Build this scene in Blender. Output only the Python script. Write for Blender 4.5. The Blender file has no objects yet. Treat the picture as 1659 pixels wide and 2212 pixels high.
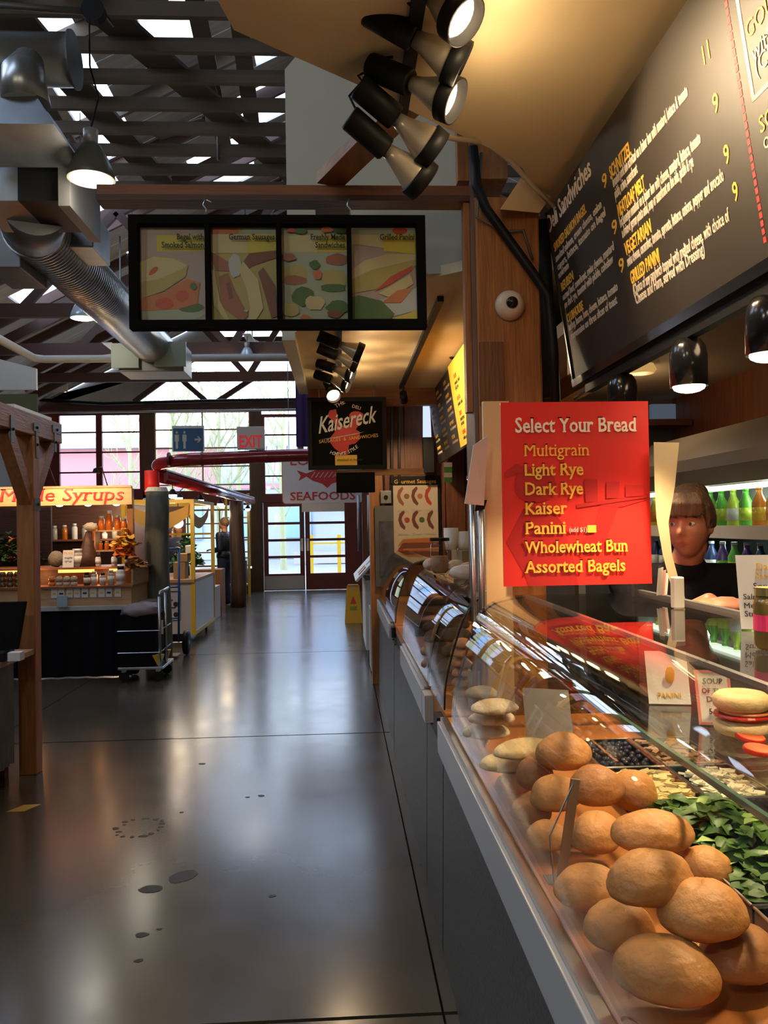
import bpy, bmesh, math, random
from mathutils import Vector, Matrix, noise
random.seed(7)
S = bpy.context.scene
# ------------------------------------------------------------------ camera
CZ, FPX, PW, PH = 1.55, 1780.0, 1659.0, 2212.0
YAW, PITCH, ROLL = math.radians(3.0544), math.radians(0.8802), math.radians(-1.0)
f_ = Vector((math.sin(YAW)*math.cos(PITCH), math.cos(YAW)*math.cos(PITCH), math.sin(PITCH)))
r0 = Vector((math.cos(YAW), -math.sin(YAW), 0)); u0 = r0.cross(f_)
r_ = math.cos(ROLL)*r0 + math.sin(ROLL)*u0; u_ = -math.sin(ROLL)*r0 + math.cos(ROLL)*u0
cam = bpy.data.cameras.new('camera'); camo = bpy.data.objects.new('camera', cam); S.collection.objects.link(camo)
cam.sensor_fit = 'VERTICAL'; cam.sensor_height = 36; cam.lens = FPX/PH*36; cam.clip_start = .02; cam.clip_end = 300
mw = Matrix((r_, u_, -f_)).transposed().to_4x4(); mw.translation = (0, 0, CZ); camo.matrix_world = mw
S.camera = camo
# ------------------------------------------------------------------ sky and exposure
S.view_settings.view_transform = 'Standard'; S.view_settings.look = 'None'
S.view_settings.exposure = 0.0; S.view_settings.gamma = 1.0; S.view_settings.use_curve_mapping = False
wd = bpy.data.worlds.new('sky'); S.world = wd; wd.use_nodes = True
nt = wd.node_tree; bg = nt.nodes['Background']
tc = nt.nodes.new('ShaderNodeTexCoord'); sx = nt.nodes.new('ShaderNodeSeparateXYZ'); cr = nt.nodes.new('ShaderNodeValToRGB')
nt.links.new(tc.outputs['Generated'], sx.inputs[0]); nt.links.new(sx.outputs['Z'], cr.inputs[0]); nt.links.new(cr.outputs[0], bg.inputs[0])
cr.color_ramp.elements[0].color = (.80, .88, 1, 1); cr.color_ramp.elements[0].position = .0
cr.color_ramp.elements[1].color = (.50, .68, 1, 1); cr.color_ramp.elements[1].position = .8
bg.inputs[1].default_value = 6.0
# pixel of the 1659x2212 photo -> world point on a plane of known depth / height / side
def _ray(x, y): return f_ + r_*((x-PW/2)/FPX) - u_*((y-PH/2)/FPX)
def atY(x, y, Y): d = _ray(x, y); return Vector((0, 0, CZ)) + d*(Y/d.y)
def atZ(x, y, Z): d = _ray(x, y); return Vector((0, 0, CZ)) + d*((Z-CZ)/d.z)
def atX(x, y, X): d = _ray(x, y); return Vector((0, 0, CZ)) + d*(X/d.x)
# ------------------------------------------------------------------ helpers
COL = S.collection; ORG = {}
def tag(o, label=None, cat=None, group=None, kind=None):
    if label: o['label'] = label
    if cat: o['category'] = cat
    if group: o['group'] = group
    if kind: o['kind'] = kind
    return o
def thing(name, label, cat, loc=(0, 0, 0), group=None, kind=None):
    o = bpy.data.objects.new(name, None); COL.objects.link(o); o.empty_display_size = .05
    o.location = loc; ORG[o.name] = Vector(loc); return tag(o, label, cat, group, kind)
class MB:
    def __init__(s): s.v = []; s.f = []
    def add(s, vs, fs):
        n = len(s.v); s.v += [Vector(v) for v in vs]; s.f += [tuple(i+n for i in f) for f in fs]; return s
    def box(s, x0, x1, y0, y1, z0, z1, M=None):
        vs = [Vector((x, y, z)) for z in (z0, z1) for y in (y0, y1) for x in (x0, x1)]
        if M is not None: vs = [M @ v for v in vs]
        return s.add(vs, [(0, 2, 3, 1), (4, 5, 7, 6), (0, 1, 5, 4), (2, 6, 7, 3), (0, 4, 6, 2), (1, 3, 7, 5)])
    def bar(s, a, b, w, h, up=(0, 0, 1)):
        a = Vector(a); b = Vector(b); d = (b-a).normalized(); u = Vector(up)
        if abs(d.dot(u)) > .98: u = Vector((0, 1, 0))
        x = d.cross(u).normalized(); z = x.cross(d).normalized()
        vs = [p + x*i*w/2 + z*j*h/2 for p in (a, b) for j in (-1, 1) for i in (-1, 1)]
        return s.add(vs, [(0, 1, 3, 2), (4, 6, 7, 5), (0, 4, 5, 1), (2, 3, 7, 6), (0, 2, 6, 4), (1, 5, 7, 3)])
    def tube(s, pts, r, n=12, cap=True):
        pts = [Vector(p) for p in pts]; rs = r if isinstance(r, (list, tuple)) else [r]*len(pts)
        base = len(s.v); px = None
        for i, p in enumerate(pts):
            d = (pts[min(i+1, len(pts)-1)] - pts[max(i-1, 0)]).normalized()
            if px is None:
                a = Vector((0, 0, 1)) if abs(d.z) < .9 else Vector((1, 0, 0)); px = d.cross(a).normalized()
            else: px = (px - d*px.dot(d)).normalized()
            py = d.cross(px)
            for k in range(n):
                t = 2*math.pi*k/n; s.v.append(p + (px*math.cos(t) + py*math.sin(t))*rs[i])
        for i in range(len(pts)-1):
            for k in range(n):
                a = base+i*n+k; b = base+i*n+(k+1) % n; s.f.append((a, b, b+n, a+n))
        if cap:
            s.f.append(tuple(base+k for k in range(n))[::-1]); e = base+(len(pts)-1)*n; s.f.append(tuple(e+k for k in range(n)))
        return s
    def lathe(s, prof, c=(0, 0, 0), n=24, M=None):
        base = len(s.v); c = Vector(c)
        for (r, z) in prof:
            for k in range(n):
                t = 2*math.pi*k/n; v = Vector((r*math.cos(t), r*math.sin(t), z))
                if M is not None: v = M @ v
                s.v.append(c+v)
        for i in range(len(prof)-1):
            for k in range(n):
                a = base+i*n+k; b = base+i*n+(k+1) % n; s.f.append((a, b, b+n, a+n))
        s.f.append(tuple(base+k for k in range(n))[::-1]); e = base+(len(prof)-1)*n; s.f.append(tuple(e+k for k in range(n)))
        return s
    def ball(s, c, rx, ry=None, rz=None, n=20, m=12, M=None, fn=None):
        ry = ry or rx; rz = rz or rx; c = Vector(c); vs = []; fs = []
        for i in range(m+1):
            ph = math.pi*i/m
            for k in range(n):
                t = 2*math.pi*k/n; d = Vector((math.sin(ph)*math.cos(t), math.sin(ph)*math.sin(t), math.cos(ph)))
                v = Vector((d.x*rx, d.y*ry, d.z*rz))
                if fn: v = fn(v, d)
                if M is not None: v = M @ v
                vs.append(c+v)
        for i in range(m):
            for k in range(n):
                a = i*n+k; b = i*n+(k+1) % n; fs.append((a, a+n, b+n, b))
        return s.add(vs, fs)
    def prism(s, poly, ax, d0, d1):
        """polygon in the two axes other than ax, extruded along ax"""
        n = len(poly); vs = []
        for d in (d0, d1):
            for (a, b) in poly: vs.append({0: (d, a, b), 1: (a, d, b), 2: (a, b, d)}[ax])
        return s.add(vs, [tuple(range(n)), tuple(range(n, 2*n))[::-1]] + [(i, (i+1) % n, (i+1) % n+n, i+n) for i in range(n)])
    def sheet(s, prof, y0, y1, th=.004, caps=True):
        """curved sheet: profile (x,z) swept along y"""
        n = len(prof); vs = []
        nr = []
        for i in range(n):
            a = Vector(prof[max(i-1, 0)]); b = Vector(prof[min(i+1, n-1)]); d = (b-a).normalized(); nr.append(Vector((-d.y, d.x)))
        for y in (y0, y1):
            for k in (0, 1):
                for i in range(n): p = Vector(prof[i]) + nr[i]*th*k; vs.append((p.x, y, p.y))
        s.add(vs, [(i, i+1, 2*n+i+1, 2*n+i) for i in range(n-1)]+[(n+i, 3*n+i, 3*n+i+1, n+i+1) for i in range(n-1)])
        if not caps: return s
        fs = []
        for i in range(n-1): fs += [(i, n+i, n+i+1, i+1), (2*n+i, 2*n+i+1, 3*n+i+1, 3*n+i)]
        fs += [(0, 2*n, 3*n, n), (n-1, 2*n-1, 4*n-1, 3*n-1)]
        return s.add(vs, fs)
    def build(s, name, m, parent=None, smooth=False, bevel=0, label=None, cat=None, group=None, kind=None):
        me = bpy.data.meshes.new(name)
        if parent is not None: org = ORG[parent.name]
        else:
            xs = [v.x for v in s.v]; ys = [v.y for v in s.v]; zs = [v.z for v in s.v]
            org = Vector(((min(xs)+max(xs))/2, (min(ys)+max(ys))/2, min(zs)))
        me.from_pydata([v-org for v in s.v], [], s.f); me.update()
        bm = bmesh.new(); bm.from_mesh(me)
        if bevel: bmesh.ops.bevel(bm, geom=list(bm.edges), offset=bevel, segments=2, affect='EDGES', profile=.5, clamp_overlap=True)
        bmesh.ops.recalc_face_normals(bm, faces=bm.faces); bm.to_mesh(me); bm.free()
        if smooth:
            for p in me.polygons: p.use_smooth = len(p.vertices) <= 4
        if isinstance(m, (list, tuple)):
            for k in m: me.materials.append(k)
        else: me.materials.append(m)
        o = bpy.data.objects.new(name, me); COL.objects.link(o)
        if parent is not None: o.parent = parent
        else: o.location = org
        ORG[o.name] = org.copy()
        return tag(o, label, cat, group, kind)
def dup(root, loc=None, rotz=None, label=None, group=None):
    def cp(o, par):
        c = o.copy(); COL.objects.link(c); c.parent = par
        for ch in list(o.children): cp(ch, c)
        return c
    c = cp(root, None)
    if loc is not None: c.location = loc
    if rotz is not None: c.rotation_euler = (0, 0, rotz)
    if label: c['label'] = label
    if group: c['group'] = group
    return c
def arc(c, r, a0, a1, n, pl='xz'):
    out = []
    for i in range(n+1):
        t = math.radians(a0+(a1-a0)*i/n); out.append((c[0]+r*math.cos(t), c[1]+r*math.sin(t)))
    return out
LV = {}
def levels(bold):
    if bold not in LV:
        out = [(-bold, 1)]
        for ch in 'xHd':
            cu = bpy.data.curves.new('t', 'FONT'); cu.body = ch; cu.size = 1; cu.offset = bold; ob = bpy.data.objects.new('t', cu); COL.objects.link(ob)
            me = bpy.data.meshes.new_from_object(ob.evaluated_get(bpy.context.evaluated_depsgraph_get())); out.append((max(v.co.y for v in me.vertices), -1))
            if ch == 'x': out[0] = (min(v.co.y for v in me.vertices), 1)
            bpy.data.objects.remove(ob); bpy.data.curves.remove(cu); bpy.data.meshes.remove(me)
        LV[bold] = out
    return LV[bold]
def text(body, size, o, xd, yd, m, parent, name='lettering', ax='LEFT', bold=0.0, shear=0, ext=.0008, spacing=1.0, wide=1.0, serif=False):
    """flat lettering: o = baseline origin, xd/yd = writing and up directions (world)"""
    cu = bpy.data.curves.new(name, 'FONT'); cu.body = body; cu.size = size; cu.align_x = ax; cu.offset = bold*size
    cu.shear = shear; cu.extrude = ext; cu.resolution_u = 2; cu.space_character = spacing
    ob = bpy.data.objects.new(name, cu); COL.objects.link(ob)
    dg = bpy.context.evaluated_depsgraph_get(); me = bpy.data.meshes.new_from_object(ob.evaluated_get(dg))
    bpy.data.objects.remove(ob); bpy.data.curves.remove(cu)
    if serif:
        ys_ = levels(bold); bm = bmesh.new(); bm.from_mesh(me); add = []
        for e in bm.edges:
            a, b = e.verts[0].co, e.verts[1].co
            if abs(a.y-b.y) > .004*size or a.z < ext*.5 or b.z < ext*.5: continue
            L = abs(a.x-b.x)/size
            if not .05 < L < .24: continue
            if all(abs(f.normal.z) > .5 for f in e.link_faces): continue
            for (lv, up) in ys_:
                if abs(a.y/size-lv) < .012: add.append((min(a.x, b.x), max(a.x, b.x), a.y, up))
        for (x0, x1, y, up) in add:
            o_ = .045*size; h_ = .055*size*up; vs = [bm.verts.new((x, q, ext*1.02)) for (x, q) in ((x0-o_, y), (x1+o_, y), (x1+o_, y+h_), (x0-o_, y+h_))]
            bm.faces.new(vs if up > 0 else vs[::-1])
        bm.to_mesh(me); bm.free()
    xd = Vector(xd).normalized(); yd = Vector(yd).normalized(); zd = xd.cross(yd)
    M = Matrix((xd*wide, yd, zd)).transposed().to_4x4(); M.translation = Vector(o) - ORG[parent.name]
    me.transform(M); me.materials.clear(); me.materials.append(m)
    t = bpy.data.objects.new(name, me); COL.objects.link(t); t.parent = parent; ORG[t.name] = ORG[parent.name].copy(); return t
def blob(cx, cy, rx, ry, n=14, jit=.08, rot=0, a0=0, a1=360):
    out = []
    for i in range(n):
        t = math.radians(a0+(a1-a0)*i/n) ; k = 1+random.uniform(-jit, jit)
        x = rx*k*math.cos(t); y = ry*k*math.sin(t); c, s = math.cos(rot), math.sin(rot)
        out.append((cx+x*c-y*s, cy+x*s+y*c))
    return out
# ------------------------------------------------------------------ materials
def mat(name, col, rough=.6, metal=0, var=0, scale=8, bump=0, bscale=40, em=None, es=0, spec=.5, stretch=(1, 1, 1), col2=None, alpha=None, trans=0, coat=0):
    m = bpy.data.materials.new(name); m.use_nodes = True; n = m.node_tree; b = n.nodes['Principled BSDF']
    b.inputs['Base Color'].default_value = (*col, 1); b.inputs['Roughness'].default_value = rough; b.inputs['Metallic'].default_value = metal
    b.inputs['Specular IOR Level'].default_value = spec; b.inputs['Coat Weight'].default_value = coat; b.inputs['Coat Roughness'].default_value = .1
    if trans: b.inputs['Transmission Weight'].default_value = trans
    if em: b.inputs['Emission Color'].default_value = (*em, 1); b.inputs['Emission Strength'].default_value = es
    if var or bump or col2:
        tcn = n.nodes.new('ShaderNodeTexCoord'); mp = n.nodes.new('ShaderNodeMapping'); mp.inputs['Scale'].default_value = stretch
        n.links.new(tcn.outputs['Object'], mp.inputs[0])
    if var or col2:
        t = n.nodes.new('ShaderNodeTexNoise'); t.inputs['Scale'].default_value = scale; t.inputs['Detail'].default_value = 5
        n.links.new(mp.outputs[0], t.inputs[0]); r = n.nodes.new('ShaderNodeValToRGB'); n.links.new(t.outputs['Fac'], r.inputs[0])
        c2 = col2 or tuple(min(1, c*(1+var)) for c in col); c1 = col if col2 else tuple(c*(1-var) for c in col)
        r.color_ramp.elements[0].color = (*c1, 1); r.color_ramp.elements[0].position = .25
        r.color_ramp.elements[1].color = (*c2, 1); r.color_ramp.elements[1].position = .75
        n.links.new(r.outputs[0], b.inputs['Base Color'])
    if bump:
        t2 = n.nodes.new('ShaderNodeTexNoise'); t2.inputs['Scale'].default_value = bscale; t2.inputs['Detail'].default_value = 4
        n.links.new(mp.outputs[0], t2.inputs[0]); bp = n.nodes.new('ShaderNodeBump'); bp.inputs['Strength'].default_value = bump
        bp.inputs['Distance'].default_value = .01; n.links.new(t2.outputs['Fac'], bp.inputs['Height']); n.links.new(bp.outputs[0], b.inputs['Normal'])
    return m
def wood(name, c1, c2, axis=2, rough=.5, sc=6):
    st = [1, 1, 1]; st = [6, 6, 6]; st[axis] = .6
    return mat(name, c1, rough, col2=c2, scale=sc, stretch=st, bump=.25, bscale=14)
def emis(name, col, s):
    m = bpy.data.materials.new(name); m.use_nodes = True; n = m.node_tree; n.nodes.clear()
    e = n.nodes.new('ShaderNodeEmission'); o = n.nodes.new('ShaderNodeOutputMaterial'); e.inputs[0].default_value = (*col, 1); e.inputs[1].default_value = s
    n.links.new(e.outputs[0], o.inputs[0]); return m
def glass(name, tint=(1, 1, 1), rough=.0, ior=1.5, boost=1.0):
    m = bpy.data.materials.new(name); m.use_nodes = True; n = m.node_tree; n.nodes.clear()
    t = n.nodes.new('ShaderNodeBsdfTransparent'); g = n.nodes.new('ShaderNodeBsdfGlossy'); fr = n.nodes.new('ShaderNodeFresnel')
    mx = n.nodes.new('ShaderNodeMixShader'); o = n.nodes.new('ShaderNodeOutputMaterial'); mu = n.nodes.new('ShaderNodeMath'); mu.operation = 'MULTIPLY'; mu.use_clamp = True
    geo = n.nodes.new('ShaderNodeNewGeometry'); va = n.nodes.new('ShaderNodeVectorMath'); va.operation = 'DOT_PRODUCT'
    fr.inputs[0].default_value = ior; t.inputs[0].default_value = (*tint, 1); g.inputs['Roughness'].default_value = rough; mu.inputs[1].default_value = boost
    # schlick from facing angle so both faces of the thin pane behave alike
    n.links.new(geo.outputs['Incoming'], va.inputs[0]); n.links.new(geo.outputs['Normal'], va.inputs[1])
    ab = n.nodes.new('ShaderNodeMath'); ab.operation = 'ABSOLUTE'; n.links.new(va.outputs['Value'], ab.inputs[0])
    s1 = n.nodes.new('ShaderNodeMath'); s1.operation = 'SUBTRACT'; s1.inputs[0].default_value = 1; n.links.new(ab.outputs[0], s1.inputs[1])
    pw = n.nodes.new('ShaderNodeMath'); pw.operation = 'POWER'; pw.inputs[1].default_value = 5; n.links.new(s1.outputs[0], pw.inputs[0])
    ma = n.nodes.new('ShaderNodeMath'); ma.operation = 'MULTIPLY_ADD'; ma.inputs[1].default_value = .96; ma.inputs[2].default_value = .04; n.links.new(pw.outputs[0], ma.inputs[0])
    n.links.new(ma.outputs[0], mu.inputs[0])
    n.links.new(mu.outputs[0], mx.inputs[0]); n.links.new(t.outputs[0], mx.inputs[1]); n.links.new(g.outputs[0], mx.inputs[2]); n.links.new(mx.outputs[0], o.inputs[0])
    n.nodes.remove(fr); return m
M = {}
M['fir'] = wood('orange fir', (.24, .085, .020), (.42, .17, .045))
M['fir_y'] = wood('fir along', (.20, .075, .020), (.34, .14, .040), 1)
M['fir_x'] = wood('fir across', (.17, .055, .018), (.30, .10, .032), 0)
M['fir_dark'] = wood('dark stained timber', (.05, .017, .010), (.10, .035, .018), 0)
M['oak'] = wood('light wood', (.36, .19, .08), (.52, .30, .14), 0)
M['panel'] = wood('partition wood', (.11, .032, .012), (.22, .068, .024))
M['red_frame'] = mat('dark red paint', (.16, .022, .016), .5, var=.15)
M['red_pipe'] = mat('red pipe enamel', (.26, .012, .018), .22, coat=.4)
M['cream'] = mat('cream soffit', (.74, .58, .33), .7, var=.05, scale=3, bump=.06, bscale=60)
M['white_wall'] = mat('white painted board', (.62, .64, .56), .7, var=.05, scale=2)
M['white'] = mat('white plastic', (.75, .75, .72), .4)
M['paper'] = mat('paper', (.72, .70, .66), .8)
M['offwhite'] = mat('off white laminate', (.55, .50, .42), .45)
M['black'] = mat('black paint', (.008, .008, .008), .5, spec=.22)
M['black_matte'] = mat('matte black paint', (.007, .007, .006), .9, spec=.06)
M['black_gloss'] = mat('black gloss', (.010, .010, .011), .18)
M['board'] = mat('menu board print', (.022, .017, .012), .5, var=.1)
M['black_cloth'] = mat('black cloth', (.005, .005, .006), .9, spec=.1, bump=.3, bscale=12)
M['steel'] = mat('stainless steel', (.50, .50, .50), .3, 1)
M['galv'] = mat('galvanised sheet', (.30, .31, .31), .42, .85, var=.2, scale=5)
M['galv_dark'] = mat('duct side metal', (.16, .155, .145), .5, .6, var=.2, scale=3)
M['alu'] = mat('pale aluminium rail', (.48, .47, .45), .4, .3)
M['granite'] = mat('speckled grey laminate', (.015, .014, .012), .45, col2=(.12, .115, .105), scale=110)
M['deck'] = mat('orange deck board', (.44, .15, .03), .45, var=.1, scale=6)
M['glass'] = glass('clear case glass', (.97, .985, .97), boost=1.0)
M['pane'] = glass('window pane', (.96, .98, 1), boost=.8)
M['glass_edge'] = mat('green glass edge', (.05, .11, .08), .15)
M['concrete_col'] = mat('mottled grey log', (.055, .055, .042), .8, col2=(.17, .18, .14), scale=5, stretch=(2, 2, .5), bump=.6, bscale=12)
M['log'] = wood('brown log', (.06, .03, .015), (.13, .07, .035))
M['yellow'] = mat('yellow enamel', (.72, .43, .015), .4)
M['red_sign'] = mat('red sign print', (.80, .022, .014), .5)
M['red_dark'] = mat('darker red print', (.50, .010, .010), .5)
M['sign_yellow'] = mat('yellow ink', (.95, .52, .06), .5)
M['sign_cream'] = mat('cream ink', (.95, .80, .62), .5)
M['ink_grey'] = mat('pale ink', (.60, .53, .43), .6)
M['ink_yellow'] = mat('amber ink', (.82, .48, .06), .6)
M['ink_black'] = mat('black ink', (.02, .02, .02), .6)
M['ink_red'] = mat('red ink', (.55, .03, .03), .6)
M['ink_green'] = mat('green ink', (.10, .35, .05), .6)
M['blue_sign'] = mat('blue sign', (.02, .11, .24), .5)
M['purple'] = mat('purple cloth', (.07, .035, .22), .8)
M['olive'] = mat('olive board', (.07, .065, .008), .7)
M['warm_bulb'] = emis('warm bulb', (1, .80, .52), 16)
M['white_bulb'] = emis('white bulb', (1, .95, .78), 10)
M['glow'] = emis('heat strip glow', (1, .36, .08), 3.0)
M['tube'] = emis('cool light panel', (.72, .82, 1), 1.0)
M['skin'] = mat('skin', (.50, .21, .12), .5, var=.06, scale=20)
M['lips'] = mat('lips', (.42, .12, .10), .45)
M['hair'] = mat('brown hair', (.07, .036, .018), .6, col2=(.17, .09, .042), scale=9, stretch=(6, 6, .7), bump=.6, bscale=25)
M['shirt'] = mat('black polo cloth', (.009, .008, .010), .9, bump=.2, bscale=30, spec=.1)
M['eye'] = mat('eye white', (.65, .60, .55), .3)
M['iris'] = mat('iris', (.04, .03, .02), .2)
M['denim'] = mat('dark denim', (.02, .03, .06), .8)
def point(loc, e, col, r=.05, name='lamp light'):
    l = bpy.data.lights.new(name, 'POINT'); l.energy = e; l.color = col; l.shadow_soft_size = r
    o = bpy.data.objects.new(name, l); COL.objects.link(o); o.location = loc; return o
def spot(loc, to, e, col, ang=80, r=.04, blend=.6):
    l = bpy.data.lights.new('spot light', 'SPOT'); l.energy = e; l.color = col; l.shadow_soft_size = r; l.spot_size = math.radians(ang); l.spot_blend = blend
    o = bpy.data.objects.new('spot light', l); COL.objects.link(o); o.location = loc
    o.rotation_euler = (Vector(to)-Vector(loc)).to_track_quat('-Z', 'Y').to_euler(); return o
WARM = (1, .72, .42)
# ================================================================== SETTING
def kid(mb, name, m, par, **k): return mb.build(name, m, par, **k)
# --- floor: base with separate poured slabs and recessed joints
def floor_mat():
    m = mat('worn concrete', (.050, .038, .025), .23, col2=(.078, .062, .043), scale=1.3, bump=.04, bscale=9)
    n = m.node_tree; b = n.nodes['Principled BSDF']
    t = n.nodes.new('ShaderNodeTexNoise'); t.inputs['Scale'].default_value = 3; r = n.nodes.new('ShaderNodeMapRange')
    tcn = n.nodes.new('ShaderNodeTexCoord'); n.links.new(tcn.outputs['Object'], t.inputs[0]); n.links.new(t.outputs[0], r.inputs[0])
    r.inputs[3].default_value = .15; r.inputs[4].default_value = .26; b.inputs['Specular IOR Level'].default_value = .38; n.links.new(r.outputs[0], b.inputs['Roughness']); return m
M['floor'] = floor_mat()
M['joint'] = mat('joint filler', (.03, .025, .02), .8)
fl = MB().box(-7.6, 7.2, -4.2, 20.3, -.14, -.035).build('floor', M['joint'], kind='structure')
ys = [-4.2, 2.62, 6.17, 10.2, 14.2, 20.3]
for i in range(5):
    for (x0, x1) in ((-7.6, -2.6), (-2.6, .30), (.30, 7.2)):
        MB().box(x0+.004, x1-.004, ys[i]+.009, ys[i+1]-.009, -.036, 0).build('floor_slab', M['floor'], fl)
M['stain'] = mat('dried stain', (.022, .017, .012), .45, var=.3, scale=30, spec=.15)
def stain(pts, nm='floor_stain'):
    MB().prism([(p[0], p[1]) for p in pts], 2, .0, .0012).build(nm, M['stain'], fl)
c = atZ(345, 1915, 0); d = atZ(395, 1893, 0); e_ = atZ(325, 1921, 0)
stain(blob(d.x, d.y, .055, .075, 16, .08, -.6)); stain(blob(e_.x, e_.y, .05, .04, 12, .1))
c = atZ(302, 1788, 0)
for k in range(16):
    t = k/16*6.28; stain(blob(c.x+.12*math.cos(t)+random.uniform(-.02, .02), c.y+.13*math.sin(t), random.uniform(.008, .026), random.uniform(.006, .018), 7, .3))
for (x, y, r) in [(305, 2019, .02), (300, 2075, .012), (437, 1650, .018), (565, 1719, .016), (535, 1722, .010), (587, 1936, .012), (345, 2007, .008), (392, 1755, .01)]:
    c = atZ(x, y, 0); stain(blob(c.x, c.y, r*1.3, r, 9, .25))
# --- hall walls
M['dark_wall'] = mat('dark hall wall', (.10, .085, .07), .8)
M['red_wall'] = mat('brown red wall', (.13, .035, .025), .7)
MB().box(-7.7, -7.5, -4.2, 20.3, 0, 5.0).build('wall_left', M['dark_wall'], kind='structure')
MB().box(7.0, 7.2, -4.2, 20.3, 0, 5.0).build('wall_right', M['dark_wall'], kind='structure')
MB().box(-7.7, 7.2, -4.4, -4.2, 0, 8.4).build('wall_front', M['dark_wall'], kind='structure')
# --- roof: sheathing boards on both slopes with skylight openings, rafters, loft joists
def zr(x): return 8.1-.5*abs(x)
M['sheath'] = mat('weathered roof boards', (.38, .36, .32), .8, var=.2, scale=2, stretch=(.5, 8, 1))
M['rafter'] = mat('grey brown joist', (.13, .10, .075), .8, var=.15, scale=4)
M['rafter_d'] = mat('dark truss timber', (.07, .03, .022), .7)
ceil = MB().box(-.12, .12, -4.2, 20.0, 7.75, 8.0).build('ceiling', M['rafter'], kind='structure')
holes = [(-3.15, -2.65, 7.6, 11.1), (-5.0, -3.1, 11.8, 12.6), (-2.2, -1.3, 12.5, 13.7), (-5.4, -4.2, 13.9, 14.9), (-3.6, -2.9, 14.2, 14.9),
         (-5.6, -3.9, 4.5, 8.0), (1.2, 3.4, 4.5, 8.0), (-5.5, -3.0, 2.0, 3.4), (-5.5, -3.0, -2.0, -.8), (-1.0, -.3, 9.3, 10.6), (-2.1, -1.5, 8.8, 9.9), (-1.4, -.4, 11.4, 12.4), (.4, 1.2, 9.0, 10.4)]  # the openings out of view are added to let more daylight in
W_ = .5
Y = -4.2
while Y < 20.0:
    Y1 = min(Y+W_, 20.0)
    for sgn in (-1, 1):
        segs = [(.1, 7.6)]
        for (hx0, hx1, hy0, hy1) in holes:
            if hy0 < (Y+Y1)/2 < hy1:
                a, b = (min(abs(hx0), abs(hx1)), max(abs(hx0), abs(hx1)))
                if (hx0 < 0) != (sgn < 0): continue
                ns = []
                for (s0, s1) in segs:
                    if a <= s0 and b >= s1: continue
                    if a > s0 and a < s1: ns.append((s0, a))
                    if b > s0 and b < s1: ns.append((b, s1))
                    if b <= s0 or a >= s1: ns.append((s0, s1))
                segs = ns
        for (s0, s1) in segs:
            mb = MB(); za, zb = zr(s0), zr(s1); t = .03 + .01*((int(Y*2)) % 2)
            mb.add([(sgn*s0, Y+.006, za), (sgn*s1, Y+.006, zb), (sgn*s1, Y1-.006, zb), (sgn*s0, Y1-.006, za),
                    (sgn*s0, Y+.006, za+t), (sgn*s1, Y+.006, zb+t), (sgn*s1, Y1-.006, zb+t), (sgn*s0, Y1-.006, za+t)],
                   [(0, 1, 2, 3), (4, 5, 6, 7), (0, 1, 5, 4), (3, 2, 6, 7), (1, 2, 6, 5), (0, 3, 7, 4)])
            mb.build('roof_board', M['sheath'], ceil)
    Y = Y1
MB().add([(0, -4.2, 8.2), (7.6, -4.2, 4.4), (7.6, 7.4, 4.4), (0, 7.4, 8.2)], [(0, 1, 2, 3)]).build('roof_membrane', M['dark_wall'], ceil)
for y in [-2.6, -1, .6, 2.2, 3.8, 5.4, 7.0, 8.6, 10.2, 11.4, 12.9, 14.4, 15.9, 17.4, 18.9]:
    for sgn in (-1, 1):
        MB().bar((sgn*.1, y, zr(.1)-.09), (sgn*7.5, y, zr(7.5)-.09), .06, .17).build('rafter', M['rafter'] if y < 11 else M['rafter_d'], ceil)
# trusses in the far hall
for y in (12.2, 14.8, 17.6):
    tr = MB(); zc = 4.75
    tr.bar((-6.6, y, zc), (6.8, y, zc), .09, .2)
    tr.build('truss_chord', M['rafter_d'], ceil)
    for (xa, xb) in ((-6.6, -.1), (.1, 6.7)):
        MB().bar((xa, y+.08, zr(xa)-.25), (xb, y+.08, zr(xb)-.25), .08, .18).build('truss_rafter', M['rafter_d'], ceil)
    for (xa, xb) in ((-4.6, -3.2), (-1.9, -3.2), (-1.9, 0), (1.9, 0), (1.9, 3.2)):
        a, b = (xa, zc), (xb, zr(xb)-.3)
        MB().bar((a[0], y, a[1]), (b[0], y, b[1]), .07, .12).build('truss_web', M['rafter_d'], ceil)
# loft joists over the aisle
for k in range(8):
    y = 5.42+.405*k
    MB().box(-3.7, 3.2, y-.02, y+.025, 4.90, 5.0).build('loft_joist', M['rafter'], ceil)
MB().box(-3.7, -3.6, 5.3, 8.4, 4.78, 4.898).build('loft_joist', M['rafter'], ceil)
for (a, b) in (((-1.75, 8.3), (-2.35, 4.2)), ((-.35, 8.3), (-1.7, 5.2)), ((.6, 8.3), (-.3, 5.2))):
    MB().bar((a[0], a[1], 5.03), (b[0], b[1], 5.03), .26, .03).build('loft_board', M['rafter'], ceil)
for x in (-2.9, -2.6, -1.1, -.8, -.2, .1, .35):
    MB().bar((x, 8.4, 5.35), (x+.15, 5.3, 5.35), .14, .03).build('loft_board', M['rafter'], ceil)
# --- far wall with windows and doors at Y=20
YB = 20.0
def X20(px, py=1000): return atY(px, py, YB).x
def Z20(py, px=450): return atY(px, py, YB).z
wb = MB().box(-7.6, 7.1, YB+.02, YB+.16, Z20(888), Z20(866)).build('wall_back', M['rafter_d'], kind='structure')
def fpart(x0, x1, z0, z1, m='red_frame', nm='frame_member', y0=YB-.02, y1=YB+.12, par=None): return MB().box(x0, x1, y0, y1, z0, z1).build(nm, M[m], par or wb)
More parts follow.
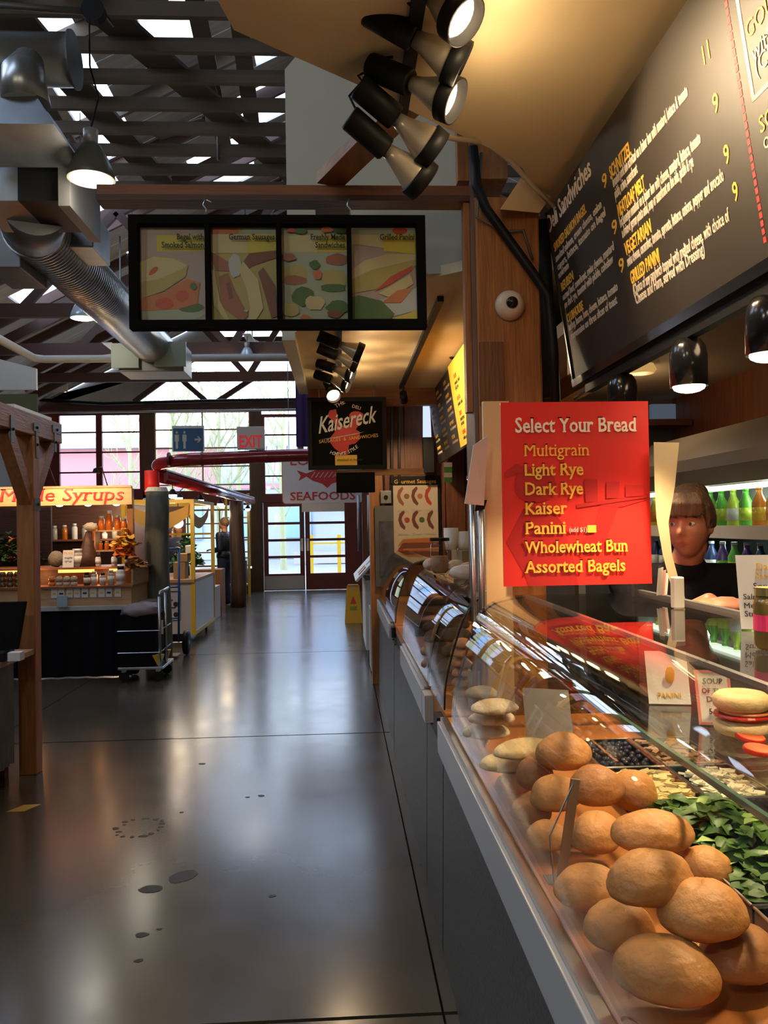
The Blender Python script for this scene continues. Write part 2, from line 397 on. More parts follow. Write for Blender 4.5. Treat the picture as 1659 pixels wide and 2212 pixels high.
# timber posts between the bays
for (a, b, m) in ((308, 334, 'log'), (541, 566, 'log'), (92, 122, 'red_frame'), (752, 775, 'red_frame'), (-130, -100, 'log')):
    fpart(X20(a), X20(b), 0, Z20(880), m, 'wall_post')
fpart(X20(775), 7.1, 0, Z20(888), 'red_wall', 'wall_panel')
# sill wall under the left windows
fpart(-7.5, X20(541), 0, .55, 'red_wall', 'wall_panel')
zt = Z20(888)
def window(n, px0, px1, pyt, pyb, cols, rows, fm='red_frame', fr=.07, mun=.035):
    x0, x1 = X20(px0), X20(px1); z0, z1 = Z20(pyb), Z20(pyt)
    w = MB()
    w.box(x0, x1, YB, YB+.09, z1-fr, z1).box(x0, x1, YB, YB+.09, z0, z0+fr).box(x0, x0+fr, YB, YB+.09, z0+fr, z1-fr).box(x1-fr, x1, YB, YB+.09, z0+fr, z1-fr)
    o = w.build('window_%d' % n, M[fm], kind='structure')
    for i in range(1, cols):
        x = x0+(x1-x0)*i/cols; MB().box(x-mun/2, x+mun/2, YB+.01, YB+.07, z0+fr, z1-fr).build('muntin', M[fm], o)
    for j in range(1, rows):
        z = z0+(z1-z0)*j/rows; MB().box(x0+fr, x1-fr, YB+.012, YB+.068, z-mun/2, z+mun/2).build('muntin', M[fm], o)
    for i in range(cols):
        for j in range(rows):
            xa, xb = x0+(x1-x0)*i/cols, x0+(x1-x0)*(i+1)/cols; za, zb = z0+(z1-z0)*j/rows, z0+(z1-z0)*(j+1)/rows
            MB().box(xa+.012, xb-.012, YB+.035, YB+.041, za+.012, zb-.012).build('pane', M['pane'], o)
    return o
M['amber_frame'] = mat('amber muntins', (.40, .22, .05), .5)
window(1, 122, 214, 888, 1060, 1, 4); window(2, 214, 308, 888, 1060, 1, 4)
window(3, 334, 541, 888, 1087, 2, 5, 'amber_frame', .03, .03); window(4, 566, 650, 896, 1075, 1, 4); window(5, 650, 752, 896, 1075, 1, 4)
window(6, -100, 92, 888, 1060, 2, 4, 'amber_frame', .04, .03); window(7, -300, -130, 888, 1060, 2, 4)
window(8, 122, 214, 1092, 1225, 1, 3); window(9, 214, 308, 1092, 1225, 1, 3); window(10, 334, 541, 1100, 1225, 3, 4, 'amber_frame', .04, .03); window(11, -100, 92, 1092, 1225, 3, 3)
fpart(X20(-300), X20(541), Z20(1092), Z20(1060), 'red_frame', 'wall_rail')
fpart(X20(566), X20(752), Z20(1088), Z20(1073), 'red_frame', 'wall_rail')
def door(n, px0, px1, kick):
    x0, x1 = X20(px0), X20(px1); z1 = Z20(1088); fr = .11; zb = Z20(1243)
    w = MB(); w.box(x0, x1, YB+.01, YB+.08, z1-.1, z1).box(x0, x0+fr, YB+.01, YB+.08, .01, z1-.1).box(x1-fr, x1, YB+.01, YB+.08, .01, z1-.1).box(x0+fr, x1-fr, YB+.01, YB+.08, .01, zb)
    o = w.build('door_%d' % n, M['red_frame'], kind='structure')
    for j in range(4):
        za = zb+(z1-.1-zb)*j/4; zc = zb+(z1-.1-zb)*(j+1)/4
        MB().box(x0+fr, x1-fr, YB+.04, YB+.046, za+.02, zc-.02).build('pane', M['pane'], o)
        if j: MB().box(x0+fr, x1-fr, YB+.02, YB+.07, za-.03, za+.03).build('muntin', M['red_frame'], o)
    if kick: MB().box(x0+.02, x1-.02, YB-.004, YB+.008, .03, zb-.05).build('kick_plate', M['alu'], o, label='scuffed metal kick plate')
    MB().box(x1-.09 if kick else x0+.03, x1-.03 if kick else x0+.09, YB-.05, YB-.02, .95, 1.25).build('pull_handle', M['steel'], o)
door(1, 567, 655, True); door(2, 657, 752, False)
# gable glazing above the beam
gz0 = Z20(866)
gab = MB(); poly = [(-7.6, gz0), (-4.93, gz0), (-3.94, 5.44), (-2.9, 6.05), (-2.9, zr(2.9)), (-7.6, zr(7.6))]
gab.prism(poly, 1, YB+.05, YB+.1); gab.build('wall_panel', M['sheath'], wb)
glz = MB()
for (a, b) in (((-4.9, gz0), (-2.9, 6.05)), ((-4.3, 5.25), (6, 5.25)), ((-2.9, gz0), (-1.9, 5.25)), ((-3.9, 5.25), (-3.2, 4.62)), ((-.7, gz0), (-1.5, 6.9)), ((-2.95, 6.1), (6, 6.1)), ((.9, gz0), (0, 5.25)), ((0, gz0), (0, 8))):
    MB().bar((a[0], YB+.06, a[1]), (b[0], YB+.06, b[1]), .08, .12).build('gable_strut', M['rafter_d'], wb)
MB().prism([(-4.9, gz0), (7, gz0), (7, 4.7), (0, 8.0), (-2.9, 6.6)], 1, YB+.12, YB+.125).build('gable_pane', M['pane'], wb)
# left lower lean-to with pale panel
fpart(X20(100), X20(165), Z20(852), Z20(797), 'white_wall', 'pale_panel', YB-.6, YB-.55)
# --- outdoors
M['street'] = mat('street paving', (.34, .33, .32), .8, var=.1)
M['ext_white'] = mat('exterior pale wall', (.50, .52, .56), .8)
M['ext_red'] = mat('exterior red wall', (.60, .25, .24), .7)
M['ext_blue'] = mat('blue metal roof', (.34, .52, .72), .5)
MB().box(-40, 40, 20.4, 90, -.3, -.02).build('street', M['street'], kind='structure')
b = thing('market_building', 'long red walled building with pale band seen through the far windows', 'building', (-3, 40, 0))
MB().box(-22, -1.0, 40, 44, 0, 3.4).build('wall', M['ext_white'], b); MB().box(-22, -1.0, 39.9, 44, 3.4, 5.4).build('upper_wall', M['ext_red'], b)
MB().prism([(-22.5, 5.4), (-.5, 5.4), (-.5, 5.9), (-22.5, 5.9)], 1, 39.5, 44.5).build('roof', M['ext_white'], b)
for i in range(8): MB().box(-21+i*2.6, -19.6+i*2.6, 39.85, 39.95, 1.0, 2.6).build('window', M['ext_blue'], b)
b2 = thing('shop_building', 'white shop building with blue ribbed awning across the street beyond the doors', 'building', (1, 34, 0))
MB().box(-1.0, 9, 34, 38, 0, 4.6).build('wall', M['ext_white'], b2)
aw = MB()
for i in range(12):
    x = -4.6+i*.42; aw.add([(x, 31.5, 3.2), (x+.36, 31.5, 3.2), (x+.36, 34, 4.9), (x, 34, 4.9), (x, 31.5, 3.26), (x+.36, 31.5, 3.26), (x+.36, 34, 4.96), (x, 34, 4.96)], [(0, 1, 2, 3), (4, 5, 6, 7), (0, 1, 5, 4), (1, 2, 6, 5), (0, 3, 7, 4)])
aw.build('awning', M['ext_blue'], b2)
MB().box(.3, .75, 33.9, 33.95, 2.0, 2.7).build('sign_patch', M['ext_red'], b2)
MB().box(-1.9, 3.0, 33.6, 33.7, .02, .5).build('kerb', M['offwhite'], b2)
bar = thing('street_railing', 'yellow street railing beyond the right hand door', 'railing', (.2, 27, 0))
for x in (-.95, -.05, .5): MB().box(x-.06, x+.06, 27, 27.1, -.02, 1.25).build('post', M['yellow'], bar)
MB().box(-1, .55, 27.02, 27.08, .95, 1.0).build('rail', M['yellow'], bar)
M['bark'] = mat('pale bark', (.42, .42, .22), .8)
def tree(x, y, h, lab, seed):
    rnd = random.Random(seed); t = thing('bare_tree', lab, 'tree', (x, y, 0), 'trees outside the far windows')
    tr = MB(); tw = MB()
    tr.tube([(x, y, -.02), (x+rnd.uniform(-.1, .1), y, h*.5), (x+rnd.uniform(-.2, .2), y, h)], [.13, .08, .02], 7)
    def br(p, d, L, r, k):
        e = p+d*L; tw.tube([p, (p+e)/2+Vector((rnd.uniform(-.05, .05),)*3), e], [r, r*.8, r*.5], 4)
        if k:
            for _ in range(3): br(p+d*L*rnd.uniform(.4, 1), (d+Vector((rnd.uniform(-.8, .8), rnd.uniform(-.5, .5), rnd.uniform(-.1, .7)))).normalized(), L*.6, r*.55, k-1)
    for i in range(11):
        a = rnd.uniform(0, 6.28); br(Vector((x, y, h*(.25+.06*i))), Vector((math.cos(a)*.6, math.sin(a)*.3, .9)).normalized(), h*.19, .035, 2)
    tr.build('trunk', M['bark'], t); tw.build('branches', M['bark'], t, kind='stuff')
for i, (px, y, h, lab) in enumerate([(372, 27, 6, 'leftmost thin bare tree outside the wide middle window'), (408, 30, 7, 'bare tree outside just left of the window muntin behind the restroom sign'),
                  (470, 26, 6, 'bare tree outside right of the muntin in the wide middle window'), (512, 31, 7, 'bare tree outside near the right post of the wide middle window'), (285, 29, 6.5, 'bare yellow green tree outside the red framed window'), (610, 30, 7, 'bare tree outside the window above the doors')]):
    tree(atY(px, 1000, y).x, y, h, lab, i+3)
# --- stall 1: soffit (cream canopy) above the counter
soff = [(-.285, -2.0), (-.285, 2.06), (-.26, 2.185), (.10, 2.47), (.355, 2.70), (.56, 2.87), (.70, 3.02), (.92, 3.46), (2.3, 3.46), (2.3, -2.0)]
cs = MB().prism(soff, 2, 2.87, 2.93).build('ceiling_stall', M['cream'], kind='structure')
MB().prism([(p[0]-.0, p[1]) for p in soff], 2, 2.935, 3.2).build('ceiling_edge', M['white_wall'], cs)
# --- stall walls
MB().box(2.3, 2.4, -2, 8.1, 0, 3.6).build('wall_stall_right', M['panel'], kind='structure')
wf = MB().box(1.02, 2.3, 5.55, 5.65, 0, 2.75).build('wall_stall_rear', M['dark_wall'], kind='structure')
MB().box(1.0, 2.3, -2, 5.55, 2.38, 2.44).build('ceiling_kitchen', mat('stained kitchen ceiling', (.34, .26, .17), .7, var=.15, scale=2), kind='structure')
# beam running along the counter above the kitchen opening
MB().box(.99, 1.09, -2, 3.5, 2.18, 2.87).build('trim_1', M['fir_y'], kind='structure')
MB().box(1.30, 1.40, -2, 5.5, 2.26, 2.38).build('trim_2', M['fir_y'], kind='structure')
# partition behind the second stall
wp = MB().box(.44, 2.3, 8.1, 8.16, 0, 2.75).build('wall_partition', M['panel'], kind='structure')
for i in range(9): MB().box(.445+i*.2, .445+i*.2+.19, 8.07, 8.10, 0, 2.74).build('wall_board', M['panel'], wp)
# --- stall 2 soffit and gable panel
s2 = [(-.26, 5.1), (.10, 4.35), (.42, 4.02), (.62, 3.86), (2.3, 3.86), (2.3, 8.2), (-.26, 8.2)]
c2 = MB().prism(s2, 2, 2.75, 2.80).build('ceiling_second_stall', M['cream'], kind='structure')
MB().box(-.34, -.26, 5.1, 7.2, 2.70, 3.0).build('soffit_edge', M['white_wall'], c2)
MB().box(-.26, 1.2, 7.22, 7.30, 2.60, 2.75).build('soffit_rail', M['fir_x'], c2)
pw = atY(615, 150, 3.95); pt = atY(642, 118, 3.95); pr_ = atY(990, 560, 3.95)
MB().prism([(pw.x, 2.76), (pr_.x+.12, 2.76), (pr_.x+.12, 3.9), (pt.x, 3.86), (pt.x, pt.z), (pw.x, pw.z)], 1, 3.95, 4.0).build('wall_gable_panel', M['white_wall'], kind='structure')
# ================================================================== COUNTER AND FOOD
PROF = [(.372, .862), (.378, .95), (.402, 1.055), (.432, 1.15), (.458, 1.214), (.484, 1.252), (.52, 1.276), (.57, 1.290), (.635, 1.298)]
def spline(pts, k=10):
    out = []; P_ = [Vector(pts[0])*2-Vector(pts[1])]+[Vector(p) for p in pts]+[Vector(pts[-1])*2-Vector(pts[-2])]
    for i in range(1, len(P_)-2):
        for q in range(k):
            t = q/k; a, b, c, d = P_[i-1:i+3]; out.append(tuple(.5*((2*b)+(c-a)*t+(2*a-5*b+4*c-d)*t*t+(3*b-a-3*c+d)*t**3)))
    return out+[tuple(pts[-1])]
PROF = spline(PROF, 8)
def make_case(lab, y0, y1, r0, r1, g0, g1, steps=1):
    t = thing('display_counter', lab, 'counter', (.70, (y0+y1)/2, 0), 'glass fronted display counters')
    MB().add([(.345, y0, 0), (.36, y0, .72), (.36, y1, .72), (.345, y1, 0), (1.04, y0, 0), (1.04, y0, .72), (1.04, y1, .72), (1.04, y1, 0)],
             [(0, 1, 2, 3), (4, 5, 6, 7), (0, 4, 5, 1), (3, 2, 6, 7), (1, 5, 6, 2), (0, 3, 7, 4)]).build('base_cabinet', M['granite'], t)
    MB().box(.375, 1.03, y0, y1, .722, .79).build('body', M['black'], t)
    MB().box(.375, 1.03, y0+.01, y1-.01, .79, .85).build('deck', M['deck'], t, label='orange deck board')
    MB().box(.338, .374, r0, r1, .724, .836).build('bumper_rail', M['alu'], t, bevel=.003)
    MB().box(.350, .372, r0, r1, .838, .850).build('rail_cap', M['steel'], t)
    g = MB().sheet(PROF, g0, g1, .006).build('front_glass', M['glass'], t, smooth=False)
    for p in g.data.polygons: p.use_smooth = True
    MB().box(.638, 1.02, g0, g1, 1.294, 1.300).build('top_glass', M['glass'], t)
    MB().box(.628, .640, g0, g1, 1.290, 1.302).build('glass_joint', M['steel'], t)
    for y in (g0, g1-.006): 
        MB().prism([(.385, .86)]+[(p[0]+.006, p[1]-.008) for p in PROF[1:]]+[(1.02, 1.285), (1.02, .86)], 1, y+.0005, y+.0055).build('end_glass', M['glass'], t)
        MB().tube([(p[0]+.003, y+.003, p[1]-.004) for p in PROF], .0035, 6).build('edge_trim', M['black_gloss'], t)
    MB().box(1.021, 1.04, g0, g1, .851, 1.31).build('back_frame', M['galv_dark'], t)
    return t
case1 = make_case('nearest display counter, with the heap of large round rolls behind its curved glass', -.9, 2.98, -.9, 2.98, -.9, 2.80)
MB().box(.655, 1.01, -.9, 2.3, 1.082, 1.090).build('inner_shelf', M['glass'], case1); MB().box(.645, .655, -.9, 2.3, 1.080, 1.092).build('shelf_edge', M['glass_edge'], case1, label='green glass shelf edge')
case2 = make_case('second display counter with brown loaves, just past the wooden post', 3.56, 5.68, 3.56, 4.85, 3.57, 5.0)
inf = thing('counter_infill', 'narrow counter infill squeezed in front of the timber post', 'counter', (.45, 3.27, 0))
MB().add([(.345, 3.0, 0), (.36, 3.0, .72), (.36, 3.54, .72), (.345, 3.54, 0), (.545, 3.0, 0), (.545, 3.0, .72), (.545, 3.54, .72), (.545, 3.54, 0)], [(0, 1, 2, 3), (4, 5, 6, 7), (0, 4, 5, 1), (3, 2, 6, 7), (1, 5, 6, 2), (0, 3, 7, 4)]).build('base_cabinet', M['granite'], inf)
MB().box(.375, .545, 3.0, 3.54, .722, .85).build('deck', M['deck'], inf); MB().box(.338, .374, 3.42, 3.54, .724, .836).build('bumper_rail', M['alu'], inf)
PI_ = [p for p in PROF if p[0] < .545]
g_ = MB().sheet(PI_, 3.05, 3.54, .006).build('front_glass', M['glass'], inf)
for p in g_.data.polygons: p.use_smooth = True
MB().tube([(p[0]+.003, 3.055, p[1]-.004) for p in PI_], .004, 6).build('edge_trim', M['black_gloss'], inf)
MB().prism([(.385, .86)]+[(p[0]+.006, p[1]-.008) for p in PI_[1:]]+[(.54, .86)], 1, 3.056, 3.061).build('end_glass', M['glass'], inf)
case3 = make_case('third display counter, the farthest one, beside the white chest freezer', 5.72, 8.0, 5.95, 7.9, 5.76, 7.95)
for (y, par) in ((3.1, inf), (5.8, case3)):
    MB().box(.345, .375, y-.05, y+.06, .76, .83).build('hinge_block', M['black'], par)
# glass support bracket with a thin rod
p0 = atZ(1212, 1900, .852); br = thing('glass_bracket', 'flat grey metal bracket with thin rod standing among the rolls', 'bracket', p0)
tp = atY(1243, 1683, p0.y); 
MB().bar(p0, tp, .018, .006, (0, 1, 0)).build('upright', M['galv'], br)
MB().box(p0.x-.03, p0.x+.012, p0.y-.02, p0.y+.02, .851, .855).build('foot', M['galv'], br)
MB().tube([tp, (p0.x-.028, p0.y-.03, .95), (.392, p0.y-.05, .87)], .0018, 6).build('rod', M['steel'], br)
# --- rolls
def bun_mat(name, a, b):
    m = mat(name, a, .55, col2=b, scale=14, bump=.35, bscale=70); return m
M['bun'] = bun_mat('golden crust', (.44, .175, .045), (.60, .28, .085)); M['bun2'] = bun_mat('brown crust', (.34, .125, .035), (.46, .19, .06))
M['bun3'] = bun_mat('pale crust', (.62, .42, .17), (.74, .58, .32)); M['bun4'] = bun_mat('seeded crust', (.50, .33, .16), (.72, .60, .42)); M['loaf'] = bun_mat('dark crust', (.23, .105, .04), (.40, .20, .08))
def bun(c, rx, ry, rz, ang, m, lab, seed, tilt=0, crease=True, cat='bread roll', name='bread_roll', group=None, flat=.45):
    rnd = random.Random(seed); off = Vector((rnd.uniform(0, 99), 7, 3))
    R = Matrix.Rotation(ang, 3, 'Z') @ Matrix.Rotation(tilt, 3, 'X')
    cr = rnd.uniform(-.25, .25)
    def fn(v, d):
        k = 1+.06*noise.noise(d*1.6+off)+.018*noise.noise(d*6+off)
        if d.z < 0: v = Vector((v.x, v.y, v.z*(1-flat)))
        if crease and d.z > .2:
            w = cr+.25*noise.noise(Vector((d.x*2, 0, seed))); q = abs(d.y-w-.12*math.sin(3*d.x))
            if abs(d.x) < .62: k -= .085*math.exp(-(q/.055)**2)*(1-abs(d.x)/.62)
        return v*k
    return MB().ball(c, rx, ry, rz, 40, 26, R, fn).build(name, m, smooth=True, label=lab, cat=cat, group=group)
#  px, py, z, rx(m), ry, rz, angle, material, label
B = [
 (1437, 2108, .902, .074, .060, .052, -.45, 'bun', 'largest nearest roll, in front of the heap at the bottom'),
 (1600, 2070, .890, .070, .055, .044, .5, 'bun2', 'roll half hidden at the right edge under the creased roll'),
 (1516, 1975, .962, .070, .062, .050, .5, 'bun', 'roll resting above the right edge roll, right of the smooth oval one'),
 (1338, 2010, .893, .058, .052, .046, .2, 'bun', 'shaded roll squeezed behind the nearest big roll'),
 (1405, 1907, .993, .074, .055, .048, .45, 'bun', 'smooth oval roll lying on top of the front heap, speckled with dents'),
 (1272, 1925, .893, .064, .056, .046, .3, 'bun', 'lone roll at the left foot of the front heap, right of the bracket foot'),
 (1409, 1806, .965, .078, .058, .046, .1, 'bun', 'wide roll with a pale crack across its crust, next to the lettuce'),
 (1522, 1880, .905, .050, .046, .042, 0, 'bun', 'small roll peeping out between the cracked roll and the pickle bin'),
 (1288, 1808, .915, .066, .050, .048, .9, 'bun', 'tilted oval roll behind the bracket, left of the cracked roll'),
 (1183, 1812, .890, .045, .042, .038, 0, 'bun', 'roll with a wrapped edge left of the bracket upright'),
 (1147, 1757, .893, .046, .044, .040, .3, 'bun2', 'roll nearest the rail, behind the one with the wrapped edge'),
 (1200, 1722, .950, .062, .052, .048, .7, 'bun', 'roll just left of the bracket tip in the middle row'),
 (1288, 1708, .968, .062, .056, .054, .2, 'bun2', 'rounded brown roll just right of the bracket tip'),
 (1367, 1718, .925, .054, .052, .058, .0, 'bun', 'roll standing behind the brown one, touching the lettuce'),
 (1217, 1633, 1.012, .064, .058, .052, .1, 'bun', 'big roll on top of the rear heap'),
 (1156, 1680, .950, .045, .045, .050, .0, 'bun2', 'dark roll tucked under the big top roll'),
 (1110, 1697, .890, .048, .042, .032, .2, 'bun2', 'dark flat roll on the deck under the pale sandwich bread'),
 (1135, 1622, .985, .085, .050, .030, .3, 'bun3', 'long pale floury loaf left of the top roll'),
 (1105, 1650, .930, .085, .055, .030, .1, 'bun3', 'pale floury loaf underneath the other long pale one'),
 (1068, 1530, 1.015, .072, .055, .026, .2, 'bun4', 'seeded flat roll on top of the rear stack'),
 (1062, 1553, .970, .070, .055, .026, .1, 'bun4', 'seeded flat roll in the middle of the rear stack'),
 (1050, 1583, .920, .072, .056, .028, 0, 'bun4', 'seeded flat roll at the bottom of the rear stack'),
 (1040, 1500, .985, .055, .050, .028, 0, 'bun4', 'seeded roll leaning behind the rear stack'),
]
BUNS = []
for i, (px, py, z, rx, ry, rz, an, m, lab) in enumerate(B):
    c = atZ(px, py, z); BUNS.append(bun(c, rx, ry, rz, an, M[m], lab, i+1, group='rolls heaped in the nearest counter', crease=(m == 'bun')))
# --- bins with sandwich fillings behind the rolls
M['bin'] = mat('black food bin', (.015, .015, .015), .25)
def binn(x0, x1, y0, y1, lab, z=.852, h=.055):
    t = thing('food_bin', lab, 'food bin', ((x0+x1)/2, (y0+y1)/2, z), 'food bins in the nearest counter'); w = .004
    MB().box(x0, x1, y0, y0+w, z+.004, z+h).box(x0, x1, y1-w, y1, z+.004, z+h).box(x0, x0+w, y0+w, y1-w, z+.004, z+h).box(x1-w, x1, y0+w, y1-w, z+.004, z+h).build('sides', M['bin'], t)
    MB().box(x0+.001, x1-.001, y0+.001, y1-.001, z, z+.004).build('bottom', M['bin'], t)
    rim = MB(); 
    rim.tube([(x0, y0, z+h), (x1, y0, z+h), (x1, y1, z+h), (x0, y1, z+h), (x0, y0, z+h)], .0028, 5); rim.build('rim', M['steel'], t); return t
BIN = {}
cols = [(.672, .835), (.84, 1.003)]
names = {(0, 0): 'bin of chopped pickles nearest the front right rolls', (1, 0): 'bin of pepper strips beside the chopped pickles', (0, 1): 'bin heaped with green lettuce in the nearest counter',
         (1, 1): 'bin of tomato slices beside the lettuce', (0, 2): 'bin of shredded pale cheese behind the lettuce', (1, 2): 'bin of sliced onion at the back beside the shredded cheese', (0, 3): 'bin of dark olives behind the cheese', (1, 3): 'bin of browned meat slices at the far back'}
ycuts = [1.05, 1.34, 1.86, 2.12, 2.40]
for j in range(4):
    for i in range(2): BIN[(i, j)] = binn(cols[i][0], cols[i][1], ycuts[j]+.004, ycuts[j+1]-.004, names[(i, j)])
M['lettuce'] = mat('green lettuce leaf', (.016, .06, .005), .45, col2=(.08, .18, .02), scale=9)
M['lettuce_l'] = mat('pale lettuce rib', (.28, .40, .10), .5)
def leaves(x0, x1, y0, y1, z, n, sz, ms, nm, lab, cat, seed, h=.05, par=None):
    rnd = random.Random(seed); mb = MB()
    for k in range(n):
        u, v = rnd.uniform(0, 1), rnd.uniform(0, 1); x = x0+(x1-x0)*u; y = y0+(y1-y0)*v
        zz = z+h*(1-(2*u-1)**2)*(1-(2*v-1)**2)*rnd.uniform(.4, 1); a = rnd.uniform(0, 6.28); s = sz*rnd.uniform(.6, 1.3)
        d = Vector((math.cos(a), math.sin(a), rnd.uniform(-.4, .6))).normalized(); e = d.cross(Vector((0, 0, 1))).normalized(); up = e.cross(d)
        c = Vector((x, y, zz)); vs = []
        for (i, j, k2) in ((-1, 0, 0), (-.4, -.5, .3), (0, 0, .05), (-.4, .5, .3), (.5, -.6, .15), (.5, 0, .2), (.5, .6, .35), (1.05, -.3, -.1), (1.05, .3, 0)):
            vs.append(c+d*i*s+e*j*s+up*(k2+rnd.uniform(-.12, .12))*s)
        mb.add(vs, [(0, 1, 2), (0, 2, 3), (1, 4, 5, 2), (2, 5, 6, 3), (4, 7, 5), (5, 7, 8), (5, 8, 6)])
    o = mb.build(nm, ms, par, smooth=True, label=lab, cat=cat, kind='stuff')
    for p in o.data.polygons: p.material_index = 1 if len(ms) > 1 and (p.index//7) % 9 == 0 else 0
    return o
leaves(.69, .86, 1.36, 1.85, .905, 240, .024, [M['lettuce'], M['lettuce_l']], 'lettuce', 'heap of torn green lettuce leaves in its bin', 'lettuce', 4, .06)
M['pickle'] = mat('pickle', (.13, .12, .012), .4, col2=(.26, .21, .03), scale=20); M['cheese'] = mat('pale cheese', (.72, .56, .25), .5); M['olive_f'] = mat('dark olive', (.02, .018, .03), .25)
def chips(x0, x1, y0, y1, z, n, s, m, nm, lab, cat, seed):
    rnd = random.Random(seed); mb = MB()
    for k in range(n):
        c = Vector((rnd.uniform(x0, x1), rnd.uniform(y0, y1), z+rnd.uniform(0, .016))); q = Matrix.Rotation(rnd.uniform(0, 6), 4, 'Z') @ Matrix.Rotation(rnd.uniform(-.5, .5), 4, 'X'); q.translation = c
        mb.box(-s, s, -s*.4, s*.4, -s*.2, s*.2, q)
    return mb.build(nm, m, label=lab, cat=cat, kind='stuff')
chips(.69, .82, 1.07, 1.32, .895, 260, .012, M['pickle'], 'pickles', 'chopped yellow green pickles in the bin beside the front rolls', 'pickles', 1)
chips(.86, .99, 1.07, 1.32, .895, 160, .014, mat('pepper strip', (.45, .14, .02), .4, col2=(.55, .33, .04), scale=30), 'pepper_strips', 'orange and yellow pepper strips in their bin', 'peppers', 2)
chips(.69, .82, 1.88, 2.10, .890, 200, .016, M['cheese'], 'shredded_cheese', 'pale shredded cheese in the bin behind the lettuce', 'cheese', 3)
chips(.86, .99, 1.88, 2.10, .890, 160, .014, mat('onion', (.70, .62, .45), .4), 'sliced_onion', 'sliced pale onion in the bin at the back', 'onion', 5)
chips(.86, .99, 2.14, 2.38, .890, 160, .016, mat('browned meat', (.28, .15, .07), .5), 'sliced_meat', 'browned meat slices in the far back bin', 'meat', 6)
ol = MB(); rnd = random.Random(3)
for k in range(110): ol.ball((rnd.uniform(.69, .82), rnd.uniform(2.14, 2.38), .893+rnd.uniform(0, .012)), .009, n=8, m=5)
ol.build('olives', M['olive_f'], smooth=True, label='glossy dark olives in the rear bin', cat='olives', kind='stuff')
M['tomato'] = mat('tomato flesh', (.62, .05, .02), .3, col2=(.75, .18, .07), scale=25); M['tomato_skin'] = mat('tomato skin', (.50, .02, .01), .25)
def tomato(c, r, tilt, lab, grp):
    t = thing('tomato_slice', lab, 'tomato slice', c, grp); R = Matrix.Rotation(tilt, 3, 'X') @ Matrix.Rotation(tilt*.6, 3, 'Y')
    MB().lathe([(r*.97, -.004), (r, 0), (r*.97, .004)], c, 24, R).build('skin', M['tomato_skin'], t); MB().lathe([(r*.9, .0042), (r*.9, .0052)], c, 24, R).build('flesh', M['tomato'], t); return t
cT = atX(1643, 1808, .90)
for k, lab in enumerate(['upright red tomato slice at the right edge beside the lettuce', 'tomato slice lying flat in its bin behind the upright one', 'tomato slice leaning farthest back in its bin']):
    tomato((.90+.035*(k % 2), 1.42+.12*k, .925), .036, -1.0+.35*k, lab, 'tomato slices in the bin')
# --- things on the inner glass shelf
bg_ = thing('bagel_sandwich', 'sample bagel sandwich on the glass shelf above the fillings', 'sandwich', atX(1603, 1600, .84).to_tuple()[:2]+(1.092,))
bc = atX(1603, 1560, .84); by = bc.y; bx = .84
def torus(c, R, r, n=28, m=12, sz=.8):
    vs = []; fs = []
    for i in range(n):
        for j in range(m):
            a, b_ = 6.2832*i/n, 6.2832*j/m; vs.append((c[0]+(R+r*math.cos(b_))*math.cos(a), c[1]+(R+r*math.cos(b_))*math.sin(a), c[2]+r*sz*math.sin(b_)))
            fs.append((i*m+j, ((i+1) % n)*m+j, ((i+1) % n)*m+(j+1) % m, i*m+(j+1) % m))
    return MB().add(vs, fs)
torus((bx, by, 1.165), .034, .026).build('bagel_top', M['bun3'], bg_, smooth=True); torus((bx, by, 1.112), .034, .024, sz=.7).build('bagel_bottom', M['bun3'], bg_, smooth=True)
MB().lathe([(.055, -.004), (.058, 0), (.055, .004)], (bx, by, 1.137), 24).build('tomato', M['tomato_skin'], bg_)
MB().lathe([(.05, -.003), (.052, 0), (.05, .003)], (bx+.004, by-.004, 1.145), 24).build('salmon', mat('salmon', (.72, .22, .09), .4), bg_)
for k, (px, py) in enumerate([(1640, 1640), (1612, 1655), (1570, 1640)]):
    c = atX(px, py, .80+.02*k); tomato((.80+.03*k, min(2.2, c.y), 1.102), .030, .1+.06*k, ['whole width tomato slice on the glass shelf at the right edge', 'tomato slice on the glass shelf between two others', 'leftmost tomato slice on the glass shelf'][k], 'tomato slices on the glass shelf')
def card(name, lab, cat, o, w, h, xd, yd, m, lines, edge=None, th=.003, group=None):
    """thin card: o = lower left corner; lines = (text, u, v, size, material, align)"""
    xd = Vector(xd).normalized(); yd = Vector(yd).normalized(); zd = xd.cross(yd); o = Vector(o)
    t = thing(name, lab, cat, o+xd*w/2, group)
    def slab(a0, a1, b0, b1, c0, c1): return [o+xd*a+yd*b+zd*c for c in (c0, c1) for b in (b0, b1) for a in (a0, a1)]
    F = [(0, 2, 3, 1), (4, 5, 7, 6), (0, 1, 5, 4), (2, 6, 7, 3), (0, 4, 6, 2), (1, 3, 7, 5)]
    MB().add(slab(0, w, 0, h, -th, 0), F).build('sheet', m, t)
    if edge: 
        mb = MB(); q = .006
        for a in ((0, w, 0, q), (0, w, h-q, h), (0, q, q, h-q), (w-q, w, q, h-q)): mb.add(slab(*a, .0002, .0012), F)
        mb.build('border', edge, t)
    for (s, u, v, sz, mm, al) in lines: text(s, sz, o+xd*u*w+yd*v*h+zd*.0014, xd, yd, mm, t, ax=al)
    return t
yv = (.94, -.34, 0)
c0 = atX(1372, 1555, .80)
card('price_card', 'white card with a yellow oval emblem standing on the glass shelf', 'card', (.76, 2.02, 1.093), .10, .13, (.97, -.22, 0), (0, .2, 1), M['paper'], [('PANINI', .5, .12, .018, M['ink_yellow'], 'CENTER')])
em = MB().ball((.812, 2.014, 1.165), .012, .004, .022, 14, 8); em.build('emblem_disc', M['ink_yellow'], bpy.data.objects['price_card'])
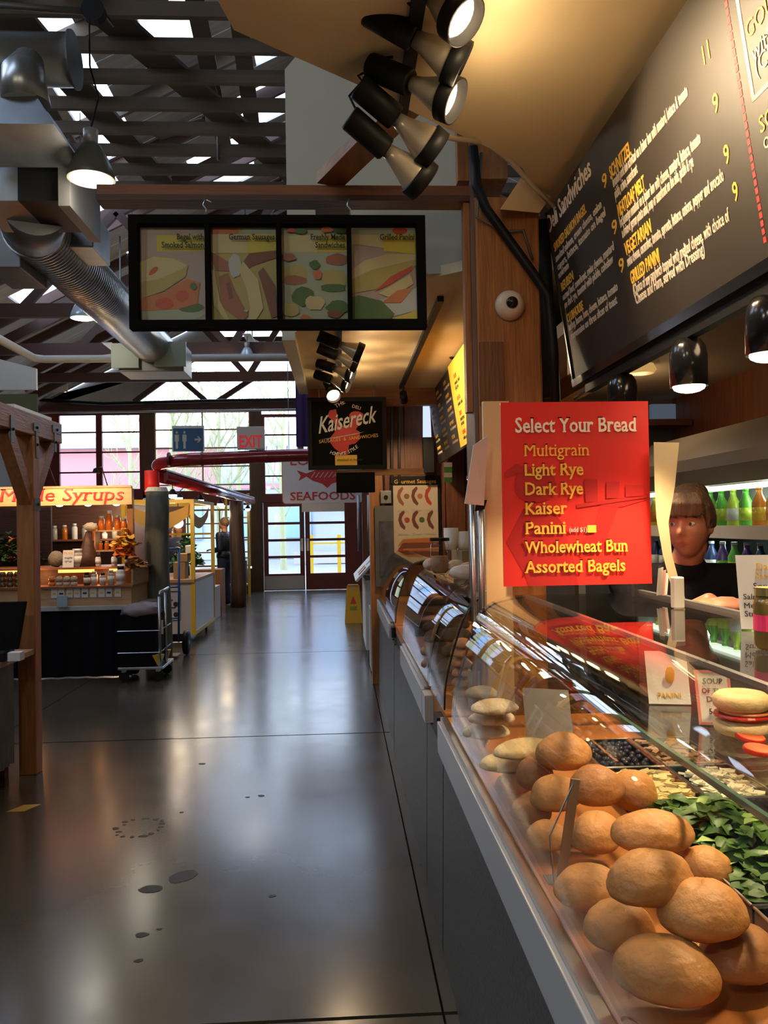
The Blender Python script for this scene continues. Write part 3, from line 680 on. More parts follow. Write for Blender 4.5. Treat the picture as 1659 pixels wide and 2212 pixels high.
card('price_card', 'pink bordered handwritten price card left of the bagel sandwich', 'card', (.79, 1.80, 1.093), .075, .12, (.97, -.22, 0), (0, .2, 1), M['paper'], [('SOUP', .5, .75, .017, M['ink_black'], 'CENTER'), ('OF THE', .5, .58, .015, M['ink_black'], 'CENTER'), ('DAY', .5, .42, .017, M['ink_black'], 'CENTER'), ('5.95', .5, .2, .017, M['ink_black'], 'CENTER')], edge=mat('pink edge', (.75, .25, .22), .5))
# white framed card inside the far end of the case, pale board
card('price_card', 'yellow edged tall white card standing inside the far end of the nearest counter', 'card', (.44, 2.55, .853), .13, .27, (.35, .93, 0), (.25, 0, 1), M['paper'], [], edge=M['ink_yellow'])
card('price_card', 'grey card leaning behind the seeded rolls', 'card', (.55, 2.45, .853), .14, .20, (.9, -.4, 0), (0, .35, 1), mat('grey card', (.28, .25, .21), .7), [])
# --- second counter contents: brown loaves and a stack of rolls
LB = ['back left', 'back right', 'middle left', 'middle right', 'front left', 'front right']
k = 0
lab2 = ['brown loaf at the top left of the heap in the second counter', 'brown loaf at the top right of the heap in the second counter', 'brown loaf in the upper row, left side, second counter', 'brown loaf in the upper row, right side, second counter',
        'darker loaf in the middle row, left side, second counter', 'darker loaf in the middle row, right side, second counter', 'loaf in the bottom row nearest the glass, second counter', 'loaf in the bottom row nearest the post, second counter', 'speckled loaf low beside the rail, second counter']
for (px, py, Y) in [(935, 1357, 4.1), (968, 1352, 4.1), (932, 1378, 3.95), (970, 1376, 3.9), (930, 1408, 3.85), (968, 1410, 3.8), (935, 1435, 3.75), (965, 1442, 3.6), (925, 1455, 3.9)]:
    c = atY(px, py, Y); c.x += .03; bun(c, .085, .06, .045, .2+.3*(k % 3), M['loaf'], lab2[k], 40+k, cat='bread', name='brown_loaf', group='brown loaves in the second counter', crease=False); k += 1
lab3 = ['topmost', 'second from the top', 'third from the top', 'fourth from the top', 'fifth from the top', 'lowest']
for i in range(6):
    c = atY(998, 1392+i*21, 3.25); bun(c, .042, .042, .026, i, M['bun2'], lab3[i]+' golden bun of the column behind the end glass', 60+i, cat='bun', name='small_bun', group='column of buns beside the post', crease=False)
card('price_card', 'narrow white card standing between the two curved glasses', 'card', (.47, 3.10, .853), .05, .14, (.95, -.3, 0), (0, 0, 1), M['paper'], [])
# third counter: trays with packed food, paper bags
for i, (y, z, lab) in enumerate([(5.35, 1.06, 'upper wooden tray of wrapped sandwiches between the second and third counters'), (5.3, .93, 'lower tray of pink sliced ham between the second and third counters')]):
    t = thing('food_tray', lab, 'tray', (.56, y, z-.03)); MB().box(.46, .68, y-.15, y+.15, z-.03, z-.015).build('tray', M['black'], t)
    for q in range(3): MB().ball((.57, y-.1+.1*q, z+.012), .08, .045, .03, 14, 8).build('package', M['bun2'] if i == 0 else mat('pink ham', (.6, .28, .2), .4), t, smooth=True)
MB().box(.45, .70, 5.1, 5.5, .853, .895).build('tray_stand', M['black'], label='low black stand under the lower ham tray', cat='stand')
# --- goods on top of the second counter
M['kraft'] = mat('kraft card', (.30, .19, .09), .8); M['foam'] = mat('white cup', (.75, .68, .56), .5)
bx_ = MB().box(.62, .95, 4.2, 4.6, 1.302, 1.41); bx_.build('cardboard_box', M['kraft'], bevel=.004, label='brown cardboard box on the second counter under the white cups', cat='box')
for (px, lab, h) in ((975, 'left stack of white paper cups on the cardboard box', .11), (1002, 'right stack of white paper cups on the cardboard box', .09)):
    c = atY(px, 1190, 4.35); t = thing('cup_stack', lab, 'cups', (c.x, 4.35, 1.411)); 
    for q in range(4): MB().lathe([(.030, 0), (.040, h-.03)], (c.x, 4.35, 1.411+q*.012), 18).build('cup', M['foam'], t, smooth=True)
jc = atY(950, 1195, 4.0); t = thing('storage_jar', 'clear jar with black lid and dark contents hanging in front of the sausage poster', 'jar', (jc.x, 4.0, 1.303))
MB().lathe([(.035, 0), (.045, .02), (.045, .14), (.04, .16)], (jc.x, 4.0, 1.303), 20).build('glass', M['glass'], t, smooth=True)
MB().lathe([(.030, .006), (.040, .02), (.040, .09)], (jc.x, 4.0, 1.303), 20).build('contents', M['loaf'], t, smooth=True)
MB().lathe([(.048, .162), (.048, .178)], (jc.x, 4.0, 1.303), 20).build('lid', M['black'], t)
for i, (px, py, col, lab) in enumerate([(1005, 1215, (.62, .50, .40), 'red and white printed snack bag on the second counter nearest the post'), (1018, 1240, (.60, .20, .10), 'orange snack bag lying against the post'), (985, 1222, (.55, .42, .30), 'beige snack bag left of the printed one'), (930, 1205, (.42, .12, .05), 'reddish wrapped baguette on the far end of the second counter')]):
    c = atY(px, py, 3.55+.25*i); bun((c.x, c.y, 1.302+.035), .07, .04, .034, .5*i, mat('snack wrap %d' % i, col, .35, col2=(.7, .6, .5), scale=25), lab, 80+i, cat='snack bag', name='snack_bag', crease=False, flat=.0)
# ================================================================== FURNITURE OF THE STALL
post = thing('timber_post', 'massive orange timber post between the two menu boards', 'post', (.69, 3.37, 0))
MB().box(.56, .82, 3.26, 3.50, 0, 2.86).build('shaft', M['fir'], post, bevel=.008)
MB().box(.545, .559, 3.27, 3.49, 1.2, 4.2).build('side_strip', mat('brown grey strip', (.17, .10, .075), .6), post)
MB().box(.565, .66, 3.24, 3.258, 2.02, 2.27).build('inset_block', wood('dark inset', (.13, .04, .014), (.22, .075, .024)), post, label='darker wooden inset block')
MB().box(.56, .70, 3.28, 3.48, 2.94, 4.2).build('upper_shaft', M['fir'], post)
# camera dome
cd_ = atY(1108, 651, 3.19); dome = thing('security_camera', 'cream dome security camera on the orange post', 'camera', (cd_.x, 3.2, cd_.z))
Rd = Matrix.Rotation(math.radians(90), 3, 'X')
hh = MB().lathe([(.060, -.0), (.060, .012), (.054, .03), (.042, .045), (.030, .052)], (cd_.x, 3.258, cd_.z), 28, Rd).build('housing', mat('cream plastic', (.70, .62, .48), .4), dome, smooth=True)
MB().ball((cd_.x, 3.206, cd_.z), .024, n=20, m=12).build('lens', M['black_gloss'], hh, smooth=True)
# black cable bundle across the post and down
def cable(pts, r, lab, m='black', name='cable', n=8): return MB().tube(pts, r, n).build(name, M[m], smooth=True, label=lab, cat='cable')
P = lambda x, y, Y: tuple(atY(x, y, Y))
cable([P(1022, 318, 3.23), P(1030, 400, 3.22), P(1050, 450, 3.22), P(1090, 505, 3.22), P(1130, 560, 3.22), P(1165, 610, 3.2), P(1185, 640, 3.2), P(1196, 760, 3.2), P(1200, 880, 3.2)], .020, 'thick black cable bundle crossing the orange post diagonally')
cable([P(1040, 330, 3.225), P(1030, 470, 3.225), P(1070, 490, 3.235), P(1100, 500, 3.235), P(1130, 497, 3.235), P(1150, 560, 3.235)], .006, 'thin grey wire looping over the post above the dome camera', 'galv_dark')
cable([P(1172, 480, 3.3), P(1180, 620, 3.25), P(1188, 860, 3.25)], .028, 'black cable trunk dropping beside the post edge')
cable([P(1290, 815, 3.1), P(1262, 845, 3.15), P(1240, 862, 3.2)], .006, 'thin wire from the lamp track to the post', 'galv_dark')
# end box of the cream canopy
MB().add([P(1080, 452, 3.12), P(1165, 460, 3.2), P(1190, 425, 3.2), P(1125, 385, 3.12), P(1080, 452, 3.24), P(1165, 460, 3.24), P(1190, 425, 3.24), P(1125, 385, 3.24)],
         [(0, 1, 2, 3), (7, 6, 5, 4), (0, 4, 5, 1), (1, 5, 6, 2), (2, 6, 7, 3), (3, 7, 4, 0)]).build('canopy_end_box', M['cream'], label='cream boxed beam end where the canopy meets the post', cat='beam end')
# timber sign frame: beam, strut, trim
sf = thing('hanging_beam', 'orange timber beam carrying the hanging food photo sign', 'beam', (-.2, 3.33, 2.85))
MB().box(-.94, .56, 3.29, 3.37, 2.875, 2.915).build('beam', M['fir_x'], sf); MB().box(-.94, .56, 3.28, 3.38, 2.85, 2.872).build('lower_lath', M['fir_dark'], sf)
MB().bar((-.02, 3.30, 2.94), (.27, 2.62, 2.94), .11, .045).build('strut', M['fir_y'], sf); MB().box(-.08, .06, 3.24, 3.40, 2.832, 2.85).build('end_block', M['fir_dark'], sf)
MB().box(.50, .544, 3.30, 3.36, 2.94, 4.1).build('upright', M['fir'], sf); MB().box(.52, .544, 3.30, 3.36, 2.0, 2.85).build('lower_upright', M['fir'], sf)
# --- hanging photo sign
SY = 3.15
hs = thing('hanging_sign', 'black framed sign with four food photographs hanging on hooks', 'sign', (-.22, SY, 2.30))
a = atY(279, 470, SY); b_ = atY(917, 464, SY); X0, X1 = a.x, b_.x; Z1 = a.z+.005; Z0 = Z1-.432
fw = MB(); fb = .033
fw.box(X0, X1, SY-.02, SY+.03, Z1-fb, Z1).box(X0, X1, SY-.02, SY+.03, Z0, Z0+fb)
L = [X0, X0+fb]; pw_ = (X1-X0-2*fb-3*.018)/4; xs = [X0+fb+i*(pw_+.018) for i in range(4)]
fw.box(X0, X0+fb, SY-.02, SY+.03, Z0+fb, Z1-fb).box(X1-fb, X1, SY-.02, SY+.03, Z0+fb, Z1-fb)
for i in range(3): fw.box(xs[i]+pw_, xs[i]+pw_+.018, SY-.018, SY+.03, Z0+fb, Z1-fb)
fw.build('frame', M['black_matte'], hs); MB().box(X0+.01, X1-.01, SY+.0301, SY+.036, Z0+.01, Z1-.01).build('backing', M['black'], hs)
def pm(n, c): return mat('print '+n, tuple(v*.80 for v in c), .45)
PR = {'pink': pm('pink grey', (.50, .40, .34)), 'bread': pm('bread', (.50, .43, .12)), 'bread2': pm('bread light', (.66, .58, .28)), 'yel': pm('yellow', (.68, .58, .05)), 'org': pm('orange', (.62, .19, .05)), 'red': pm('red', (.60, .07, .03)),
      'saus': pm('sausage', (.22, .06, .03)), 'saus2': pm('sausage light', (.38, .13, .06)), 'green': pm('green', (.07, .17, .03)), 'pale': pm('pale green', (.42, .50, .36)), 'dark': pm('shadow', (.08, .05, .03)), 'white': pm('plate', (.55, .60, .56))}
from mathutils.geometry import tessellate_polygon
class Pic:
    def __init__(s, x, z, w, h, y, par): s.x, s.z, s.w, s.h, s.y, s.par, s.k = x, z, w, h, y, par, 0
    def poly(s, pts, c, nm='photo_print'):
        s.k += 1; pts = [(min(1, max(0, p[0])), min(1, max(0, p[1]))) for p in pts]
        q = [(s.x+p[0]*s.w, s.z+p[1]*s.h) for p in pts]; y = s.y-.0006*s.k
        tri = tessellate_polygon([[Vector((u, v, 0)) for (u, v) in q]])
        MB().add([(u, y, v) for (u, v) in q], [tuple(f) for f in tri]).build(nm, PR[c] if c in PR else M[c], s.par)
def strip(pts, w):
    """thick polyline -> polygon"""
    l, r = [], []
    for i, p in enumerate(pts):
        a = Vector(pts[max(i-1, 0)]); b = Vector(pts[min(i+1, len(pts)-1)]); d = (b-a).normalized(); n = Vector((-d.y, d.x)); ww = w*(1 if 0 < i < len(pts)-1 else .55)
        l.append(tuple(Vector(p)+n*ww/2)); r.append(tuple(Vector(p)-n*ww/2))
    return l+r[::-1]
pics = [Pic(xs[i], Z0+fb, pw_, Z1-Z0-2*fb, SY+.028, hs) for i in range(4)]
full = [(0, 0), (1, 0), (1, 1), (0, 1)]
p = pics[0]; p.poly(full, 'pink'); p.poly([(.25, .75), (1, .75), (1, .92), (.25, .92)], 'yel'); p.poly(blob(.45, .10, .5, .09), 'pale'); p.poly(blob(.75, .16, .2, .05), 'green'); p.poly([(0, .12), (.55, .14), (.85, .2), (.9, .42), (.7, .46), (.3, .3), (0, .28)], 'org')
p.poly(blob(.62, .28, .1, .06), 'red'); p.poly(blob(.36, .2, .14, .06), 'red'); p.poly([(0, .25), (.35, .33), (.68, .48), (.72, .6), (.5, .69), (.2, .7), (0, .64)], 'bread'); p.poly([(0, .42), (.3, .46), (.62, .56), (.7, .6), (.5, .67), (.2, .69), (0, .63)], 'bread2'); p.poly(blob(.2, .54, .08, .03, rot=.5), 'red'); p.poly(blob(.8, .38, .05, .04), 'green')
p = pics[1]; p.poly(full, 'bread'); p.poly(blob(.15, .96, .3, .06), 'org'); p.poly(blob(.75, .96, .3, .05), 'pale'); p.poly([(0, .73), (1, .73), (1, .93), (0, .93)], 'bread2'); p.poly([(.55, .73), (1, .73), (1, .93), (.55, .93)], 'yel')
p.poly(strip([(-.1, .7), (.1, .62), (.28, .58)], .16), 'saus2'); p.poly(strip([(.45, .55), (.6, .66), (1, .72)], .14), 'saus'); p.poly(blob(.36, .6, .1, .13), 'white')
p.poly(strip([(.18, .5), (.25, .25), (.5, .02)], .26), 'saus2'); p.poly(strip([(.25, .42), (.3, .25)], .12), 'saus'); p.poly(strip([(.45, .6), (.62, .4), (.68, .15), (.6, 0)], .2), 'bread2'); p.poly(strip([(.75, .55), (.88, .35), (.95, .05)], .18), 'saus'); p.poly(strip([(.02, .55), (.08, .2), (.25, .0)], .1), 'bread2'); p.poly(blob(.52, .12, .03, .015), 'white')
p = pics[2]; p.poly(full, 'pale'); p.poly([(0, .74), (1, .74), (1, .92), (0, .92)], 'bread2'); p.poly([(.55, .74), (1, .74), (1, .92), (.55, .92)], 'yel')
for (x, y, rx, ry, c) in [(.2, .5, .2, .12, 'bread'), (.2, .44, .2, .05, 'saus2'), (.85, .66, .2, .07, 'saus2'), (.8, .45, .2, .1, 'bread'), (.78, .36, .2, .04, 'green'), (.3, .27, .18, .1, 'green'), (.5, .2, .15, .08, 'bread2'), (.12, .13, .15, .07, 'bread'), (.35, .04, .08, .04, 'org'), (.85, .15, .18, .08, 'green'), (.8, .08, .12, .04, 'saus'), (.5, .6, .08, .05, 'green'), (.55, .5, .07, .05, 'org'), (.1, .68, .12, .04, 'saus2'), (.3, .96, .1, .03, 'green'), (.7, .97, .1, .03, 'org'), (.9, .96, .1, .03, 'green'), (.15, .96, .08, .02, 'red')]: p.poly(blob(x, y, rx, ry, 12, .15), c)
p = pics[3]; p.poly(full, 'pink'); p.poly([(0, .93), (1, .93), (1, 1), (0, 1)], 'pale'); p.poly(blob(.75, .97, .12, .04), 'red'); p.poly([(0, .83), (1, .74), (1, .92), (0, .93)], 'bread2'); p.poly([(.5, .75), (1, .72), (1, .93), (.5, .93)], 'yel'); p.poly([(.3, 0), (1, .12), (1, .36), (.3, .2)], 'white')
p.poly([(0, .3), (.4, .35), (1, .6), (1, .72), (.55, .72), (.2, .65), (0, .5)], 'bread'); p.poly([(0, .45), (.3, .55), (1, .66), (1, .72), (.55, .72), (.2, .65), (0, .55)], 'bread2'); p.poly([(.35, .32), (.6, .4), (.92, .54), (.95, .6), (.6, .48)], 'red'); p.poly([(.4, .3), (.6, .25), (.95, .4), (.9, .5), (.6, .38)], 'bread2'); p.poly([(.45, .2), (.75, .2), (.95, .36), (.7, .33)], 'org'); p.poly([(0, 0), (.55, 0), (.65, .08), (.45, .22), (.1, .28), (0, .26)], 'green'); p.poly([(.5, 0), (1, 0), (1, .12)], 'yel')
for (i, lines, v) in ((0, ['Bagel with', 'Smoked Salmon'], .86), (1, ['German Sausages'], .86), (2, ['Freshly Made', 'Sandwiches'], .86), (3, ['Grilled Panini'], .86)):
    for q, s in enumerate(lines): text(s, .031, (xs[i]+pw_*.975, SY+.010, Z0+fb+(Z1-Z0-2*fb)*(v-.085*q)), (1, 0, 0), (0, 0, 1), M['ink_black'], hs, ax='RIGHT', bold=.014, wide=.80, serif=True)
for px in (443, 755):
    h = atY(px, 452, SY); hk = MB(); hk.tube([(h.x, SY+.005, Z1), (h.x+.004, SY+.005, Z1+.03), (h.x-.008, SY+.005, Z1+.045), (h.x, SY+.02, Z1+.075), (h.x, SY+.15, 2.852)], .0035, 6); hk.build('hook', M['steel'], hs, smooth=True)
# --- big menu board
TOPX, BOTX, TZ, BZ = .845, .94, 2.785, 2.115
bl = Vector((BOTX, 3.23, BZ)); yv_ = Vector((TOPX-BOTX, 0, TZ-BZ)); Hb = yv_.length; yv_.normalize(); xv = Vector((0, -1, 0)); zv = xv.cross(yv_)
mbd = thing('menu_board', 'long black sandwich menu board tilted above the nearest counter', 'menu board', (.94, 2, 2.1))
def onb(par, o, u0, u1, v0, v1, d0, d1, m, nm='panel'):
    F = [(0, 2, 3, 1), (4, 5, 7, 6), (0, 1, 5, 4), (2, 6, 7, 3), (0, 4, 6, 2), (1, 3, 7, 5)]
    return MB().add([Vector(o)+xv*u+yv_*v+zv*d for d in (d0, d1) for v in (v0, v1) for u in (u0, u1)], F).build(nm, m, par)
onb(mbd, bl, 0, 4.0, 0, Hb, -.02, 0, M['board'], 'board'); onb(mbd, bl, 0, 4.0, -.03, -.002, -.02, .012, M['black_gloss'], 'bottom_rail'); onb(mbd, bl, -.012, -.001, -.03, Hb, -.022, .006, M['black_gloss'], 'end_trim')
def board_uv(px, py):
    d = _ray(px, py); c = Vector((0, 0, CZ)); t = (bl-c).dot(zv)/d.dot(zv); p = c+d*t-bl; return p.dot(xv), p.dot(yv_)
def bt(s, px, py, px2, sz, m, par=mbd, bold=.018, py2=None):
    sz = sz*1.12
    u, v = board_uv(px, py); u2, _ = board_uv(px2[0], px2[1])
    t = text(s, sz, bl+xv*u+yv_*v+zv*.001, xv, yv_, M[m], par, bold=bold)
    w = max(vv.co.x*0+Vector(vv.co).dot(xv) for vv in t.data.vertices)-min(Vector(vv.co).dot(xv) for vv in t.data.vertices)
    k = (u2-u)/w; base = Vector(bl+xv*u+yv_*v)-ORG[par.name]
    for vv in t.data.vertices:
        q = vv.co-base; vv.co = vv.co+xv*(q.dot(xv)*(k-1))
    return t
SZ = .040
bt('Deli Sandwiches', 1186, 505, (1276, 372), .085, 'sign_cream', bold=.012)
rows = [  # text, left baseline px, right end px, size, colour
 ('SMOKED SALMON BAGEL', (1199, 545), (1268, 462), .042, 'ink_yellow'), ('smoked salmon, cream cheese, onion', (1202, 567), (1300, 448), .036, 'ink_grey'), ('capers, lettuce, tomato on bagel', (1206, 585), (1308, 462), .036, 'ink_grey'), ('served warm', (1208, 602), (1229, 577), .034, 'ink_grey'),
 ('REUBEN', (1214, 630), (1239, 602), .042, 'ink_yellow'), ('corned beef, sauerkraut, swiss cheese, mustard', (1217, 650), (1327, 537), .036, 'ink_grey'), ('on dark rye, toasted with pickle, coleslaw', (1221, 667), (1325, 564), .036, 'ink_grey'),
 ('CLUBHOUSE', (1227, 698), (1260, 662), .042, 'ink_yellow'), ('turkey, bacon, ham, cheese, lettuce, tomato', (1230, 715), (1335, 622), .036, 'ink_grey'), ('mayonnaise on three slices of toast', (1235, 734), (1333, 650), .036, 'ink_grey'),
 ('SCHNITZEL', (1320, 388), (1364, 330), .050, 'ink_yellow'), ('breaded pork loin schnitzel on a kaiser bun with mustard, lettuce & tomato', (1326, 405), (1489, 215), .040, 'ink_grey'), ('pickle, onion, sauerkraut', (1330, 430), (1378, 372), .040, 'ink_grey'),
 ('MEATLOAF MELT', (1337, 470), (1394, 403), .050, 'ink_yellow'), ('hot bavarian meatloaf on a kaiser bun with cheese, mustard, lettuce, tomato', (1341, 492), (1516, 312), .040, 'ink_grey'), ('a choice of german potato salad, soup or sauerkraut on the side, pickle & rye', (1346, 514), (1500, 360), .040, 'ink_grey'),
 ('VEGETARIAN', (1353, 553), (1408, 494), .050, 'ink_yellow'), ('swiss cheese, cucumber, tomato, sprouts, lettuce, onions, pepper and avocado', (1357, 576), (1566, 392), .040, 'ink_grey'),
 ('GRILLED PANINI', (1365, 615), (1425, 558), .050, 'ink_yellow'), ('(Choice of any sandwich topped with melted cheese, with choice of', (1370, 638), (1578, 480), .040, 'ink_grey'), ('Cheese and Ham, served with Dressing)', (1375, 658), (1524, 548), .040, 'ink_grey')]
for (s, a, b_, sz, m) in rows: bt(s, a[0], a[1], b_, sz, m)
for (s, x, y, x2, y2) in [('9', 1304, 410, 1312, 392), ('9', 1325, 510, 1334, 492), ('9', 1340, 592, 1349, 576), ('11', 1519, 145, 1531, 125), ('9', 1544, 248, 1555, 232), ('9', 1568, 358, 1578, 342), ('9', 1587, 438, 1597, 424)]: bt(s, x, y, (x2, y2), .055, 'ink_yellow', bold=.01)
u, v = board_uv(1570, 40); u2, v2 = board_uv(1655, 480)
um = (board_uv(1560, 0)[0]+board_uv(1655, 480)[0])/2
for q in range(34): onb(mbd, bl, um-.006, um+.006, .035+q*.018, .035+q*.018+.013, .0002, .001, M['ink_red'], 'dash')
u, v = board_uv(1626, 222); 
for (a_, b2_, c_, d_) in ((u, u+1.0, v, v+.010), (u, u+.012, v, v+.30), (u, u+1.0, v+.29, v+.30)): onb(mbd, bl, a_, b2_, c_, min(d_, Hb-.02), .0002, .001, M['ink_grey'], 'box_line')
for (s, px, py, m) in (('GOULASH SOUP', 1615, 88, 'ink_yellow'), ('with a bun, served', 1628, 135, 'ink_grey'), ('(Choice of rye)', 1634, 166, 'ink_grey'), ('SOUP', 1644, 290, 'ink_yellow'), ('of the day', 1652, 325, 'ink_grey')):
    u, v = board_uv(px, py); text(s, .050, bl+xv*u+yv_*v+zv*.001, xv, yv_, M[m], mbd)
# --- track and cylinder lamps below the board
tk = thing('lamp_track', 'black lamp track along the lower edge of the big menu board', 'lamp track', (.965, 2, 2.05))
MB().box(.95, .98, -.5, 3.12, 2.045, 2.075).build('track', M['black'], tk)
MB().box(.95, 1.0, -.5, 3.12, 2.076, 2.11).build('bracket', M['black'], tk)
def can_lamp(y, lab):
    t = thing('can_spotlight', lab, 'spotlight', (.965, y, 1.92), 'can spotlights under the menu board'); z = 1.915
    MB().box(.95, .98, y-.02, y+.02, z+.10, 2.044).build('mount', M['black'], t)
    sd = MB().lathe([(.050, 0), (.050, .085), (.046, .11), (.034, .128), (.014, .136)], (.965, y, z), 28).build('shade', M['black_gloss'], t, smooth=True)
    MB().ball((.965, y, z-.001), .043, .043, .016, 20, 8).build('bulb', M['warm_bulb'], sd, smooth=True)
    spot((.965, y, z-.03), (.66, y-.08, .8), 46, WARM, 100, .04); return t
for (px, py, lab) in ((1345, 885, 'can spotlight in front of the red bread sign'), (1488, 825, 'can spotlight second in the row, above the woman'), (1662, 750, 'can spotlight cut by the right edge of the photo')):
    y = atX(px, py, .965).y; can_lamp(y, lab)
can_lamp(1.30, 'can spotlight outside the right edge, nearest the viewer')
# --- red bread sign
RY = 2.45; o = atY(1095, 1268, RY); tr_ = atY(1395, 862, RY)
w_, h_ = .452, .553; rs = thing('bread_sign', 'red sign listing seven breads above the nearest counter', 'sign', (o.x+w_/2, RY, 1.355))
x0, z0 = .487, 1.358; xd = Vector((1, 0, 0)); sh = -.016
MB().box(x0, x0+w_, RY, RY+.008, z0, z0+h_).build('panel', M['red_sign'], rs)
Pi = Pic(x0, z0, w_, h_, RY-.0002, rs)
# darker silhouette of a waiter with a tray, part of the print
for pts in ([(.02, .24), (.14, .06), (.16, .0), (.50, .0), (.47, .14), (.40, .34), (.30, .44), (.14, .42)], [(.44, .20), (.52, .15), (.66, .18), (.78, .42), (.66, .43), (.60, .28)], [(.66, .43), (.80, .42), (.98, .46), (.70, .47)],
            blob(.22, .55, .14, .10, 20, .03), strip([(.02, .6), (.1, .64), (.2, .62)], .05), [(.50, .42), (.98, .47), (.98, .49), (.5, .44)], [(.56, .45), (.64, .455), (.64, .575), (.55, .575)], [(.70, .47), (.78, .47), (.79, .56), (.70, .56)], [(.83, .475), (.95, .48), (.95, .54), (.83, .54)]): Pi.poly(pts, 'red_dark', 'silhouette_print')
def rt(s, u, v, wd, sz, m, par=rs):
    t = text(s, sz, (x0+u*w_, RY-.006, z0+v*h_), (1, 0, 0), (0, 0, 1), M[m], par, bold=.0 if 'M' in s else .016, serif=True)
    xs_ = [q.co.x for q in t.data.vertices]; k = wd*w_/(max(xs_)-min(xs_)); m0 = min(xs_)
    for q in t.data.vertices: q.co.x = m0+(q.co.x-m0)*k
rt('Select Your Bread', .09, .835, .82, .064, 'sign_cream')
for (s, v, wd) in (('Multigrain', .705, .44), ('Light Rye', .60, .40), ('Dark Rye', .495, .39), ('Kaiser', .39, .285), ('Panini', .283, .275), ('Wholewheat Bun', .18, .70), ('Assorted Bagels', .073, .68)): rt(s, .145, v, wd, .054, 'sign_yellow')
rt('(add $1)', .44, .29, .12, .02, 'ink_grey'); Pi.poly([(.565, .285), (.625, .285), (.625, .325), (.565, .325)], 'sign_yellow', 'price_patch')
for x in (x0+.05, x0+w_-.05): MB().box(x-.008, x+.008, RY+.01, RY+.014, 1.303, z0+.1).build('acrylic_leg', M['glass'], rs)
# cream side board, black strip behind the bread sign, steel posts, clipboard
MB().box(.535, .632, 3.02, 3.05, .86, 2.0).build('cream_board', mat('warm cream board', (.70, .50, .26), .6), label='tall cream board left of the red bread sign', cat='board')
MB().box(.634, .66, 3.0, 3.04, 1.32, 1.98).build('black_strip', M['black'], label='black strip between the cream board and the red sign', cat='strip')
st = thing('steel_rack', 'upright steel rack posts left of the cream board', 'rack', (.49, 2.95, .85))
for (x, r) in ((.475, .009), (.505, .012)): MB().tube([(x, 2.95, .852), (x, 2.95, 1.70)], r, 10).build('post', M['steel'], st, smooth=True)
for z in (1.05, 1.3, 1.5): MB().tube([(.475, 2.95, z), (.53, 3.0, z)], .004, 6).build('crossbar', M['steel'], st)
cb = thing('clipboard', 'pale papers clipped on a black board above the steel rack', 'clipboard', (.48, 2.9, 1.65))
pts = [P(1003, 1088, 2.88), P(1044, 1092, 2.92), P(1052, 942, 2.92), P(1022, 962, 2.88)]
def quad_sheet(pts, m, nm, par, off=.004):
    a, b, c, d = [Vector(q) for q in pts]; n = (b-a).cross(d-a).normalized()*off
    return MB().add([a, b, c, d, a+n, b+n, c+n, d+n], [(0, 1, 2, 3), (7, 6, 5, 4), (0, 4, 5, 1), (1, 5, 6, 2), (2, 6, 7, 3), (3, 7, 4, 0)]).build(nm, m, par)
quad_sheet(pts, M['paper'], 'papers', cb); quad_sheet([P(1025, 1105, 2.94), P(1046, 1100, 2.94), P(1052, 1080, 2.94), P(1030, 1080, 2.94)], M['black'], 'clip', cb)
# pale curved card right of the red sign
cc = thing('curved_card', 'tall bent cream card between the red sign and the woman', 'card', (1.0, 2.5, 1.3))
L_ = [(1412, 955), (1414, 1050), (1418, 1120), (1432, 1200), (1448, 1260), (1457, 1302)]; R_ = [(1467, 956), (1458, 1050), (1444, 1130), (1452, 1200), (1467, 1255), (1480, 1292)]
vs = [P(x, y, 2.40) for (x, y) in L_]+[P(x, y, 2.40) for (x, y) in R_]+[P(x, y, 2.404) for (x, y) in L_]+[P(x, y, 2.404) for (x, y) in R_]; n = 6
fs = [(i, i+1, n+i+1, n+i) for i in range(5)]+[(2*n+i, 3*n+i, 3*n+i+1, 2*n+i+1) for i in range(5)]+[(i, 2*n+i, 2*n+i+1, i+1) for i in range(5)]+[(n+i, n+i+1, 3*n+i+1, 3*n+i) for i in range(5)]
MB().add(vs, fs).build('card', mat('cream card', (.50, .38, .22), .6), cc)
t = thing('leaflet_holder', 'small clear holder with leaflets under the bent card', 'holder', P(1428, 1300, 2.46))
quad_sheet([P(1416, 1290, 2.46), P(1436, 1285, 2.46), P(1440, 1215, 2.46), P(1422, 1222, 2.46)], M['glass'], 'pocket', t)
for i in range(3): quad_sheet([P(1418+6*i, 1286, 2.47+.01*i), P(1428+6*i, 1284, 2.47+.01*i), P(1432+6*i, 1225+6*i, 2.47+.01*i), P(1422+6*i, 1228+6*i, 2.47+.01*i)], M['paper'] if i != 1 else mat('pink leaflet', (.65, .3, .28), .6), 'leaflet', t)
MB().box(.925, .955, 2.25, 2.28, 1.302, 1.39).build('napkin_box', M['offwhite'], bevel=.004, label='beige box on the glass top in front of the woman', cat='box')
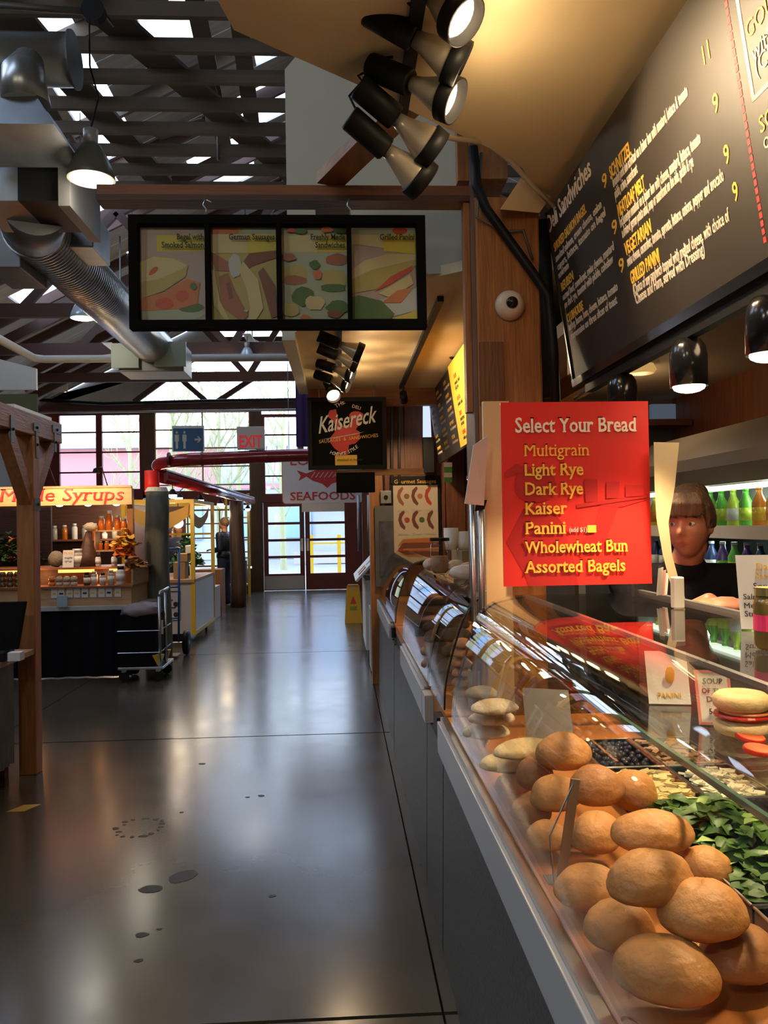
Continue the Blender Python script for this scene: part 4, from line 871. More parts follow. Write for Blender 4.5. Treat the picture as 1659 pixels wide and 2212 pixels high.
# handwritten sign and jar on the glass top at the right
hw = card('handwritten_sign', 'white handwritten sign standing on the glass top at the right edge', 'sign', tuple(atY(1602, 1372, 1.80).to_tuple()[:1])+(1.80, 1.303), .14, .165, (.95, -.30, 0), (-.03, .06, 1), M['paper'],
     [('Daily', .28, .80, .022, M['ink_yellow'], 'LEFT'), ('Specials', .26, .69, .018, M['ink_yellow'], 'LEFT'), ('Soup &', .22, .54, .020, M['ink_black'], 'LEFT'), ('Salmon Bagel', .06, .40, .018, M['ink_black'], 'LEFT'), ('Meat Pies', .06, .28, .018, M['ink_black'], 'LEFT'), ('Strudel', .06, .17, .018, M['ink_black'], 'LEFT'), ('9.95', .45, .04, .018, M['ink_black'], 'LEFT')], edge=None)
jx, jy = atY(1665, 1300, 1.52).x, 1.52
jr = thing('mustard_jar', 'jar with gold lid and pink label at the right edge', 'jar', (jx, jy, 1.303))
MB().lathe([(.028, 0), (.031, .01), (.031, .085), (.026, .10)], (jx, jy, 1.303), 24).build('body', mat('jar brown glass', (.12, .08, .02), .1), jr, smooth=True)
MB().lathe([(.028, .1005), (.028, .116)], (jx, jy, 1.303), 24).build('lid', mat('gold lid', (.65, .50, .18), .25, .8), jr); MB().lathe([(.0316, .035), (.0316, .065)], (jx, jy, 1.303), 24).build('label', mat('pink label', (.80, .03, .12), .5), jr, label='bright pink label')
# --- PAR spotlights on the soffit track
def par_lamp(base, aim, lab, s=1.0, lit=True, grp='spotlights along the cream canopy', e=10):
    base = Vector(base); d = Vector(aim).normalized(); q = d.to_track_quat('Z', 'Y').to_matrix()
    t = thing('track_spotlight', lab, 'spotlight', base, grp)
    MB().lathe([(.030*s, -.17*s), (.032*s, -.165*s), (.032*s, -.055*s), (.028*s, -.05*s)], base, 20, q).build('socket', M['black'], t, smooth=True)
    bb = MB().lathe([(.018*s, -.048*s), (.024*s, -.02*s), (.046*s, .04*s), (.048*s, .045*s)], base, 24, q).build('bulb_back', M['par'], t, smooth=True)
    MB().lathe([(.050*s, .042*s), (.054*s, .044*s), (.054*s, .078*s), (.049*s, .08*s), (.049*s, .046*s)], base, 24, q).build('ring', M['black'], t, smooth=True)
    MB().ball(base+d*.05*s, .046*s, .046*s, .014*s, 20, 8, q).build('bulb_face', M['warm_bulb'] if lit else M['par'], bb, smooth=True)
    top = Vector((base.x-d.x*.1*s, base.y-d.y*.1*s, 2.86 if base.y < 3.5 else 2.745)); a = base-d*.11*s
    MB().tube([a, (a+top)/2+Vector((-.05*s, 0, .02)), top], .004, 6).build('yoke', M['black'], t, smooth=True)
    if lit: spot(base+d*.09*s, base+d*2, e, WARM, 95, .04); point(base+d*.12*s, e*.06, WARM, .05)
    return t
M['par'] = mat('bulb reflector', (.55, .48, .36), .3, .3)
tk2 = MB().box(.20, .235, -.5, 2.62, 2.845, 2.869).build('lamp_track', M['black'], label='short black lamp track on the cream canopy', cat='lamp track')
for (px, py, Y, aim, lit, lab) in [(955, 8, 2.02, (.60, -.35, -.72), True, 'topmost lit spotlight at the upper edge of the photo'), (935, 105, 2.15, (.85, .05, -.45), False, 'unlit spotlight with silver back, second from the top'), (925, 195, 2.25, (.80, -.30, -.50), True, 'lit spotlight in the middle of the canopy row'),
                         (890, 285, 2.35, (.75, .25, -.50), False, 'ribbed spotlight above the lowest one'), (868, 352, 2.40, (.80, .30, -.55), False, 'lowest spotlight of the canopy row, with a pale bulb')]:
    par_lamp(atY(px, py, Y), aim, lab, 1.15, lit, e=48)
cable([P(930, 288, 2.5), P(985, 300, 2.7), P(1050, 306, 2.85), P(1100, 345, 2.95), P(1150, 400, 3.02), P(1196, 445, 3.1)], .010, 'ribbed metal conduit from the spotlights to the post', 'par', 'conduit')
# ================================================================== SECOND STALL
# hook: menu boards of the second stall
bl2 = Vector((BOTX, 7.75, BZ))
m2 = thing('menu_board', 'farther black menu board with narrow columns behind the yellow poster', 'menu board', (.94, 6, 2.1))
onb(m2, bl2, 0, 3.6, 0, Hb-.045, -.02, 0, M['board'], 'board')
def boardtext2(par, o, u, v, s, sz, m, d=.001): return text(s, sz, o+xv*u+yv_*v+zv*d, xv, yv_, M[m], par)
rnd = random.Random(11)
for c in range(3):
    for r in range(5):
        boardtext2(m2, bl2, .08+c*.5, .56-r*.11, ['BRATWURST', 'KIELBASA', 'SMOKIE', 'BAVARIAN', 'HUNGARIAN'][(r+c) % 5], .042, 'ink_yellow')
        boardtext2(m2, bl2, .08+c*.5, .52-r*.11, ['on a bun with kraut', 'hot and spicy sausage', 'mild smoked sausage'][(r+2*c) % 3], .036, 'ink_grey')
ypo = thing('yellow_poster', 'bright yellow menu poster over the farther black board', 'poster', (.93, 5.7, 2.1))
onb(ypo, bl2, 1.55, 2.75, .01, .63, .012, .018, mat('yellow poster print', (.88, .48, .03), .5), 'sheet')
for (u, v, s, m) in ((1.75, .50, 'SOUPS', 'ink_red'), (1.75, .455, 'goulash, lentil', 'ink_black'), (1.75, .42, 'split pea', 'ink_black'), (1.75, .34, 'SALADS', 'ink_red'), (1.75, .30, 'potato salad', 'ink_black'), (1.75, .23, 'SIDES', 'ink_red'), (1.75, .19, 'sauerkraut', 'ink_black'), (1.75, .155, 'pretzels', 'ink_black'), (1.75, .09, 'DRINKS', 'ink_red'), (1.75, .05, 'coffee and tea', 'ink_black')):
    text(s, .045, bl2+xv*u+yv_*v+zv*.0185, xv, yv_, M[m], ypo)
MB().ball(atY(978, 755, 5.9), .05, .06, .07, 14, 8, None, lambda v, d: v*(1+.35*noise.noise(d*5))).build('hanging_lamp', M['black'], label='dark clamp fitting at the top of the yellow poster', cat='fitting')
t = thing('light_panel', 'pale lit vertical panel left of the farther menu board', 'panel', atY(925, 950, 7.8)); a = atY(914, 944, 7.8); b_ = atY(928, 862, 7.8)
MB().prism([(a.x, a.z), (atY(932, 944, 7.8).x, a.z), (b_.x, b_.z), (atY(914, 862, 7.8).x, b_.z)], 1, 7.8, 7.83).build('panel', M['tube'], t)
MB().box(a.x, a.x+.1, 7.8, 7.9, atY(920, 1020, 7.8).z, a.z-.002).build('box', M['black'], t)
for (y0_, z0_, m) in ((7.6, 1.95, 'ink_green'), (7.6, 1.81, 'ink_green'), (7.6, 1.88, 'paper'), (7.6, 2.02, 'paper')):
    c = atY(968, {1.95: 1015, 1.81: 1037, 1.88: 1026, 2.02: 1004}[z0_], 7.0); MB().box(c.x-.035, c.x+.035, 7.0, 7.005, c.z-.02, c.z+.02).build('paper_flag', M[m], label={1.95: 'upper green paper flag below the farther menu', 1.81: 'lowest green paper flag below the farther menu', 1.88: 'white paper flag between the two green ones', 2.02: 'topmost white paper flag below the farther menu'}[z0_], cat='flag')
# sausage poster
a = atY(849, 1049, 8.02); b_ = atY(943, 1049, 8.02); c = atY(852, 1204, 8.02); px0, px1, pz1, pz0 = a.x, b_.x+.01, a.z, c.z
sp = thing('sausage_poster', 'beige poster of sausages and a long hot dog on the wooden partition', 'poster', ((px0+px1)/2, 8.02, pz0))
MB().box(px0-.03, px1+.03, 8.035, 8.05, pz0-.04, pz1+.09).build('board', M['black'], sp); MB().box(px0, px1, 8.02, 8.034, pz0, pz1).build('sheet', mat('beige print', (.62, .50, .35), .5), sp)
text('Gourmet Sausages', .055, ((px0+px1)/2, 8.03, pz1+.02), (1, 0, 0), (0, 0, 1), M['ink_yellow'], sp, ax='CENTER', bold=.01)
Q = Pic(px0, pz0, px1-px0, pz1-pz0, 8.019, sp)
for (x, z, cc_) in ((.1, .73, 'saus2'), (.42, .73, 'saus'), (.72, .73, 'red'), (.12, .4, 'saus'), (.42, .4, 'saus'), (.76, .4, 'saus')): Q.poly(strip([(x+.12, z+.24), (x+.04, z+.18), (x+.02, z+.12), (x+.05, z+.06), (x+.13, z+.0)], .075), cc_)
for (x, z, cc_) in ((.3, .85, 'saus2'), (.6, .85, 'org'), (.3, .52, 'red'), (.63, .52, 'green')): Q.poly(blob(x, z, .06, .035, 14, .03), cc_)
Q.poly([(.08, .05), (.1, .2), (.2, .27), (1, .28), (1, .05)], 'bread2'); Q.poly([(.08, .15), (.2, .25), (1, .27), (1, .2), (.3, .19)], 'org'); Q.poly([(.08, .10), (.2, .20), (1, .2), (1, .13)], 'saus'); Q.poly([(.1, .04), (.2, .12), (1, .12), (1, .03)], 'org'); Q.poly(blob(.15, .06, .10, .055, 18, .02), 'red')
for z in (.64, .31): 
    for x in (.1, .42, .72): text('Smoked', .03, (px0+x*(px1-px0), 8.0145, pz0+z*(pz1-pz0)), (1, 0, 0), (0, 0, 1), M['ink_grey'], sp)
# shop sign with rooster-red emblem, hung from a wooden bar
KY = 7.0
a = atY(664, 880, KY); b_ = atY(834, 880, KY); zt_ = atY(750, 858, KY).z; zb_ = atY(750, 1014, KY).z
ks = thing('shop_sign', 'black framed shop sign with white script over a red emblem', 'sign', ((a.x+b_.x)/2, KY, zb_))
w_k = b_.x-a.x; h_k = zt_-zb_; f = .035
MB().box(a.x, b_.x, KY, KY+.03, zb_, zb_+f).box(a.x, b_.x, KY, KY+.03, zt_-f, zt_).box(a.x, a.x+f, KY, KY+.03, zb_+f, zt_-f).box(b_.x-f, b_.x, KY, KY+.03, zb_+f, zt_-f).build('frame', mat('grey black frame', (.014, .016, .017), .8, spec=.15), ks)
MB().box(a.x+f, b_.x-f, KY+.015, KY+.025, zb_+f, zt_-f).build('panel', M['black_matte'], ks)
K = Pic(a.x, zb_, w_k, h_k, KY+.014, ks)
PR['emb'] = mat('emblem red', (.52, .02, .015), .5)
K.poly([(.25, .74), (.28, .82), (.36, .84), (.38, .74), (.40, .66), (.42, .62), (.47, .60), (.60, .56), (.66, .52), (.66, .42), (.60, .36), (.52, .34), (.50, .20), (.42, .22), (.33, .30), (.28, .38), (.28, .44), (.34, .52), (.36, .60), (.32, .68)], 'emb'); K.poly(blob(.62, .74, .09, .07, 16, .04), 'emb'); K.poly([(.5, .6), (.56, .68), (.68, .66), (.6, .54)], 'emb')
PR['gold'] = M['ink_yellow']; K.poly([(.34, .06), (.62, .06), (.62, .20), (.34, .20)], 'gold')
t_ = text('Kaisereck', .20, (a.x+.12*w_k, KY+.004, zb_+.50*h_k), (1, 0, .12), (-.12, 0, 1), mat('silver script', (.62, .60, .56), .4), ks, bold=.012, shear=.35); 
xs_ = [q.co.x for q in t_.data.vertices]; kx = .74*w_k/(max(xs_)-min(xs_)); mm = min(xs_)
for q in t_.data.vertices: q.co.x = mm+(q.co.x-mm)*kx
K.poly([(.16, .42), (.40, .46), (.72, .52), (.60, .485), (.35, .44)], 'white')
text('SAUSAGES  &  SANDWICHES', .042, (a.x+.14*w_k, KY+.004, zb_+.365*h_k), (1, 0, .10), (-.10, 0, 1), M['ink_yellow'], ks, wide=.95)
for q, ch in enumerate('HOMEMADE STYLE'):
    u = -1+2*q/13; text(ch, .042, (a.x+w_k*(.44+.17*u), KY+.002, zb_+h_k*(.20+.055*u*u+.03*u)), (1, 0, .5*u), (-.5*u, 0, 1), M['sign_cream'], ks, name='letter')
text('THE', .05, (a.x+.36*w_k, KY+.004, zb_+.85*h_k), (1, 0, .5), (-.5, 0, 1), M['sign_cream'], ks); text('DELI', .04, (a.x+.56*w_k, KY+.004, zb_+.86*h_k), (1, 0, -.3), (.3, 0, 1), M['sign_cream'], ks)
text('smoked in house', .032, (a.x+.36*w_k, KY+.004, zb_+.12*h_k), (1, 0, 0), (0, 0, 1), M['ink_black'], ks)
a2 = atY(724, 1012, KY); b2_ = atY(916, 1008, KY)
MB().bar((a2.x, KY+.06, zb_-.03), (b2_.x, KY+.06, zb_-.02), .05, .05).build('sign_bar', M['oak'], label='light wooden bar under the shop sign', cat='bar')
for x in (a.x+.1, b_.x-.1): MB().tube([(x, KY+.02, zt_), (x, KY+.02, 2.75)], .004, 6).build('hanger', M['steel'], ks)
a = atY(727, 1066, 7.2); b_ = atY(808, 1030, 7.2); MB().box(a.x, b_.x, 7.02, 7.10, a.z, b_.z+.03).build('menu_monitor', M['black_matte'], bevel=.004, label='black screen hanging below the wooden bar', cat='monitor')
# post, conduits and fuse boxes of the far stall
fp = MB().box(.29, .42, 8.05, 8.25, 0, 2.75).build('timber_post', M['fir'], label='farther orange timber post behind the shop sign', cat='post')
for i, px in enumerate((846, 862)): 
    c = atY(px, 1000, 8.03); MB().tube([(c.x, 8.03, 1.95), (c.x+.01, 8.03, 2.74)], .014, 8).build('conduit', M['galv_dark'], smooth=True, label=['left grey conduit on the far post', 'right grey conduit on the far post'][i], cat='conduit')
a = atY(822, 1088, 8.0); b_ = atY(845, 1060, 8.0); t = thing('switch_box', 'grey switch box beside the sausage poster', 'switch', (a.x, 8.0, a.z)); MB().box(a.x, b_.x, 7.99, 8.049, a.z, b_.z).build('box', M['galv'], t, bevel=.004); MB().lathe([(.02, 0), (.02, .012)], ((a.x+b_.x)/2, 7.99, (a.z+b_.z)/2), 12, Rd).build('knob', M['black'], t)
a = atY(815, 1290, 8.0); b_ = atY(850, 1092, 8.0); t = thing('notice_board', 'tall grey framed board with dark papers beside the sausage poster', 'board', (a.x, 8, a.z)); 
MB().box(a.x-.01, b_.x, 8.0, 8.03, .95, b_.z).build('frame', M['galv_dark'], t); MB().box(a.x+.03, b_.x-.01, 7.985, 7.999, 1.05, b_.z-.15).build('papers', mat('dark printed paper', (.03, .025, .03), .6, col2=(.12, .11, .13), scale=9), t)
for i, px in enumerate((775, 797)): 
    c = atY(px, 1150, 11); MB().tube([(c.x, 11, 1.2), (c.x, 11, 1.95)], .02, 8).build('wall_pipe', M['galv'], smooth=True, label=['thin grey pipe left of the freezer', 'thin grey pipe right above the freezer'][i], cat='pipe')
MB().box(.30, 2.0, 11.2, 11.3, 0, 2.9).build('wall_far_stall', M['panel'], kind='structure')
# track and lamps on the second soffit
MB().box(.53, .565, 4.3, 7.1, 2.72, 2.748).build('lamp_track', M['black'], label='long thin black track on the farther soffit', cat='lamp track')
MB().box(.0, .03, 4.6, 7.15, 2.72, 2.748).build('lamp_track', M['black'], label='black lamp track above the shop sign', cat='lamp track')
L2 = ['nearest lamp of the far spotlight cluster, seen from behind', 'second lamp of the far spotlight cluster', 'middle lamp of the far spotlight cluster', 'fourth lamp of the far spotlight cluster', 'farthest lamp, glowing right above the shop sign']
for i, (px, py, Y) in enumerate([(752, 752, 5.0), (746, 776, 5.45), (738, 802, 5.9), (730, 825, 6.3), (716, 846, 6.7)]):
    par_lamp(atY(px, py, Y), (.85, -.25 if i > 1 else .1, -.35) if i < 4 else (.2, -.8, -.55), L2[i], 1.15, True, 'spotlights on the farther soffit', e=26)
ps = atY(1020, 1035, 5.2); t = thing('clip_lamp', 'small lit clip lamp under the yellow poster', 'lamp', ps); MB().lathe([(.012, .06), (.03, .03), (.04, 0)], ps, 16).build('shade', M['steel'], t, smooth=True); MB().ball(ps, .032, n=16, m=8).build('bulb', M['warm_bulb'], t, smooth=True); MB().tube([ps+Vector((0, 0, .06)), ps+Vector((-.02, .02, .2)), (.925, ps.y+.05, 2.12)], .005, 6).build('stem', M['steel'], t); spot(ps-Vector((0, 0, .05)), ps-Vector((0, 0, 1)), 25, WARM, 140)
pz_ = (.55, 6.9, 2.62); t = thing('track_spotlight', 'black spotlight added at the far end of the long track, brightening the sausage poster', 'spotlight', pz_); MB().lathe([(.03, -.05), (.035, .05)], pz_, 16, Vector((.15, 1, -.7)).to_track_quat('Z', 'Y').to_matrix()).build('shade', M['black'], t, smooth=True); MB().box(.54, .56, 6.89, 6.91, 2.65, 2.72).build('mount', M['black'], t); spot(Vector(pz_)+Vector((.01, .05, -.05)), (.75, 8.1, 1.5), 45, WARM, 70)  # added lamp, put on the track end to brighten the poster
# purple banner
a = atY(640, 965, 7.6); b_ = atY(690, 760, 7.6); 
MB().sheet([(a.x, a.z), (a.x+.003, b_.z)], 7.6, 7.602) 
bn = MB(); n = 12
vs = [(a.x+(b_.x-a.x)*i/n, 7.6+.012*math.sin(i*1.7), z) for z in (a.z, b_.z+.1) for i in range(n+1)]; vs += [(v[0], v[1]+.004, v[2]) for v in vs]; m_ = 2*(n+1)
bn.add(vs, [(i, i+1, n+2+i, n+1+i) for i in range(n)]+[(m_+i+1, m_+i, m_+n+1+i, m_+n+2+i) for i in range(n)]); bn.build('banner', M['purple'], smooth=True, label='purple cloth banner hanging left of the shop sign', cat='banner')
# seafood sign hung behind
FY = 12.2
a = atY(611, 1088, FY); b_ = atY(781, 985, FY); fs_ = thing('seafood_sign', 'large white hanging sign with red fish and the word SEAFOODS', 'sign', ((a.x+b_.x)/2, FY, a.z))
def rrect(x0, x1, z0, z1, r, n=5):
    out = []
    for (cx, cz, a0) in ((x1-r, z1-r, 0), (x0+r, z1-r, 90), (x0+r, z0+r, 180), (x1-r, z0+r, 270)):
        for i in range(n+1): t = math.radians(a0+90*i/n); out.append((cx+r*math.cos(t), cz+r*math.sin(t)))
    return out
MB().prism(rrect(a.x, b_.x, a.z, b_.z+.1, .05), 1, FY, FY+.04).build('panel', mat('cool white sign', (.52, .54, .57), .5), fs_)
MB().prism(rrect(a.x-.012, b_.x+.012, a.z-.012, b_.z+.112, .055), 1, FY+.041, FY+.05).build('rim', M['ink_red'], fs_)
wf_ = b_.x-a.x; hf_ = b_.z+.1-a.z; M['fish'] = mat('fish red', (.40, .02, .02), .5); PR['fish'] = M['fish']
for (s, v, sz, wd) in (('LOBSTER', .72, .17, .78), ('SEAFOODS', .06, .17, .82)):
    t_ = text(s, sz, (a.x+.09*wf_, FY-.003, a.z+v*hf_), (1, 0, 0), (0, 0, 1), M['fish'], fs_, bold=.014, serif=True); xs_ = [q.co.x for q in t_.data.vertices]; k_ = wd*wf_/(max(xs_)-min(xs_)); m0 = min(xs_)
    for q in t_.data.vertices: q.co.x = m0+(q.co.x-m0)*k_
Fp = Pic(a.x, a.z, wf_, hf_, FY-.001, fs_)
for (x0_, z0_, x1_, z1_) in ((0, 0, 1, 1),): Fp.poly([(.18, .62), (.30, .56), (.42, .62), (.60, .66), (.72, .60), (.80, .50), (.74, .42), (.62, .36), (.56, .28), (.50, .36), (.38, .42), (.30, .50), (.20, .42), (.23, .52)], 'fish')
PR['signw'] = mat('scale gaps', (.52, .54, .57), .5)
for q in range(7): Fp.poly(strip([(.36+.055*q, .48), (.41+.055*q, .58)], .012), 'signw')
Fp.poly(blob(.72, .53, .012, .016, 8, 0), 'signw')
for x in (a.x+.1, b_.x-.1): MB().tube([(x, FY+.02, b_.z+.1), (x, FY+.02, 4.66)], .006, 6).build('hanger', M['steel'], fs_)
a3 = atY(652, 1106, FY+.0); b3 = atY(744, 1090, FY+.0); s3 = thing('seafood_sign', 'small cream sign reading SEAFOODS below the large white one', 'sign', (a3.x, FY+.0, a3.z)); MB().box(a3.x, b3.x, FY+.0, FY+.03, a3.z, b3.z+.03).build('panel', M['offwhite'], s3)
t_ = text('SEAFOODS', .09, ((a3.x+b3.x)/2, FY+.296, a3.z+.03), (1, 0, 0), (0, 0, 1), M['fish'], s3, ax='CENTER')
MB().tube([(a3.x+.1, FY+.02, b3.z+.03), (a3.x+.1, FY+.02, 4.66)], .005, 6).tube([(b3.x-.1, FY+.02, b3.z+.03), (b3.x-.1, FY+.02, 4.66)], .005, 6).build('hanger', M['steel'], s3)
# red pipe with bend, and signs standing on it
PY_ = 9.5; z_p = atY(560, 985, PY_).z
e0 = atY(318, 1010, PY_+.1); R_b = .35
pts = [(2.2, PY_, z_p+.02), (.6, PY_, z_p+.01), (-.6, PY_, z_p), (-1.7, PY_, z_p-.03)]
for i in range(1, 9):
    t = math.radians(90*i/8); pts.append((-1.7-.45*math.sin(t), PY_+.45*(1-math.cos(t)), z_p-.03-.05*i/8))
rp = thing('red_pipe', 'thick red enamelled pipe curving over the aisle', 'pipe', (-.5, PY_, z_p))
MB().tube(pts, .074, 20).build('pipe', M['red_pipe'], rp, smooth=True)
for px in (365, 437): c = atY(px, 990, PY_); MB().tube([(c.x-.012, PY_, z_p-.025), (c.x+.012, PY_, z_p-.025)], .080, 20).build('coupling', M['red_frame'], rp)
c = atY(332, 1035, 9.75); MB().lathe([(.085, -.18), (.085, .10)], (c.x-.02, 9.75, c.z), 18).build('drop_pipe', M['red_sign'], rp, smooth=True)
lp = thing('red_pipe', 'long red lighting pipe running down the hall over the kiosks', 'pipe', (-2.1, 14, 2.2))
a = atY(350, 1030, 9.9); b_ = atY(545, 1083, 19.0); MB().tube([a, b_], .075, 14).build('pipe', M['red_pipe'], lp, smooth=True); MB().bar(a+Vector((.02, 0, .08)), b_+Vector((.02, 0, .08)), .07, .02).build('top_strip', M['alu'], lp)
for i in range(9):
    q = a.lerp(b_, (i+.6)/9.5); t = thing('pipe_lamp', '%s small warm bulb along the long red pipe, counted from the grey log column' % ['first', 'second', 'third', 'fourth', 'fifth', 'sixth', 'seventh', 'eighth', 'ninth'][i], 'lamp', q-Vector((.05*(i % 2)+.0, 0, .17)), 'bulbs under the long red pipe')
    MB().lathe([(.02, .07), (.05, .03), (.065, 0)], q-Vector((.12*(i % 2), 0, .19)), 14).build('shade', M['black'], t, smooth=True); MB().ball(q-Vector((.12*(i % 2), 0, .20)), .055, .055, .04, 14, 7).build('bulb', M['warm_bulb'], t, smooth=True)
    MB().tube([q, q-Vector((.12*(i % 2), 0, .12))], .006, 6).build('stem', M['black'], t)
    if i % 3 == 0: point(q-Vector((.15, 0, .34)), 14, WARM, .15)
a = atY(378, 968, PY_); b_ = atY(441, 925, PY_); rsn = thing('restroom_sign', 'blue sign with two white figures and an arrow on the red pipe', 'sign', ((a.x+b_.x)/2, PY_, a.z))
MB().box(a.x-.012, b_.x+.012, PY_-.09, PY_-.07, z_p+.055, b_.z+.02).build('panel', M['white'], rsn); MB().box(a.x, b_.x, PY_-.0935, PY_-.0905, z_p+.06, b_.z-.01).build('face', M['blue_sign'], rsn)
PR['pict'] = mat('pictogram', (.62, .60, .50), .5); T_ = Pic(a.x, z_p+.06, b_.x-a.x, b_.z-.01-z_p-.06, PY_-.0936, rsn)
for x in (.12, .38): T_.poly(blob(x, .82, .035, .06, 10, 0), 'pict'); T_.poly([(x-.07, .72), (x+.07, .72), (x+.07, .42), (x+.04, .42), (x+.04, .1), (x-.04, .1), (x-.04, .42), (x-.07, .42)], 'pict')
T_.poly([(.72, .46), (.86, .46), (.80, .36), (.85, .36), (.95, .50), (.85, .64), (.80, .64), (.86, .54), (.72, .54)], 'pict')
a = atY(513, 965, PY_); b_ = atY(571, 922, PY_); ex = thing('exit_sign', 'white exit sign with red letters standing on the red pipe', 'sign', ((a.x+b_.x)/2, PY_, a.z)); MB().box(a.x, b_.x, PY_-.05, PY_+.05, z_p+.078, b_.z).build('housing', M['white'], ex, bevel=.006)
text('EXIT', .19, ((a.x+b_.x)/2, PY_-.052, z_p+.10), (1, 0, 0), (0, 0, 1), mat('exit red', (.75, .03, .05), .5, em=(1, .05, .06), es=.25), ex, ax='CENTER', bold=.03, wide=.68); MB().box(a.x+.1, b_.x-.1, PY_-.03, PY_+.03, z_p+.070, z_p+.08).build('base', M['steel'], ex)
# chest freezer with price list, bin, caution sign
fz = thing('chest_freezer', 'white chest freezer with slanted glass lid at the end of the counters', 'freezer', (.6, 10.2, 0))
MB().box(.27, .95, 9.4, 10.6, .12, .92).build('cabinet', M['white'], fz, bevel=.01); MB().box(.3, .92, 9.45, 10.55, .0, .119).build('plinth', M['black'], fz)
MB().add([(.16, 9.3, .92), (.16, 10.7, .92), (.62, 10.7, 1.42), (.62, 9.3, 1.42), (.18, 9.3, .905), (.18, 10.7, .905), (.64, 10.7, 1.405), (.64, 9.3, 1.405)], [(0, 1, 2, 3), (7, 6, 5, 4), (0, 4, 5, 1), (1, 5, 6, 2), (2, 6, 7, 3), (3, 7, 4, 0)]).build('lid', M['white'], fz, label='slanted white lid covered with price lists')
MB().box(.64, .95, 9.4, 10.6, .921, 1.38).build('back_unit', M['galv_dark'], fz)
for i, (u, v, m) in enumerate([(.1, .1, 'ink_red'), (.1, .45, 'ink_yellow'), (.5, .6, 'ink_red'), (.3, .3, 'ink_grey'), (.6, .2, 'ink_grey')]):
    y = 9.4+v*1.2; q0 = Vector((.16+.46*u, y, .92+.5*u+.004)); d = Vector((.46, 0, .5)).normalized(); n_ = Vector((-.735, 0, .676))*.003
    MB().add([q0, q0+d*.12, q0+d*.12+Vector((0, .16, 0)), q0+Vector((0, .16, 0))]+[w+n_ for w in (q0, q0+d*.12, q0+d*.12+Vector((0, .16, 0)), q0+Vector((0, .16, 0)))], [(0, 1, 2, 3), (7, 6, 5, 4), (0, 4, 5, 1), (1, 5, 6, 2), (2, 6, 7, 3), (3, 7, 4, 0)]).build('price_label', M[m], fz)
MB().box(.30, .50, 8.75, 9.2, 0, .66).build('storage_cabinet', M['offwhite'], bevel=.006, label='beige cabinet standing before the freezer', cat='cabinet')
t = thing('waste_bin', 'dark blue bin with a blue bag on the beige cabinet', 'bin', (.42, 8.95, .662)); MB().lathe([(.11, 0), (.14, .26), (.145, .27)], (.45, 8.95, .662), 20).build('bin', mat('navy plastic', (.006, .008, .02), .4), t, smooth=True); MB().ball((.48, 8.88, .95), .10, .08, .04, 14, 8, None, lambda v, d: v*(1+.3*noise.noise(d*3))).build('bag', mat('blue bag', (.02, .15, .42), .4), t, smooth=True)
b0 = atZ(745, 1344, 0); wy = b0.y; x0_, x1_ = b0.x, atZ(780, 1344, 0).x+.02; ct = thing('caution_sign', 'yellow folding wet floor sign standing in the aisle', 'floor sign', ((x0_+x1_)/2, wy, 0)); cx = (x0_+x1_)/2; hw_ = (x1_-x0_)/2
M['caution'] = mat('caution yellow', (.60, .33, .01), .45)
for sg in (-1, 1):
    yb, yt = wy+sg*.16, wy+sg*.015
    vs = [(cx-hw_, yb, 0), (cx+hw_, yb, 0), (cx+hw_*.72, yt, .58), (cx-hw_*.72, yt, .58)]; vs += [(v[0], v[1]+.012*sg*-1, v[2]) for v in vs]
    MB().add(vs, [(0, 1, 2, 3), (7, 6, 5, 4), (0, 4, 5, 1), (1, 5, 6, 2), (2, 6, 7, 3), (3, 7, 4, 0)]).build('board', M['caution'], ct)
yq = lambda z: wy-.16+.145*z/.58-.004
def cq(pts, m): MB().add([(cx+u*hw_, yq(z), z) for (u, z) in pts], [tuple(range(len(pts)))]).build('print', m, ct)
cq([(-.35, .30), (.35, .30), (0, .42)], M['ink_red']); cq([(-.4, .20), (.4, .20), (.4, .26), (-.4, .26)], mat('olive print', (.25, .24, .02), .5)); cq([(-.3, .52), (.3, .52), (.25, .55), (-.25, .55)], M['street'])
MB().box(cx-hw_*.6, cx+hw_*.6, wy-.03, wy+.03, .58, .60).build('hinge', M['caution'], ct)
# --- kitchen behind the counter: cooler with bottles
fr = thing('drinks_cooler', 'open drinks cooler with sloping hood behind the woman', 'cooler', (2.1, 4.3, 0))
FX0, FX1, FY0, FY1 = 1.85, 2.25, 3.2, 5.1
MB().box(FX0+.05, FX1, FY0, FY1, 0, 1.20).build('lower_body', M['galv_dark'], fr); MB().box(FX1-.04, FX1, FY0, FY1, 1.20, 1.95).build('back', mat('dark cooler back', (.03, .04, .04), .4), fr)
MB().prism([(FX0-.05, 1.80), (FX0+.02, 1.72), (FX1, 1.74), (FX1, 2.02), (FX0+.12, 2.02), (FX0-.05, 1.86)], 1, FY0, FY1).build('hood', mat('grey hood', (.36, .32, .26), .45), fr)
MB().box(FX0, FX1-.041, FY1-.03, FY1, 1.20, 1.72).build('side_panel', mat('pale side', (.35, .40, .45), .4), fr)
SH = (1.245, 1.505)
for z in SH:
    MB().box(FX0+.02, FX1-.041, FY0, FY1-.031, z-.015, z).build('shelf', M['alu'], fr); MB().box(FX0, FX0+.019, FY0, FY1-.031, z-.05, z+.012).build('price_strip', M['offwhite'], fr)
MB().box(FX0+.05, FX0+.08, FY0, FY1-.04, 1.69, 1.715).build('tube_light', emis('cooler tube', (.8, 1, .75), 2.2), fr)
point((FX0+.15, 3.7, 1.67), 1.3, (.85, 1, .8), .05); point((FX0+.15, 4.5, 1.67), 1.3, (.85, 1, .8), .05); point((FX0+.12, 4.1, 1.44), .9, (.8, 1, .9), .05)
